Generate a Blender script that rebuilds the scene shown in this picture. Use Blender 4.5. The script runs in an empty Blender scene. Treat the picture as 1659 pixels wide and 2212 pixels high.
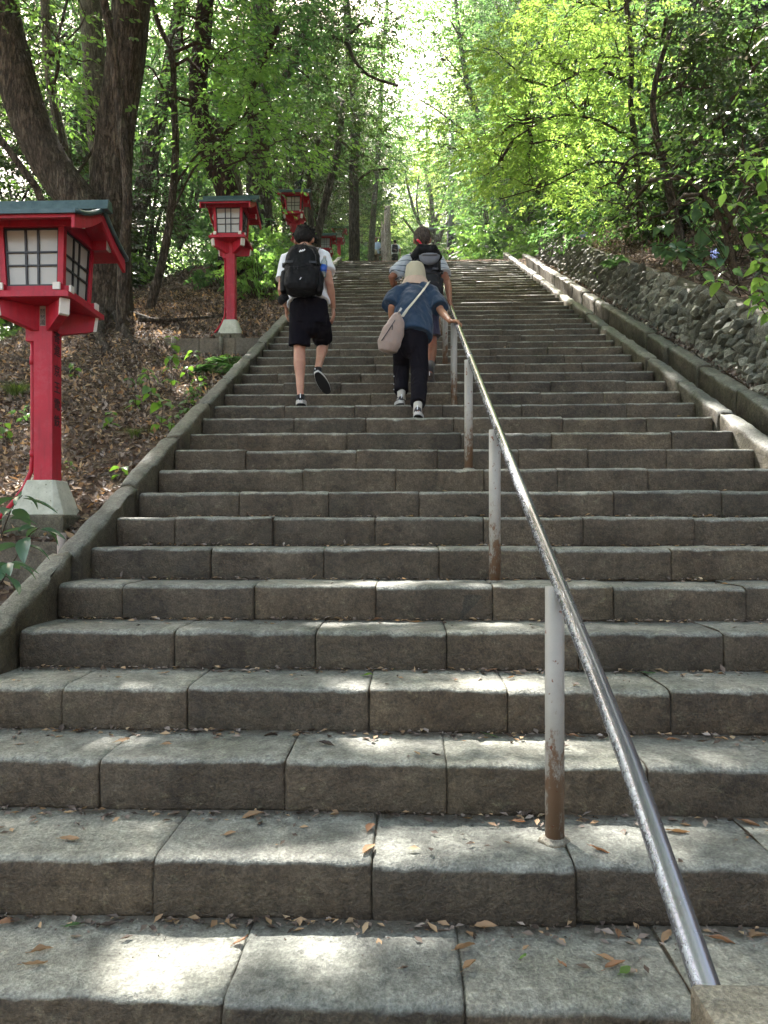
import bpy, math, random
import numpy as np
from mathutils import Vector, Matrix, noise as mnoise
from math import sin, cos, tan, pi, radians

SC = bpy.context.scene
COL = SC.collection
random.seed(7)
RNG = np.random.default_rng(11)

# ------------------------------------------------------------------ camera
EYE = 1.1305
FPX = 1560.0                      # focal length in units of a 1659 wide picture
YAW = radians(2.0)
cam_d = bpy.data.cameras.new('camera')
cam = bpy.data.objects.new('camera', cam_d)
COL.objects.link(cam)
cam_d.sensor_fit = 'HORIZONTAL'
cam_d.sensor_width = 36.0
cam_d.lens = 36.0 * FPX / 1659.0
cam_d.clip_start = 0.05
cam_d.clip_end = 1500
cam_d.shift_y = 33.0 / 1659.0
cam.location = (0, 0, EYE)
cam.rotation_euler = (radians(90), 0, YAW)
SC.camera = cam

# ------------------------------------------------------------------ world, sun, exposure
SUN_AZ = radians(24)              # towards -x from +y
SUN_EL = radians(56)
SUN = np.array([-sin(SUN_AZ) * cos(SUN_EL), cos(SUN_AZ) * cos(SUN_EL), sin(SUN_EL)])
world = bpy.data.worlds.new("World")
SC.world = world
world.use_nodes = True
wn = world.node_tree
for n in list(wn.nodes):
    wn.nodes.remove(n)
sky = wn.nodes.new('ShaderNodeTexSky')
sky.sky_type = 'NISHITA'
sky.sun_disc = False
sky.sun_elevation = SUN_EL
sky.sun_rotation = -SUN_AZ
sky.air_density = 1.0
sky.dust_density = 4.0
sky.ozone_density = 1.0
bg = wn.nodes.new('ShaderNodeBackground')
bg.inputs['Strength'].default_value = 0.15
wo = wn.nodes.new('ShaderNodeOutputWorld')
wb = wn.nodes.new('ShaderNodeMix')
wb.data_type = 'RGBA'
wb.blend_type = 'MULTIPLY'
wb.inputs[0].default_value = 1.0
wb.inputs[7].default_value = (1.16, 1.0, 0.80, 1)      # white balance of the open shade
wn.links.new(sky.outputs[0], wb.inputs[6])
wn.links.new(wb.outputs[2], bg.inputs['Color'])
wn.links.new(bg.outputs[0], wo.inputs['Surface'])

sun_d = bpy.data.lights.new('sun', 'SUN')
sun_d.energy = 5.0
sun_d.angle = radians(0.53)
sun_d.color = (1.0, 0.93, 0.87)
sun = bpy.data.objects.new('sun', sun_d)
COL.objects.link(sun)
sun.rotation_euler = Vector(SUN).to_track_quat('Z', 'Y').to_euler()
SC.view_settings.view_transform = 'Standard'
SC.view_settings.look = 'None'
SC.view_settings.gamma = 1
SC.view_settings.use_curve_mapping = False
SC.view_settings.exposure = 2.5
SC.render.engine = 'CYCLES'
cy = SC.cycles
cy.use_denoising = True
cy.max_bounces = 8
cy.diffuse_bounces = 4
cy.glossy_bounces = 3
cy.transmission_bounces = 6
cy.transparent_max_bounces = 6
cy.sample_clamp_indirect = 6
cy.caustics_reflective = False
cy.caustics_refractive = False
cy.use_adaptive_sampling = True
cy.adaptive_threshold = 0.02

# ------------------------------------------------------------------ measuring
_a = 0.0
_R = np.array([cos(YAW), sin(YAW), 0.0])
_F0 = np.array([-sin(YAW), cos(YAW), 0.0])
_FW = _F0 * cos(_a) + np.array([0, 0, 1]) * sin(_a)
_UP = -_F0 * sin(_a) + np.array([0, 0, 1]) * cos(_a)


def W(px, py, d):
    """world point seen at px, py (1659 x 2212 picture units) at horizontal depth d"""
    v = _R * (px - 829.5) + _UP * (1139 - py) + _FW * FPX
    k = d / float(v @ _F0)
    p = np.array([0, 0, EYE]) + v * k
    return Vector(p)


# the flight of steps: riser H, tread T, nosing i at y = T*(i+A)
H, T, A = 0.17, 0.356, 4.8
XL, XR = -1.73, 2.48
NSTEP = 46


def zline(y):
    return -0.816 + 0.4775 * y


YTOP = T * (NSTEP + A)
ZTOP = H * NSTEP


def zpath(y):
    y = np.asarray(y, float)
    z = np.where(y < 1.0, -0.34, zline(y))
    z = np.where(y > YTOP, ZTOP, z)
    z = np.where(y > 21, ZTOP + 0.4 * (y - 21), z)
    z = np.where(y > 38.5, ZTOP + 7.0 + 0.06 * (y - 38.5), z)
    return z


# ------------------------------------------------------------------ material helpers
def hexlin(h):
    h = h.lstrip('#')
    c = [int(h[i:i + 2], 16) / 255 for i in (0, 2, 4)]
    return tuple(x / 12.92 if x <= 0.04045 else ((x + 0.055) / 1.055) ** 2.4 for x in c)


class NT:
    def __init__(self, name):
        self.m = bpy.data.materials.new(name)
        self.m.use_nodes = True
        self.t = self.m.node_tree
        for n in list(self.t.nodes):
            self.t.nodes.remove(n)
        self.out = self.n('ShaderNodeOutputMaterial')

    def n(self, typ, **kw):
        nd = self.t.nodes.new(typ)
        for k, v in kw.items():
            if hasattr(nd, k):
                setattr(nd, k, v)
            else:
                nd.inputs[k.replace('_', ' ')].default_value = v
        return nd

    def l(self, a, b):
        self.t.links.new(a, b)

    def val(self, sock, v):
        if isinstance(v, (int, float, tuple, list)):
            if isinstance(v, (tuple, list)) and len(v) == 3:
                v = (*v, 1)
            sock.default_value = v
        else:
            self.l(v, sock)

    def coord(self, kind='Object'):
        return self.n('ShaderNodeTexCoord').outputs[kind]

    def pos(self):
        return self.n('ShaderNodeNewGeometry').outputs['Position']

    def mapping(self, vec, scale=(1, 1, 1), rot=(0, 0, 0)):
        mp = self.n('ShaderNodeMapping')
        mp.inputs['Scale'].default_value = scale
        mp.inputs['Rotation'].default_value = rot
        self.l(vec, mp.inputs['Vector'])
        return mp.outputs[0]

    def noise(self, vec, scale, detail=4, rough=0.55, out='Fac'):
        nn = self.n('ShaderNodeTexNoise')
        nn.inputs['Scale'].default_value = scale
        nn.inputs['Detail'].default_value = detail
        nn.inputs['Roughness'].default_value = rough
        if vec is not None:
            self.l(vec, nn.inputs['Vector'])
        return nn.outputs[out]

    def ramp(self, fac, stops):
        r = self.n('ShaderNodeValToRGB')
        e = r.color_ramp.elements
        while len(e) < len(stops):
            e.new(0.5)
        for el, (p, c) in zip(e, stops):
            el.position = p
            if isinstance(c, (int, float)):
                c = (c, c, c)
            el.color = (*c, 1)
        self.l(fac, r.inputs[0])
        return r.outputs[0]

    def mix(self, fac, a, b, mode='MIX'):
        m = self.n('ShaderNodeMix')
        m.data_type = 'RGBA'
        m.blend_type = mode
        self.val(m.inputs[0], fac)
        self.val(m.inputs[6], a)
        self.val(m.inputs[7], b)
        return m.outputs[2]

    def math(self, op, a, b=0.0, clamp=False):
        m = self.n('ShaderNodeMath')
        m.operation = op
        m.use_clamp = clamp
        self.val(m.inputs[0], a)
        self.val(m.inputs[1], b)
        return m.outputs[0]

    def bump(self, height, strength=0.3, dist=0.01, normal=None):
        b = self.n('ShaderNodeBump')
        b.inputs['Strength'].default_value = strength
        b.inputs['Distance'].default_value = dist
        self.l(height, b.inputs['Height'])
        if normal is not None:
            self.l(normal, b.inputs['Normal'])
        return b.outputs[0]

    def bsdf(self, color, rough=0.6, metal=0.0, spec=0.5, normal=None, **kw):
        p = self.n('ShaderNodeBsdfPrincipled')
        self.val(p.inputs['Base Color'], color)
        self.val(p.inputs['Roughness'], rough)
        self.val(p.inputs['Metallic'], metal)
        p.inputs['Specular IOR Level'].default_value = spec
        for k, v in kw.items():
            self.val(p.inputs[k.replace('_', ' ')], v)
        if normal is not None:
            self.l(normal, p.inputs['Normal'])
        return p.outputs[0]

    def done(self, shader):
        self.l(shader, self.out.inputs['Surface'])
        return self.m


def mix_shader(nt, fac, a, b):
    m = nt.n('ShaderNodeMixShader')
    nt.val(m.inputs[0], fac)
    nt.l(a, m.inputs[1])
    nt.l(b, m.inputs[2])
    return m.outputs[0]


def island_rand(nt):
    return nt.n('ShaderNodeNewGeometry').outputs['Random Per Island']


# ------------------------------------------------------------------ mesh helpers
class MB:
    def __init__(self):
        self.v, self.f = [], []

    def add(self, v, f):
        b = len(self.v)
        self.v.extend([tuple(p) for p in v])
        self.f.extend([tuple(i + b for i in q) for q in f])
        return self

    def box(self, c, s, rot=None, taper=None):
        """centre, full sizes; taper = (sx, sy) scale of the top face"""
        x, y, z = s[0] / 2, s[1] / 2, s[2] / 2
        tx, ty = taper or (1, 1)
        v = [Vector(p) for p in [(-x, -y, -z), (x, -y, -z), (x, y, -z), (-x, y, -z),
                                 (-x * tx, -y * ty, z), (x * tx, -y * ty, z), (x * tx, y * ty, z), (-x * tx, y * ty, z)]]
        if rot is not None:
            v = [rot @ p for p in v]
        c = Vector(c)
        return self.add([p + c for p in v], [(0, 3, 2, 1), (4, 5, 6, 7), (0, 1, 5, 4), (1, 2, 6, 5), (2, 3, 7, 6), (3, 0, 4, 7)])

    def bar(self, p, q, w, h, up=(0, 0, 1)):
        p, q = Vector(p), Vector(q)
        d = (q - p)
        L = d.length
        d.normalize()
        up = Vector(up)
        s = d.cross(up)
        if s.length < 1e-4:
            s = d.cross(Vector((0, 1, 0)))
        s.normalize()
        u = s.cross(d)
        R = Matrix((s, d, u)).transposed()
        return self.box((p + q) / 2, (w, L, h), R)

    def tube(self, pts, rad, seg=10, cap=True, side=None, jit=0.0):
        v, f = tube_geo(pts, rad, seg, cap, side, jit)
        return self.add(v, f)

    def blob(self, c, r, rot=None, nu=14, nv=9):
        v, f = blob_geo(c, r, rot, nu, nv)
        return self.add(v, f)

    def prism(self, poly, y0, y1, axis='y'):
        """poly: list of (a, b) in the plane, extruded along axis"""
        n = len(poly)
        v = []
        for t in (y0, y1):
            for a, b in poly:
                v.append({'y': (a, t, b), 'x': (t, a, b), 'z': (a, b, t)}[axis])
        f = [tuple(range(n)), tuple(range(2 * n - 1, n - 1, -1))]
        f += [(i, i + n, (i + 1) % n + n, (i + 1) % n) for i in range(n)]
        return self.add(v, f)

    def mesh(self, name='mesh', smooth=False):
        me = bpy.data.meshes.new(name)
        me.from_pydata(self.v, [], self.f)
        me.update()
        fix_normals(me)
        if smooth:
            me.polygons.foreach_set('use_smooth', [True] * len(me.polygons))
        return me


def fix_normals(me):
    import bmesh
    bm = bmesh.new()
    bm.from_mesh(me)
    bmesh.ops.recalc_face_normals(bm, faces=bm.faces)
    bm.to_mesh(me)
    bm.free()


def frames(pts, side=None):
    pts = [Vector(p) for p in pts]
    n = len(pts)
    out = []
    prev = None
    for i in range(n):
        t = (pts[min(i + 1, n - 1)] - pts[max(i - 1, 0)])
        if t.length < 1e-9:
            t = Vector((0, 0, 1))
        t.normalize()
        if side is not None:
            a = Vector(side)
        elif prev is None:
            a = Vector((1, 0, 0)) if abs(t.x) < 0.8 else Vector((0, 1, 0))
        else:
            a = prev
        a = (a - t * a.dot(t)).normalized()
        b = t.cross(a)
        prev = a
        out.append((pts[i], t, a, b))
    return out


def tube_geo(pts, rad, seg=10, cap=True, side=None, jit=0.0):
    fr = frames(pts, side)
    v, f = [], []
    for i, (p, t, a, b) in enumerate(fr):
        r = rad[i] if hasattr(rad, '__len__') else rad
        ra, rb = r if hasattr(r, '__len__') else (r, r)
        for k in range(seg):
            th = 2 * pi * k / seg
            j = 1 + jit * (random.random() - .5)
            v.append(p + a * (ra * cos(th) * j) + b * (rb * sin(th) * j))
    n = len(fr)
    for i in range(n - 1):
        for k in range(seg):
            k2 = (k + 1) % seg
            f.append((i * seg + k, i * seg + k2, (i + 1) * seg + k2, (i + 1) * seg + k))
    if cap:
        for i, sgn in ((0, -1), (n - 1, 1)):
            p, t, a, b = fr[i]
            r = rad[i] if hasattr(rad, '__len__') else rad
            ra, rb = r if hasattr(r, '__len__') else (r, r)
            base = len(v)
            cr = 0.35 * min(ra, rb) if cap == 'round' else 0
            v.append(p + t * sgn * cr)
            for k in range(seg):
                k2 = (k + 1) % seg
                q = (i * seg + k2, i * seg + k, base)
                f.append(q if sgn < 0 else q[::-1])
    return v, f


def blob_geo(c, r, rot=None, nu=14, nv=9):
    c = Vector(c)
    if not hasattr(r, '__len__'):
        r = (r, r, r)
    v, f = [], []
    for j in range(1, nv):
        ph = pi * j / nv
        for i in range(nu):
            th = 2 * pi * i / nu
            p = Vector((r[0] * sin(ph) * cos(th), r[1] * sin(ph) * sin(th), r[2] * cos(ph)))
            v.append((rot @ p if rot is not None else p) + c)
    top = len(v)
    p = Vector((0, 0, r[2]))
    v.append((rot @ p if rot is not None else p) + c)
    p = Vector((0, 0, -r[2]))
    v.append((rot @ p if rot is not None else p) + c)
    for j in range(nv - 2):
        for i in range(nu):
            i2 = (i + 1) % nu
            f.append((j * nu + i, (j + 1) * nu + i, (j + 1) * nu + i2, j * nu + i2))
    for i in range(nu):
        i2 = (i + 1) % nu
        f.append((top, i, i2))
        f.append((top + 1, (nv - 2) * nu + i2, (nv - 2) * nu + i))
    return v, f


def put(name, me, mat=None, parent=None, loc=None, rot=None, **props):
    o = bpy.data.objects.new(name, me)
    COL.objects.link(o)
    if me is not None and mat is not None:
        if hasattr(me, 'materials') and len(me.materials) == 0:
            me.materials.append(mat)
    if parent is not None:
        o.parent = parent
    if loc is not None:
        o.location = loc
    if rot is not None:
        o.rotation_euler = rot
    for k, v in props.items():
        if v is not None:
            o[k] = v
    return o


def thing(name, label, cat, loc=(0, 0, 0), rz=0.0, group=None):
    o = put(name, None, loc=loc, rot=(0, 0, rz), label=label, category=cat, group=group)
    o.empty_display_size = 0.1
    return o


def tag(o, label, cat, group=None, kind=None):
    o['label'] = label
    o['category'] = cat
    if group:
        o['group'] = group
    if kind:
        o['kind'] = kind
    return o


def copy_tree(o, parent=None):
    c = o.copy()
    COL.objects.link(c)
    c.parent = parent
    for ch in list(o.children):
        copy_tree(ch, c)
    return c


def np_mesh(name, verts, loops_per_face, idx, smooth=False):
    """verts (n,3), idx flat int array of loops, all faces the same size"""
    me = bpy.data.meshes.new(name)
    n = len(verts)
    nf = len(idx) // loops_per_face
    me.vertices.add(n)
    me.vertices.foreach_set('co', np.ascontiguousarray(verts, dtype=np.float32).ravel())
    me.loops.add(len(idx))
    me.loops.foreach_set('vertex_index', np.ascontiguousarray(idx, dtype=np.int32))
    me.polygons.add(nf)
    me.polygons.foreach_set('loop_start', np.arange(0, len(idx), loops_per_face, dtype=np.int32))
    me.polygons.foreach_set('loop_total', np.full(nf, loops_per_face, dtype=np.int32))
    if smooth:
        me.polygons.foreach_set('use_smooth', np.ones(nf, dtype=bool))
    me.update(calc_edges=True)
    return me


def remesh(mb, voxel=0.008, smooth=6, decimate=None):
    """union of the overlapping closed shapes of a MB as one continuous skin"""
    me = mb.mesh('tmp')
    o = bpy.data.objects.new('tmp', me)
    COL.objects.link(o)
    m = o.modifiers.new('r', 'REMESH')
    m.mode = 'VOXEL'
    m.voxel_size = voxel
    if smooth:
        s = o.modifiers.new('s', 'SMOOTH')
        s.iterations = smooth
        s.factor = 0.5
    dg = bpy.context.evaluated_depsgraph_get()
    out = bpy.data.meshes.new_from_object(o.evaluated_get(dg))
    bpy.data.objects.remove(o)
    bpy.data.meshes.remove(me)
    out.polygons.foreach_set('use_smooth', [True] * len(out.polygons))
    return out


def displace(me, fn):
    """move every vertex along its normal by fn(co)"""
    n = len(me.vertices)
    co = np.empty(n * 3, dtype=np.float32)
    no = np.empty(n * 3, dtype=np.float32)
    me.vertices.foreach_get('co', co)
    me.vertices.foreach_get('normal', no)
    co = co.reshape(-1, 3)
    no = no.reshape(-1, 3)
    d = np.array([fn(p) for p in co], dtype=np.float32)
    co += no * d[:, None]
    me.vertices.foreach_set('co', co.ravel())
    me.update()


def folds(me, amp=0.006, scale=(14, 14, 5), seed=0):
    def fn(p):
        q = Vector((p[0] * scale[0] + seed, p[1] * scale[1], p[2] * scale[2]))
        return amp * (mnoise.noise(q) + 0.5 * mnoise.noise(q * 2.3))
    displace(me, fn)
# ------------------------------------------------------------------ materials
MAT = {}


def m_stone(name, top, side, moss=0.35, speck=1.0):
    nt = NT(name)
    P = nt.pos()
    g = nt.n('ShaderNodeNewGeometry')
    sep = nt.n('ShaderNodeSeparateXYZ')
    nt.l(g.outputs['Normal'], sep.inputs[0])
    big = nt.noise(P, 1.7, 5, 0.6)
    mid = nt.noise(P, 9, 5, 0.65)
    fine = nt.noise(P, 110, 3, 0.7)
    grit = nt.noise(P, 30, 5, 0.78)
    up = nt.ramp(nt.math('ADD', sep.outputs['Z'], nt.math('MULTIPLY', nt.math('SUBTRACT', mid, 0.5), 0.5)), [(0.30, 0.0), (0.62, 1.0)])  # lighter top colour carried onto worn rounded edges, which also paints their sky-lit rim
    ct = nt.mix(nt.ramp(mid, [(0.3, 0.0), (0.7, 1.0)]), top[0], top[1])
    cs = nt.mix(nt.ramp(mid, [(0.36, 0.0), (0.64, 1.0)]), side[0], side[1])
    # brown dirt and dull green algae in ragged patches on the faces
    pat = nt.ramp(nt.noise(P, 4.5, 8, 0.75), [(0.42, 0.0), (0.6, 1.0)])
    cs = nt.mix(nt.math('MULTIPLY', pat, 0.75), cs, side[2])
    lich = nt.ramp(nt.noise(nt.mapping(P, (1, 1, 1.4)), 15, 9, 0.82), [(0.56, 0.0), (0.67, 1.0)])
    cs = nt.mix(nt.math('MULTIPLY', lich, moss), cs, hexlin('#8d8d72'))
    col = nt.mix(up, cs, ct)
    rnd = nt.n('ShaderNodeObjectInfo').outputs['Random']
    tint = nt.ramp(rnd, [(0.0, (0.55, 0.56, 0.54)), (0.5, (1.0, 0.99, 0.95)), (1.0, (1.5, 1.47, 1.4))]) if name == 'wall_stone' else nt.ramp(rnd, [(0.0, (0.76, 0.77, 0.77)), (0.5, (1.0, 0.99, 0.97)), (1.0, (1.2, 1.17, 1.10))])
    col = nt.mix(1.0, col, tint, 'MULTIPLY')
    sp = nt.ramp(fine, [(0.3, 0.5), (0.5, 1.0), (0.72, 1.7)])
    col = nt.mix(0.8 * speck, col, sp, 'MULTIPLY')
    gr = nt.ramp(grit, [(0.34, 0.5), (0.6, 1.28)])
    col = nt.mix(0.8, col, gr, 'MULTIPLY')
    col = nt.mix(0.7, col, nt.ramp(big, [(0.32, (0.58, 0.60, 0.52)), (0.5, (1.0, 1.0, 1.0)), (0.68, (1.22, 1.18, 1.12))]), 'MULTIPLY')
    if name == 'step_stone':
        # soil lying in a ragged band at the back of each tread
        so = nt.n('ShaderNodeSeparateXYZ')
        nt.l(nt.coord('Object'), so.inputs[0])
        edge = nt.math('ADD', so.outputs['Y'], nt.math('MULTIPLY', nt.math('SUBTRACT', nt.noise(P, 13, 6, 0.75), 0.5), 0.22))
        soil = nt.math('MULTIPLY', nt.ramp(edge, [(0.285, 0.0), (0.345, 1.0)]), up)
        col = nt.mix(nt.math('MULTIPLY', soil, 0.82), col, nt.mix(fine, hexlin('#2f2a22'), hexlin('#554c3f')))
    h = nt.math('ADD', nt.math('MULTIPLY', grit, 0.8), nt.math('ADD', nt.math('MULTIPLY', fine, 0.45), nt.math('MULTIPLY', mid, 1.2)))
    nrm = nt.bump(h, 0.95, 0.013)
    rgh = nt.ramp(mid, [(0.3, 0.46), (0.7, 0.72)])
    MAT[name] = nt.done(nt.bsdf(col, rgh, spec=0.42, normal=nrm))


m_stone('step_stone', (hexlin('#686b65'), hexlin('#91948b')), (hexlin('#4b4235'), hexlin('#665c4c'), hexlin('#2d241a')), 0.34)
m_stone('curb_stone', (hexlin('#51554f'), hexlin('#7a7d75')), (hexlin('#494638'), hexlin('#625e4e'), hexlin('#352f26')), 0.4)
m_stone('wall_stone', (hexlin('#84877e'), hexlin('#a9aba0')), (hexlin('#6e7067'), hexlin('#9b9d92'), hexlin('#525240')), 0.55)
m_stone('bed', (hexlin('#3a372f'), hexlin('#4d4a40')), (hexlin('#37342c'), hexlin('#4a463b'), hexlin('#28241d')), 0.2)
m_stone('concrete', (hexlin('#6f6d62'), hexlin('#8a887c')), (hexlin('#5d574a'), hexlin('#7b7466'), hexlin('#4a4439')), 0.3)
m_stone('moss_cap', (hexlin('#4b4838'), hexlin('#6d6a58')), (hexlin('#4d4b3c'), hexlin('#716d5d'), hexlin('#3a3a26')), 0.3)


def m_base():
    nt = NT('base_concrete')
    P = nt.pos()
    a = nt.noise(P, 11, 6, 0.7)
    b = nt.noise(P, 60, 3, 0.7)
    col = nt.mix(nt.ramp(a, [(0.35, 0.0), (0.65, 1.0)]), hexlin('#a7ab9b'), hexlin('#c6c9ba'))
    col = nt.mix(nt.ramp(b, [(0.62, 0.0), (0.70, 0.75)]), col, hexlin('#5f6453'))
    MAT['base_concrete'] = nt.done(nt.bsdf(col, 0.85, spec=0.2, normal=nt.bump(b, 0.4, 0.004)))
    nt = NT('red_paint')
    P = nt.pos()
    a = nt.noise(P, 5, 5, 0.6)
    streak = nt.noise(nt.mapping(P, (40, 40, 2.5)), 1.0, 4, 0.6)
    col = nt.mix(nt.ramp(a, [(0.35, 0.0), (0.65, 1.0)]), hexlin('#9f132b'), hexlin('#b42136'))
    col = nt.mix(nt.math('MULTIPLY', nt.ramp(streak, [(0.5, 0.0), (0.72, 1.0)]), 0.5), col, hexlin('#6f1a26'))
    col = nt.mix(nt.math('MULTIPLY', nt.ramp(nt.noise(P, 9, 7, 0.8), [(0.52, 0.0), (0.7, 1.0)]), 0.4), col, hexlin('#b65560'))
    chip = nt.ramp(nt.noise(P, 75, 3, 0.8), [(0.68, 0.0), (0.71, 0.8)])
    col = nt.mix(chip, col, hexlin('#8e5a55'))
    MAT['red_paint'] = nt.done(nt.bsdf(col, nt.ramp(a, [(0.3, 0.42), (0.7, 0.6)]), spec=0.4, normal=nt.bump(streak, 0.08, 0.003)))
    nt = NT('green_roof')
    P = nt.pos()
    a = nt.noise(P, 13, 6, 0.65)
    col = nt.mix(nt.ramp(a, [(0.3, 0.0), (0.7, 1.0)]), hexlin('#30464a'), hexlin('#4c6263'))
    col = nt.mix(nt.ramp(nt.noise(P, 40, 4, 0.8), [(0.62, 0.0), (0.75, 0.5)]), col, hexlin('#7d8a80'))
    MAT['green_roof'] = nt.done(nt.bsdf(col, 0.38, metal=0.25, spec=0.5, normal=nt.bump(a, 0.1, 0.004)))
    nt = NT('black_lattice')
    MAT['black_lattice'] = nt.done(nt.bsdf((0.012, 0.013, 0.016), 0.4))
    nt = NT('milk_pane')
    P = nt.pos()
    a = nt.noise(P, 4, 4, 0.6)
    col = nt.mix(a, hexlin('#aeb0a8'), hexlin('#d0d1c8'))
    w = nt.noise(nt.mapping(P, (3, 3, 9)), 2.2, 2, 0.4)
    d = nt.bsdf(col, 0.14, spec=0.55, normal=nt.bump(w, 0.35, 0.01), Coat_Weight=0.5, Coat_Roughness=0.06)
    tr = nt.n('ShaderNodeBsdfTranslucent')
    tr.inputs[0].default_value = (*hexlin('#c9cac4'), 1)
    MAT['milk_pane'] = nt.done(mix_shader(nt, 0.3, d, tr.outputs[0]))
    nt = NT('white_paint')
    a = nt.noise(nt.pos(), 60, 3, 0.7)
    col = nt.mix(nt.ramp(a, [(0.6, 0.0), (0.72, 0.6)]), hexlin('#d7d4cb'), hexlin('#8b8577'))
    MAT['white_paint'] = nt.done(nt.bsdf(col, 0.6))
    nt = NT('ink')
    MAT['ink'] = nt.done(nt.bsdf((0.02, 0.015, 0.018), 0.6))
    nt = NT('plaque')
    a = nt.noise(nt.pos(), 90, 2)
    MAT['plaque'] = nt.done(nt.bsdf(nt.mix(a, hexlin('#857a70'), hexlin('#9d9389')), 0.7))


m_base()


def m_rail():
    nt = NT('rail_paint')
    P = nt.pos()
    g = nt.n('ShaderNodeNewGeometry')
    sep = nt.n('ShaderNodeSeparateXYZ')
    nt.l(g.outputs['True Normal'], sep.inputs[0])
    a = nt.noise(nt.mapping(P, (60, 14, 14)), 1.0, 6, 0.75)
    fl = nt.noise(P, 90, 4, 0.8)
    # a worn strip low on the -x side, ragged edges; scattered chips elsewhere
    q = nt.math('MULTIPLY', sep.outputs['X'], -1.0)
    band = nt.math('SUBTRACT', 0.62, nt.math('MULTIPLY', nt.math('ABSOLUTE', nt.math('SUBTRACT', q, 0.80)), 1.5))
    m = nt.math('ADD', band, nt.math('MULTIPLY', nt.math('SUBTRACT', nt.math('ADD', nt.math('MULTIPLY', a, 0.6), nt.math('MULTIPLY', fl, 0.5)), 0.55), 3.0))
    m = nt.ramp(m, [(0.46, 0.0), (0.54, 1.0)])
    chips = nt.ramp(nt.noise(P, 38, 6, 0.8), [(0.64, 0.0), (0.68, 1.0)])
    m2 = nt.math('MAXIMUM', m, nt.math('MULTIPLY', chips, 0.8))
    rust = nt.ramp(nt.noise(P, 23, 5, 0.7), [(0.55, 0.0), (0.7, 1.0)])
    dark = nt.mix(nt.math('MULTIPLY', rust, 0.5), hexlin('#85888f'), hexlin('#6c5c54'))
    col = nt.mix(m2, dark, nt.mix(fl, hexlin('#8f979f'), hexlin('#b3bac1')))
    bs = nt.bsdf(col, nt.mix(m2, (0.26,) * 3, (0.45,) * 3), metal=nt.math('ADD', 0.75, nt.math('MULTIPLY', m2, 0.1)), spec=0.8, normal=nt.bump(m2, 0.4, 0.0015),
                 Coat_Weight=0.35, Coat_Roughness=0.18)
    MAT['rail_paint'] = nt.done(bs)
    nt = NT('post_paint')
    P = nt.coord('Object')
    sep = nt.n('ShaderNodeSeparateXYZ')
    nt.l(P, sep.inputs[0])
    W_ = nt.pos()
    a = nt.noise(nt.mapping(W_, (1, 1, 0.5)), 26, 7, 0.78)
    b = nt.noise(W_, 9, 5, 0.7)
    low = nt.math('SUBTRACT', 0.62, nt.math('MULTIPLY', sep.outputs['Z'], 1.1))
    rust = nt.ramp(nt.math('ADD', nt.math('MULTIPLY', low, 0.55), a), [(0.66, 0.0), (0.76, 1.0)])
    spot = nt.ramp(nt.noise(W_, 34, 3, 0.6), [(0.65, 0.0), (0.685, 1.0)])
    col = nt.mix(b, hexlin('#8a8880'), hexlin('#a9a79f'))
    col = nt.mix(rust, col, nt.mix(a, hexlin('#5b4a3c'), hexlin('#7a5f48')))
    col = nt.mix(nt.math('MULTIPLY', spot, 0.9), col, hexlin('#6b3a1d'))
    MAT['post_paint'] = nt.done(nt.bsdf(col, 0.5, spec=0.4, normal=nt.bump(a, 0.3, 0.002)))


m_rail()


def m_bark(name, c1, c2, c3, sc=1.0, ridge=1.0, lich=0.3):
    nt = NT(name)
    P = nt.pos()
    v = nt.mapping(P, (9 * sc, 9 * sc, 1.6 * sc))
    n1 = nt.noise(v, 2.2, 8, 0.7)
    n2 = nt.noise(P, 30 * sc, 5, 0.7)
    cr = nt.math('ABSOLUTE', nt.math('SUBTRACT', nt.noise(nt.mapping(P, (14 * sc, 14 * sc, 3.0 * sc)), 1.5, 4, 0.6), 0.5))
    crk = nt.ramp(cr, [(0.0, 0.0), (0.09, 1.0)])
    col = nt.mix(nt.ramp(n1, [(0.35, 0.0), (0.62, 1.0)]), c1, c2)
    col = nt.mix(nt.ramp(nt.noise(P, 3.2, 6, 0.7), [(0.5, 0.0), (0.68, lich)]), col, c3)
    col = nt.mix(0.6, col, nt.ramp(n2, [(0.3, 0.55), (0.65, 1.3)]), 'MULTIPLY')
    col = nt.mix(0.55, col, crk, 'MULTIPLY')
    h = nt.math('ADD', nt.math('MULTIPLY', crk, 0.7), nt.math('ADD', nt.math('MULTIPLY', n1, 1.2), nt.math('MULTIPLY', n2, 0.4)))
    MAT[name] = nt.done(nt.bsdf(col, 0.9, spec=0.2, normal=nt.bump(h, 1.0 * ridge, 0.05)))


m_bark('bark', hexlin('#3c352e'), hexlin('#766b5e'), hexlin('#8b8978'))
m_bark('bark_red', hexlin('#2a1f1c'), hexlin('#5a4238'), hexlin('#6d6458'))
m_bark('bark_grey', hexlin('#4a463d'), hexlin('#827c6d'), hexlin('#9a9a88'), 1.6, 0.5)
m_bark('bark_pale', hexlin('#a5948a'), hexlin('#dccfc6'), hexlin('#6e5c50'), 1.0, 0.6, 0.5)
m_bark('twig', hexlin('#3a3128'), hexlin('#5b4f40'), hexlin('#6e6a55'), 3, 0.4)


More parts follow.
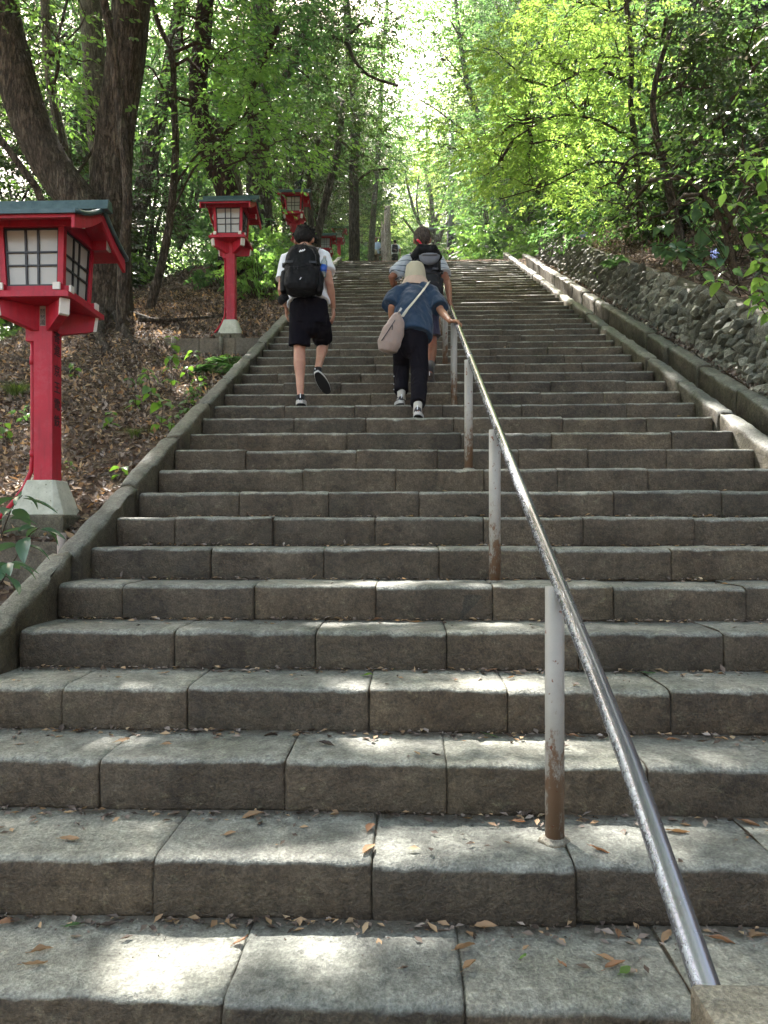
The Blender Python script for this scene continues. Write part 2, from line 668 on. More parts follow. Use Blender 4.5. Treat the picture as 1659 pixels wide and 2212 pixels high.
def m_leaf(name, cols, trans=0.45, tcol=None, rough=0.42, spec=0.45):
    nt = NT(name)
    r = island_rand(nt)
    n = len(cols)
    col = nt.ramp(r, [(i / (n - 1), hexlin(c)) for i, c in enumerate(cols)])
    big = nt.noise(nt.pos(), 0.9, 3, 0.5)
    col = nt.mix(0.6, col, nt.ramp(big, [(0.32, 0.66), (0.68, 1.3)]), 'MULTIPLY')
    d = nt.bsdf(col, rough, spec=spec)
    tr = nt.n('ShaderNodeBsdfTranslucent')
    tc = nt.mix(1.0, col, tcol or (1.8, 2.05, 1.0), 'MULTIPLY')
    nt.l(tc, tr.inputs[0])
    MAT[name] = nt.done(mix_shader(nt, trans, d, tr.outputs[0]))


m_leaf('leaf_mid', ['#3c5440', '#4b674a', '#5c7655', '#435c48'], 0.55)
m_leaf('leaf_bright', ['#567048', '#688550', '#7a955c', '#5c784e'], 0.58)
m_leaf('leaf_maple', ['#6b8650', '#7c965c', '#8ca468', '#728c56'], 0.55, (1.9, 1.95, 1.0))
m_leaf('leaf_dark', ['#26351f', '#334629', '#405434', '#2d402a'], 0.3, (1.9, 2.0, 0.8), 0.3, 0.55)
m_leaf('leaf_pale', ['#66805a', '#7f9a6c', '#94ad7c', '#728c62'], 0.5, (1.9, 1.9, 0.9))
m_leaf('leaf_big', ['#3f5a3e', '#50714a', '#617f52', '#466344'], 0.45, (1.9, 2.1, 0.5), 0.4)
m_leaf('leaf_glossy', ['#41584a', '#4e6a54', '#5b7860'], 0.28, (1.7, 1.8, 0.9), 0.22, 0.6)
m_leaf('grass_blade', ['#3c4a25', '#55652f', '#6b7a42'], 0.35)
m_leaf('dry_leaf', ['#39312c', '#574b42', '#776a5e', '#91867c', '#433932', '#665a50', '#a59a8f', '#4b413a'], 0.15, (1.3, 1.1, 0.8), 0.6, 0.3)
m_leaf('dry_pale', ['#a58d6f', '#b59a78', '#8d7357', '#c0ab8a'], 0.2, (1.3, 1.1, 0.8), 0.6, 0.3)
m_leaf('dry_orange', ['#86644c', '#9c7a5e', '#74523e'], 0.2, (1.3, 1.0, 0.6), 0.55, 0.3)
m_leaf('petal', ['#8fa3d8', '#a9b8e2', '#7f92cc'], 0.35, (1.2, 1.2, 1.3), 0.5, 0.3)


def m_soil():
    nt = NT('soil')
    P = nt.pos()
    a = nt.noise(P, 3, 7, 0.7)
    b = nt.noise(P, 26, 6, 0.75)
    col = nt.mix(nt.ramp(a, [(0.35, 0.0), (0.65, 1.0)]), hexlin('#38322c'), hexlin('#544c43'))
    vor = nt.n('ShaderNodeTexVoronoi')
    vor.inputs['Scale'].default_value = 24
    nt.l(nt.mapping(P, (1, 0.7, 1)), vor.inputs['Vector'])
    sp = nt.n('ShaderNodeSeparateColor')
    nt.l(vor.outputs['Color'], sp.inputs[0])
    lc = nt.ramp(sp.outputs[0], [(0.0, hexlin('#33251c')), (0.4, hexlin('#5f4938')), (0.8, hexlin('#83705a')), (1.0, hexlin('#9a866c'))])
    col = nt.mix(0.55, col, lc)
    col = nt.mix(0.7, col, nt.ramp(b, [(0.3, 0.5), (0.68, 1.35)]), 'MULTIPLY')
    h = nt.math('ADD', b, nt.math('MULTIPLY', vor.outputs['Distance'], 0.8))
    MAT['soil'] = nt.done(nt.bsdf(col, 0.95, spec=0.15, normal=nt.bump(h, 0.9, 0.03)))


m_soil()


def m_cloth(name, c1, c2=None, rough=0.85, fold=0.25, weave=900, stripes=None, spec=0.2, sheen=0.2):
    nt = NT(name)
    P = nt.coord('Object')
    a = nt.noise(P, 7, 4, 0.6)
    w = nt.noise(P, weave / 6, 2, 0.6)
    col = nt.mix(a, c1, c2 or c1)
    if stripes:
        sep = nt.n('ShaderNodeSeparateXYZ')
        nt.l(nt.pos(), sep.inputs[0])
        wob = nt.math('MULTIPLY', nt.noise(P, 4, 2), 0.05)
        s = nt.math('FRACT', nt.math('MULTIPLY', nt.math('ADD', sep.outputs['Z'], wob), stripes[1]))
        m = nt.ramp(s, [(0.0, 0.0), (0.70, 0.0), (0.74, 1.0), (0.88, 1.0), (0.92, 0.0)])
        col = nt.mix(m, col, stripes[0])
    fo = nt.noise(nt.mapping(P, (1, 1, 0.5)), 12, 3, 0.5)
    h = nt.math('ADD', nt.math('MULTIPLY', fo, 1.0), nt.math('MULTIPLY', w, 0.06))
    MAT[name] = nt.done(nt.bsdf(col, rough, spec=spec, normal=nt.bump(h, fold, 0.03), Sheen_Weight=sheen))


m_cloth('white_cotton', hexlin('#d9dde4'), hexlin('#e6e9ee'), fold=0.5)
m_cloth('navy_cotton', hexlin('#1d3247'), hexlin('#27405a'), fold=0.5)
m_cloth('black_short', hexlin('#0c0b12'), hexlin('#14131b'), fold=0.5, sheen=0.0, spec=0.08)
m_cloth('dark_trouser', hexlin('#100e14'), hexlin('#18161d'), fold=0.6, sheen=0.0, spec=0.1)
m_cloth('slate_short', hexlin('#33334a'), hexlin('#3d3c52'), fold=0.5)
m_cloth('pack_black', hexlin('#08090b'), hexlin('#101114'), rough=0.65, fold=0.9, spec=0.2, sheen=0.0)
m_cloth('pack_grey', hexlin('#141518'), hexlin('#222327'), rough=0.6, fold=0.7, spec=0.25, sheen=0.0)
m_cloth('pack_strap', hexlin('#24262b'), hexlin('#30323a'), rough=0.8, fold=0.2)
m_cloth('polo', hexlin('#a9b0b8'), hexlin('#bcc2c8'), fold=0.45, stripes=(hexlin('#5f6873'), 17.0))
m_cloth('cap_grey', hexlin('#666c76'), hexlin('#7b818b'), fold=0.2)
m_cloth('hat_beige', hexlin('#aaa48c'), hexlin('#c1bba2'), fold=0.6)
m_cloth('hat_brim', hexlin('#b49d8b'), hexlin('#c4ae9c'), fold=0.5)
m_cloth('bag_taupe', hexlin('#8a7a72'), hexlin('#a3938a'), rough=0.7, fold=0.6)
m_cloth('strap_cream', hexlin('#a9a796'), hexlin('#bab8a8'), fold=0.1)
m_cloth('sock_grey', hexlin('#b3aea5'), hexlin('#c7c2b8'), fold=0.2)
m_cloth('sock_dark', hexlin('#23242a'), fold=0.2)
m_cloth('shoe_black', hexlin('#111114'), hexlin('#1b1b1f'), fold=0.2)
m_cloth('shoe_grey', hexlin('#34333a'), hexlin('#45434b'), fold=0.2)
m_cloth('shoe_brown', hexlin('#3c332c'), fold=0.2)
m_cloth('red_cloth', hexlin('#b3152b'), hexlin('#cc2038'), fold=0.4)
m_cloth('pale_blue', hexlin('#a7bade'), hexlin('#c0cfea'), fold=0.4)
m_cloth('brown_short', hexlin('#5a4a38'), hexlin('#6b5946'), fold=0.4)
m_cloth('olive_short', hexlin('#24241f'), hexlin('#303029'), fold=0.4)
m_cloth('tan_bag', hexlin('#a39883'), hexlin('#b6ab96'), fold=0.4)


def m_simple(name, c, rough=0.5, metal=0.0, spec=0.5, **kw):
    nt = NT(name)
    a = nt.noise(nt.coord('Object'), 12, 3)
    col = nt.mix(a, tuple(x * 0.85 for x in c), tuple(min(1, x * 1.15) for x in c))
    MAT[name] = nt.done(nt.bsdf(col, rough, metal, spec, **kw))


m_simple('sole_white', hexlin('#b9b9b6'), 0.6)
m_simple('sole_black', hexlin('#151517'), 0.7)
m_simple('buckle', hexlin('#0d0d0f'), 0.35)
m_simple('steel', hexlin('#b9bcc0'), 0.3, 0.9)
m_simple('bottle_label', hexlin('#2d55a8'), 0.35)
m_simple('eye_white', hexlin('#d8d4cc'), 0.3)
m_simple('eye_dark', hexlin('#1a1310'), 0.2)
m_simple('bronze', hexlin('#1c2422'), 0.45, 0.6)
m_simple('pole_grey', hexlin('#6a6f78'), 0.5, 0.3)
m_simple('logo_white', hexlin('#dcdee2'), 0.5)
nt = NT('clear_plastic')
MAT['clear_plastic'] = nt.done(nt.bsdf(hexlin('#c8d4cf'), 0.12, spec=0.5, Transmission_Weight=0.75, IOR=1.2))


def m_skin(name, c1, c2):
    nt = NT(name)
    P = nt.coord('Object')
    a = nt.noise(P, 9, 5, 0.6)
    b = nt.noise(P, 160, 3, 0.6)
    col = nt.mix(nt.ramp(a, [(0.3, 0.0), (0.7, 1.0)]), c1, c2)
    MAT[name] = nt.done(nt.bsdf(col, 0.5, spec=0.35, normal=nt.bump(b, 0.12, 0.003), Subsurface_Weight=0.12, Subsurface_Scale=0.01))


m_skin('skin_light', hexlin('#a97c68'), hexlin('#bd917b'))
m_skin('skin_tan', hexlin('#7d5240'), hexlin('#94644f'))
m_skin('skin_woman', hexlin('#9c7059'), hexlin('#b38669'))


def m_hair(name, c1, c2):
    nt = NT(name)
    P = nt.coord('Object')
    a = nt.noise(nt.mapping(P, (60, 60, 18)), 1.6, 5, 0.7)
    col = nt.mix(nt.ramp(a, [(0.35, 0.0), (0.65, 1.0)]), c1, c2)
    MAT[name] = nt.done(nt.bsdf(col, 0.62, spec=0.18, normal=nt.bump(a, 0.6, 0.01)))


m_hair('hair_black', hexlin('#080707'), hexlin('#151211'))
m_hair('hair_greying', hexlin('#28221e'), hexlin('#5b524b'))
# ------------------------------------------------------------------ terrain
LOWB, MIDB, UPB = 4.15, 9.75, 16.0     # retaining boards below the lanterns


def n2(x, y, s=1.0, seed=0.0):
    """cheap smooth 2-D noise on arrays"""
    x = np.asarray(x, float) / s
    y = np.asarray(y, float) / s
    return (np.sin(1.3 * x + 2.1 * y + seed) + np.sin(2.7 * x - 1.7 * y + 1.3 + seed * 2) + 0.6 * np.sin(4.1 * x + 3.3 * y + 2.2 + seed)
            + 0.4 * np.sin(-7.3 * x + 5.9 * y + 0.7 + seed)) / 3.0


def left_z(x, y):
    """the leaf-strewn bank left of the steps"""
    y = np.asarray(y, float)
    zl = zpath(y)
    # shallow terraces held by the boards
    b = np.array([-1.0, LOWB, MIDB, UPB, 24.0])
    base = zline(y) - 0.16
    for k in range(1, 4):
        yb = b[k]
        prev = b[k - 1] if k > 1 else yb - 4.5
        t = np.clip((y - (yb - 2.6)) / 2.6, 0, 1)
        near = np.clip((x + (3.9, 3.4, 3.65)[k - 1]) / 0.25, 0, 1)
        base = base - np.where((y > yb - 2.6) & (y < yb), 0.22 * t, 0) * near
        a = np.clip((y - yb) / 1.2, 0, 1)
        base = base - np.where((y >= yb) & (y < yb + 1.2), -0.02 + 0.02 * a, 0) * near
    base = np.where(y < YTOP, np.maximum(base, -0.36), zl - 0.1)
    d = np.clip(-x - 1.86, 0, None)
    bump = 0.22 * np.exp(-((x + 4.45) ** 2 / 0.9 + (y - 10.5) ** 2 / 1.3))      # root mound of the great tree
    drop = np.where(d > 3.4, 0.55 * (d - 3.4) ** 1.0 * np.clip((d - 3.4) / 1.5, 0, 1), 0)
    drop = np.minimum(drop, 9)
    return base + bump - drop + 0.035 * n2(x, y, 0.35) + 0.05 * n2(x, y, 1.3, 2) * np.clip(d, 0, 1)


def right_z(x, y):
    y = np.asarray(y, float)
    base = np.where(y < YTOP, np.maximum(zline(y), -0.3), zpath(y))
    wall = np.where(y < YTOP - 0.6, 0.60, 0.60 * np.clip(1 - (y - YTOP + 0.6) / 2.0, 0, 1) + 0.05)
    d = np.clip(x - 3.55, 0, None)
    up = 0.28 * np.clip(d, 0, 1.2) + 0.80 * np.clip(d - 1.2, 0, 16)
    return base + wall + up + 0.05 * n2(x, y, 0.5, 4) + 0.16 * n2(x, y, 2.1, 5) * np.clip(d, 0, 1)


def ground_z(x, y):
    x = np.asarray(x, float)
    y = np.asarray(y, float)
    mid = np.where(y < YTOP, zpath(y) - 0.42, zpath(y))
    mid = np.where(y < 1.0, -0.36, mid)
    z = np.where(x < -1.84, left_z(x, y), mid)
    z = np.where((x > 2.64), np.where(x < 3.3, np.where(y < YTOP, zpath(y) - (0.3 if True else 0), zpath(y)), right_z(x, y)), z)
    return z


def build_ground():
    xs = np.concatenate([-np.geomspace(320, 7.2, 26), np.arange(-7, -2.0, 0.10), [-1.99, -1.93, -1.87, -1.82, -1.7, 0, 2.4, 2.55, 2.66, 2.9, 3.1, 3.27, 3.33, 3.4],
                         np.arange(3.5, 7, 0.14), np.geomspace(7, 320, 34)])
    ys = np.concatenate([-np.geomspace(200, 2.2, 12), np.arange(-2, 4.1, 0.2), [LOWB - 0.02, LOWB + 0.02], np.arange(4.3, 9.7, 0.12),
                         [MIDB - 0.02, MIDB + 0.02], np.arange(9.85, 15.9, 0.14), [UPB - 0.02, UPB + 0.02], np.arange(16.1, 24, 0.25), np.geomspace(24, 420, 46)])
    X, Y = np.meshgrid(xs, ys)
    Z = ground_z(X, Y)
    v = np.stack([X, Y, Z], -1).reshape(-1, 3)
    nx, ny = len(xs), len(ys)
    i, j = np.meshgrid(np.arange(nx - 1), np.arange(ny - 1))
    a = (j * nx + i).ravel()
    idx = np.stack([a, a + 1, a + nx + 1, a + nx], -1).ravel()
    me = np_mesh('ground', v, 4, idx, True)
    o = put('ground', me, MAT['soil'], kind='structure')
    return o


build_ground()


# ------------------------------------------------------------------ the flight of steps
def stone_geo(L, D, Hh, nseg, rnd, r=0.022, jit=0.0035, front_only=False):
    """block along +x from 0 to L, front face at y=0, top at z=0"""
    prof = [(D, -Hh), (0.004, -Hh), (0.0, -Hh + 0.012), (0.001, -Hh * 0.62), (0.001, -Hh * 0.32), (0.003, -r * 1.15), (r * 0.30, -r * 0.50), (r * 0.95, -r * 0.14),
            (r * 2.2, 0.001), (D * 0.35, 0.002), (D * 0.62, 0.002), (D, 0.001)]
    n = len(prof)
    xs = [0.0, 0.007] + [L * (k + rnd.uniform(-.25, .25)) / nseg for k in range(1, nseg)] + [L - 0.007, L]
    v, f = [], []
    ph = rnd.uniform(0, 50)
    for i, x in enumerate(xs):
        edge = i == 0 or i == len(xs) - 1
        chip = 0.0
        if not edge and rnd.random() < 0.07:
            chip = rnd.uniform(0.004, 0.013)
        wob = 0.006 * mnoise.noise(Vector((x * 2.5 + ph, 0, 0)))
        for k, (y, z) in enumerate(prof):
            yy, zz = y, z
            if 1 <= k <= n - 2:
                yy += rnd.gauss(0, jit) * (0.6 if k < 9 else 0) + wob
                zz += rnd.gauss(0, jit * 0.5) * (1 if k >= 5 else 0) + wob * 0.6
                if 5 <= k <= 7:
                    yy += chip * 0.8
                    zz -= chip * 0.6
            if edge:
                yy += 0.005 if k < 9 and k > 0 else 0
                zz -= 0.005 if k >= 5 else 0
            v.append((x, yy, zz))
    m = len(xs)
    for i in range(m - 1):
        for k in range(n - 1):
            a = i * n + k
            f.append((a, a + 1, a + n + 1, a + n))
    f.append(tuple(range(n - 1, -1, -1)))
    f.append(tuple((m - 1) * n + k for k in range(n)))
    return v, f


JOINTS = {0: [(-330,), 480, 1005, 1520], 1: [-190, 330, 803, 1245, 1700], 2: [-260, 213, 615, 965, 1400, 1830], 3: [135, 403, 797, 1098, 1452, 1800],
          4: [375, 682, 965, 1250, 1565], 5: [265, 548, 812, 1065, 1325, 1612], 6: [455, 700, 948, 1200, 1450], 7: [378, 588, 810, 1045, 1260, 1500],
          8: [517, 710, 905, 1130, 1327, 1560], 9: [655, 855, 1045, 1205, 1400], 10: [530, 770, 945, 1120, 1270, 1440]}


def px_to_x(px, y):
    return y * tan(math.atan((px - 829.5) / FPX) - YAW)


def build_steps():
    rnd = random.Random(3)
    bed = MB()
    for i in range(-2, NSTEP + 1):
        y = T * (i + A)
        z = H * i
        bed.box(((XL + XR) / 2, y + 0.075 + 0.24, z - 0.0085 - 0.15), (XR - XL - 0.002, 0.48, 0.30))
        bed.box(((XL + XR) / 2, y + 0.014 + 0.03, z - 0.045 - 0.065), (XR - XL - 0.006, 0.0605, 0.13))
    o = put('stone_steps', bed.mesh('step_bed'), MAT['bed'], kind='structure', label='broad flight of worn stone steps climbing into the wood', category='steps')
    for i in range(-2, NSTEP + 1):
        y = T * (i + A)
        z = H * i
        if i in JOINTS:
            js = [px_to_x(p[0] if isinstance(p, tuple) else p, y) for p in JOINTS[i]]
            js = [x for x in js if XL + 0.12 < x < XR - 0.12]
        else:
            js = []
            x = XL + rnd.uniform(0.3, 0.8)
            while x < XR - 0.25:
                js.append(x)
                x += rnd.uniform(0.55, 0.95)
        js = [XL + 0.002] + js + [XR - 0.002]
        # fill a gap where measured joints stop short of the far side
        k = 0
        while k < len(js) - 1:
            if js[k + 1] - js[k] > 1.25:
                js.insert(k + 1, js[k] + (js[k + 1] - js[k]) * rnd.uniform(.42, .58))
            k += 1
        for a, b in zip(js[:-1], js[1:]):
            g = rnd.uniform(0.0, 0.004) if i > -3 else 0
            L = b - a - g
            ns = max(3, int(L / (0.028 if i < 5 else 0.05 if i < 14 else 0.10 if i < 26 else 0.2)))
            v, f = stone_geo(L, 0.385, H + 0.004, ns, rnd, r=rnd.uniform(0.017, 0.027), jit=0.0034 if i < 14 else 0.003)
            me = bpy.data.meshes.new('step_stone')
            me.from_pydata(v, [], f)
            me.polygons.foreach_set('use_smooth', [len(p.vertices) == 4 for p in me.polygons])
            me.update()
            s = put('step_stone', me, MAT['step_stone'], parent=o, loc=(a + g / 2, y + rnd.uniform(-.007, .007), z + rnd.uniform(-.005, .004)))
            s.rotation_euler = (0, rnd.uniform(-.004, .004), rnd.uniform(-.006, .006))
    return o


STEPS = build_steps()


def build_curb(name, x0, x1, z0, depth, lab, seed, L0=0.87, ystart=0.2, yend=YTOP + 0.25):
    rnd = random.Random(seed)
    slope = 0.4775
    root = put(name, None, kind='structure', label=lab, category='curb')
    y = ystart
    w = x1 - x0
    while y < yend:
        L = L0 * rnd.uniform(0.9, 1.1)
        n = max(5, int(L / 0.07))
        prof = [(0.0, -depth), (0.0, -depth * .5), (0.0, -0.045), (0.004, -0.018), (0.018, -0.003), (w * .35, 0.002), (w * .65, 0.001), (w - 0.016, -0.003), (w - 0.003, -0.018), (w, -0.05), (w, -depth)]
        v, f = [], []
        m = len(prof)
        ph = rnd.uniform(0, 90)
        for i in range(n + 1):
            t = L * i / n
            e = 0.011 if i in (0, n) else 0
            t = t + (0.007 if i == 0 else -0.007 if i == n else 0)
            wob = 0.006 * mnoise.noise(Vector((t * 3.4 + ph, 0, 0)))
            for k, (a, b) in enumerate(prof):
                inner = 0 < k < m - 1
                v.append((a + (rnd.gauss(0, .005) if inner else 0) + (e * (1 if k < 4 else -1 if k > 6 else 0)), t,
                          t * slope + b - (e if 2 < k < 8 else 0) + (rnd.gauss(0, .0045) + wob if inner else 0)))
        for i in range(n):
            for k in range(m - 1):
                a = i * m + k
                f.append((a, a + m, a + m + 1, a + 1))
        f.append(tuple(range(m)))
        f.append(tuple(n * m + k for k in range(m - 1, -1, -1)))
        me = bpy.data.meshes.new('curb_stone')
        me.from_pydata(v, [], f)
        me.polygons.foreach_set('use_smooth', [len(p.vertices) == 4 for p in me.polygons])
        me.update()
        s = put('curb_stone', me, MAT['curb_stone'], parent=root, loc=(x0 + rnd.uniform(-.006, .006), y, z0 + slope * y + rnd.uniform(-.012, .012)))
        y += L
    return root


build_curb('left_curb', -1.862, XL - 0.002, -0.816 + 0.05, 0.42, 'low sloping stone curb closing the left side of the steps', 5)
build_curb('right_curb', XR + 0.002, 2.62, -0.816 + 0.05, 0.42, 'low sloping stone curb closing the right side of the steps', 6, ystart=0.5)
build_curb('gutter_curb', 2.90, 3.06, -0.816 + 0.055, 0.55, 'outer sloping stone curb between drain channel and rubble wall', 7, L0=0.8, ystart=0.35)


def sheet(name, rows, mat, **kw):
    """rows: list of rows of points -> quad sheet"""
    ny, nx = len(rows), len(rows[0])
    v = [p for r in rows for p in r]
    f = [(j * nx + i, j * nx + i + 1, (j + 1) * nx + i + 1, (j + 1) * nx + i) for j in range(ny - 1) for i in range(nx - 1)]
    me = bpy.data.meshes.new(name)
    me.from_pydata(v, [], f)
    me.polygons.foreach_set('use_smooth', [True] * len(f))
    me.update()
    return put(name, me, mat, **kw)


def build_gutter():
    rnd = random.Random(9)
    rows, rows2 = [], []
    for k in range(95):
        y = 0.4 + k * 0.19
        z = zline(y)
        rows.append([(2.615, y, z - 0.24), (2.70, y, z - 0.28 + rnd.uniform(-.01, .01)), (2.82, y, z - 0.28 + rnd.uniform(-.01, .01)), (2.905, y, z - 0.24)])
        rows2.append([(3.05, y, z - 0.02), (3.12, y, z + 0.02 + rnd.uniform(-.02, .02)), (3.2, y, z + 0.04 + rnd.uniform(-.02, .02)), (3.4, y, z + 0.05)])
    sheet('drain_channel', rows, MAT['bed'], kind='structure')
    sheet('soil_strip', rows2, MAT['soil'], kind='structure')


build_gutter()

# ------------------------------------------------------------------ landing above the flight
lm = MB()
lm.box((0.4, YTOP + 1.6 + 0.36, ZTOP - 0.16), (8.0, 2.9, 0.30))
put('upper_landing', lm.mesh('upper_landing'), MAT['concrete'], kind='structure')


# ------------------------------------------------------------------ rubble wall on the right
def rock_mesh(seed, sub=1):
    import bmesh
    rnd = random.Random(seed)
    bm = bmesh.new()
    bmesh.ops.create_icosphere(bm, subdivisions=sub, radius=1.0)
    off = Vector((rnd.uniform(0, 99), rnd.uniform(0, 99), 0))
    # cut with a few planes for angular faces
    planes = []
    for _ in range(6):
        nrm = Vector((rnd.gauss(0, 1), rnd.gauss(0, 1), rnd.gauss(0, 1))).normalized()
        planes.append((nrm, rnd.uniform(0.40, 0.72)))
    for v in bm.verts:
        p = v.co.copy()
        for nrm, d in planes:
            e = p.dot(nrm) - d
            if e > 0:
                p -= nrm * e
        p *= 1 + 0.30 * mnoise.noise(p * 1.8 + off)
        v.co = p
    me = bpy.data.meshes.new('rock')
    bm.to_mesh(me)
    bm.free()
    me.polygons.foreach_set('use_smooth', [False] * len(me.polygons))
    me.materials.append(MAT['wall_stone'])
    return me


ROCKS = [rock_mesh(100 + k) for k in range(10)]


def build_wall():
    rnd = random.Random(21)
    y0, y1 = 3.6, YTOP - 0.35
    body = MB()
    n = 70
    rows = []
    for k in range(n + 1):
        y = y0 + (y1 - y0) * k / n
        z = zline(y)
        rows.append([(3.25, y, z - 0.25), (3.35, y, z + 0.56), (3.37, y, z + 0.58), (3.60, y, z + 0.58), (3.62, y, z - 0.2)])
    v = [p for r in rows for p in r]
    f = [(j * 5 + i, (j + 1) * 5 + i, (j + 1) * 5 + i + 1, j * 5 + i + 1) for j in range(n) for i in range(4)]
    f += [(0, 1, 2, 3, 4), tuple(n * 5 + i for i in range(4, -1, -1))]
    body.add(v, f)
    root = put('rubble_wall', body.mesh('wall_core'), MAT['bed'], label='rough dry stone retaining wall of slanting grey rocks below the leafy bank', category='stone wall')
    # mossy mortar cap
    caps, m = [], 150
    prof = [(3.30, 0.565), (3.302, 0.59), (3.325, 0.625), (3.37, 0.645), (3.45, 0.65), (3.54, 0.64), (3.60, 0.61), (3.63, 0.55)]
    for k in range(m + 1):
        y = y0 + (y1 - y0) * k / m
        caps.append([(a + rnd.gauss(0, .006), y + rnd.gauss(0, .008), zline(y) + b + rnd.gauss(0, .006) + 0.02 * mnoise.noise(Vector((y * 3, a, 0)))) for a, b in prof])
    sheet('cap', caps, MAT['moss_cap'], parent=root)
    # stones on edge, leaning, in rough courses
    st = []
    y = y0
    while y < y1 + 0.1:
        h = 0.0
        base = -0.06 + rnd.uniform(-.03, .03)
        while base < 0.55:
            hh = rnd.uniform(0.12, 0.21)
            st.append((y + rnd.uniform(-.025, .025), base + hh / 2, hh))
            base += hh * 0.80
        y += rnd.uniform(0.058, 0.090)
    # the end face of the wall at the top
    for k in range(16):
        st.append((y1 + 0.03, rnd.uniform(0, .55), -rnd.uniform(.09, .14)))
    st.sort(key=lambda s: s[0])
    near = [s for s in st if s[0] > 6.0]
    first = set(id(s) for s in near[:290])
    rest = MB()
    for s in st:
        yy, hz, hh = s
        endf = hh < 0
        hh = abs(hh)
        t = hz / 0.6
        x = 3.17 + 0.13 * t
        z = zline(yy) + hz
        lean = rnd.gauss(0.42, 0.22) if t > 0.35 else rnd.gauss(0.2, 0.45)
        sc = (rnd.uniform(.07, .13), rnd.uniform(.034, .052), hh * rnd.uniform(.60, .78))
        if t <= 0.3:
            sc = (sc[0], sc[1] * 1.25, sc[2])
        if endf:
            x = 3.2 + rnd.uniform(.05, .35)
            sc = (sc[1], sc[0], sc[2])
        R = Matrix.Rotation(lean + 0.44, 3, 'X') @ Matrix.Rotation(rnd.gauss(0, .25), 3, 'Z') @ Matrix.Rotation(rnd.gauss(0.1, .2), 3, 'Y')
        me = rnd.choice(ROCKS)
        if id(s) in first:
            o = put('stone', me, parent=root, loc=(x + rnd.gauss(0, .022), yy, z))
            o.rotation_euler = R.to_euler()
            o.scale = sc
        else:
            loc = Vector((x + rnd.gauss(0, .022), yy, z))
            rest.add([R @ Vector((q.co.x * sc[0], q.co.y * sc[1], q.co.z * sc[2])) + loc for q in me.vertices], [tuple(p.vertices) for p in me.polygons])
    put('stone', rest.mesh('stones_far'), MAT['wall_stone'], parent=root, kind='stuff')
    return root


build_wall()


# ------------------------------------------------------------------ retaining boards on the left bank
def board_wall(y, x0, x1, ztop, hgt, lab, posts):
    t = thing('retaining_board', lab, 'edging', (0, y, 0))
    n = 3
    for k in range(n):
        a = x0 + (x1 - x0) * k / n
        b = x0 + (x1 - x0) * (k + 1) / n
        m = MB().box(((a + b) / 2, 0, ztop - hgt / 2 - 0.06), (b - a - 0.008, 0.045, hgt + 0.12))
        put('board', m.mesh('board'), MAT['concrete'], parent=t)
    for px in posts:
        m = MB().tube([(px, -0.045, ztop - hgt - 0.1), (px, -0.045, ztop + 0.01)], 0.028, 10)
        put('stake', m.mesh('stake', True), MAT['concrete'], parent=t)


board_wall(LOWB, -3.9, -1.87, 1.045, 0.26, 'low concrete board edging under the nearest lantern', [])
board_wall(MIDB, -3.35, -1.87, float(zline(MIDB)) - 0.14, 0.27, 'low concrete board edging in front of the second lantern', [-3.2, -2.55])
board_wall(UPB, -3.6, -1.87, float(zline(UPB)) - 0.1, 0.25, 'low mossy concrete edging highest on the left bank', [-3.0])


# ------------------------------------------------------------------ handrail
RX0, RX1 = 0.470, 0.408


def rail_pt(y):
    x = RX0 + (RX1 - RX0) * min(1.0, (y - 1.2) / 6.0)
    z = -0.816 + 0.4775 * y + 0.70
    if y < 3.0:
        z += 0.02 * (3.0 - y) / 1.8
    if y < 1.6:
        z -= 0.13 * (1.6 - y)
    return Vector((x, y, z))


def build_rail():
    t = thing('handrail', 'long brown metal handrail with worn silver patches on grey posts running up the steps', 'handrail')
    ys = [0.96, 1.1, 1.2] + list(np.arange(1.3, YTOP + 0.4, 0.25))
    m = MB().tube([rail_pt(y) for y in ys], 0.0225, 20, 'round')
    put('rail', m.mesh('rail', True), MAT['rail_paint'], parent=t)
    for yj in (5.15, 11.2):
        p, q = rail_pt(yj), rail_pt(yj + 0.05)
        put('sleeve', MB().tube([p, q], 0.0238, 20).mesh('sleeve', True), MAT['rail_paint'], parent=t)
    for i in range(1, NSTEP, 4):
        y = T * (i + A) + 0.165
        p = rail_pt(y)
        z0 = H * i - 0.005
        m = MB().tube([(0, 0, 0), (0, 0, p.z - z0 - 0.008)], 0.0295, 18)
        put('grout', MB().tube([(0, 0, 0.0), (0, 0, .012), (0, 0, .02)], [.052, .044, .032], 14, jit=.25).mesh('grout', True), MAT['concrete'], parent=t, loc=(p.x - .014, y, z0))
        put('post', m.mesh('post', True), MAT['post_paint'], parent=t, loc=(p.x - .014, y, z0))


build_rail()

# block that the rail runs into
bk = MB().box((0, 0, 0), (0.34, 0.62, 0.80))
import bmesh as _bm


def bevel_mesh(mb, w, seg=2, smooth=True, name='mesh'):
    me = mb.mesh(name)
    bm = _bm.new()
    bm.from_mesh(me)
    _bm.ops.remove_doubles(bm, verts=bm.verts, dist=1e-5)
    _bm.ops.bevel(bm, geom=list(bm.edges), offset=w, segments=seg, profile=0.5, affect='EDGES')
    bm.to_mesh(me)
    bm.free()
    return me


o = put('granite_block', bevel_mesh(bk, 0.012, 2, name='granite_block'), MAT['concrete'], loc=(0.437 + 0.17, 1.15 - 0.31, 0.4185 - 0.40))
tag(o, 'squared granite block holding the foot of the handrail', 'stone block')
# bamboo stub beside the curb
bt = MB().tube([(0, 0, -0.1), (0, 0, 0.24)], 0.024, 12)
o = put('bamboo_stake', bt.mesh('bamboo_stake', True), MAT['plaque'], loc=(-1.945, 3.98, 0.86))
tag(o, 'cut grey bamboo stake standing against the left curb', 'stake')
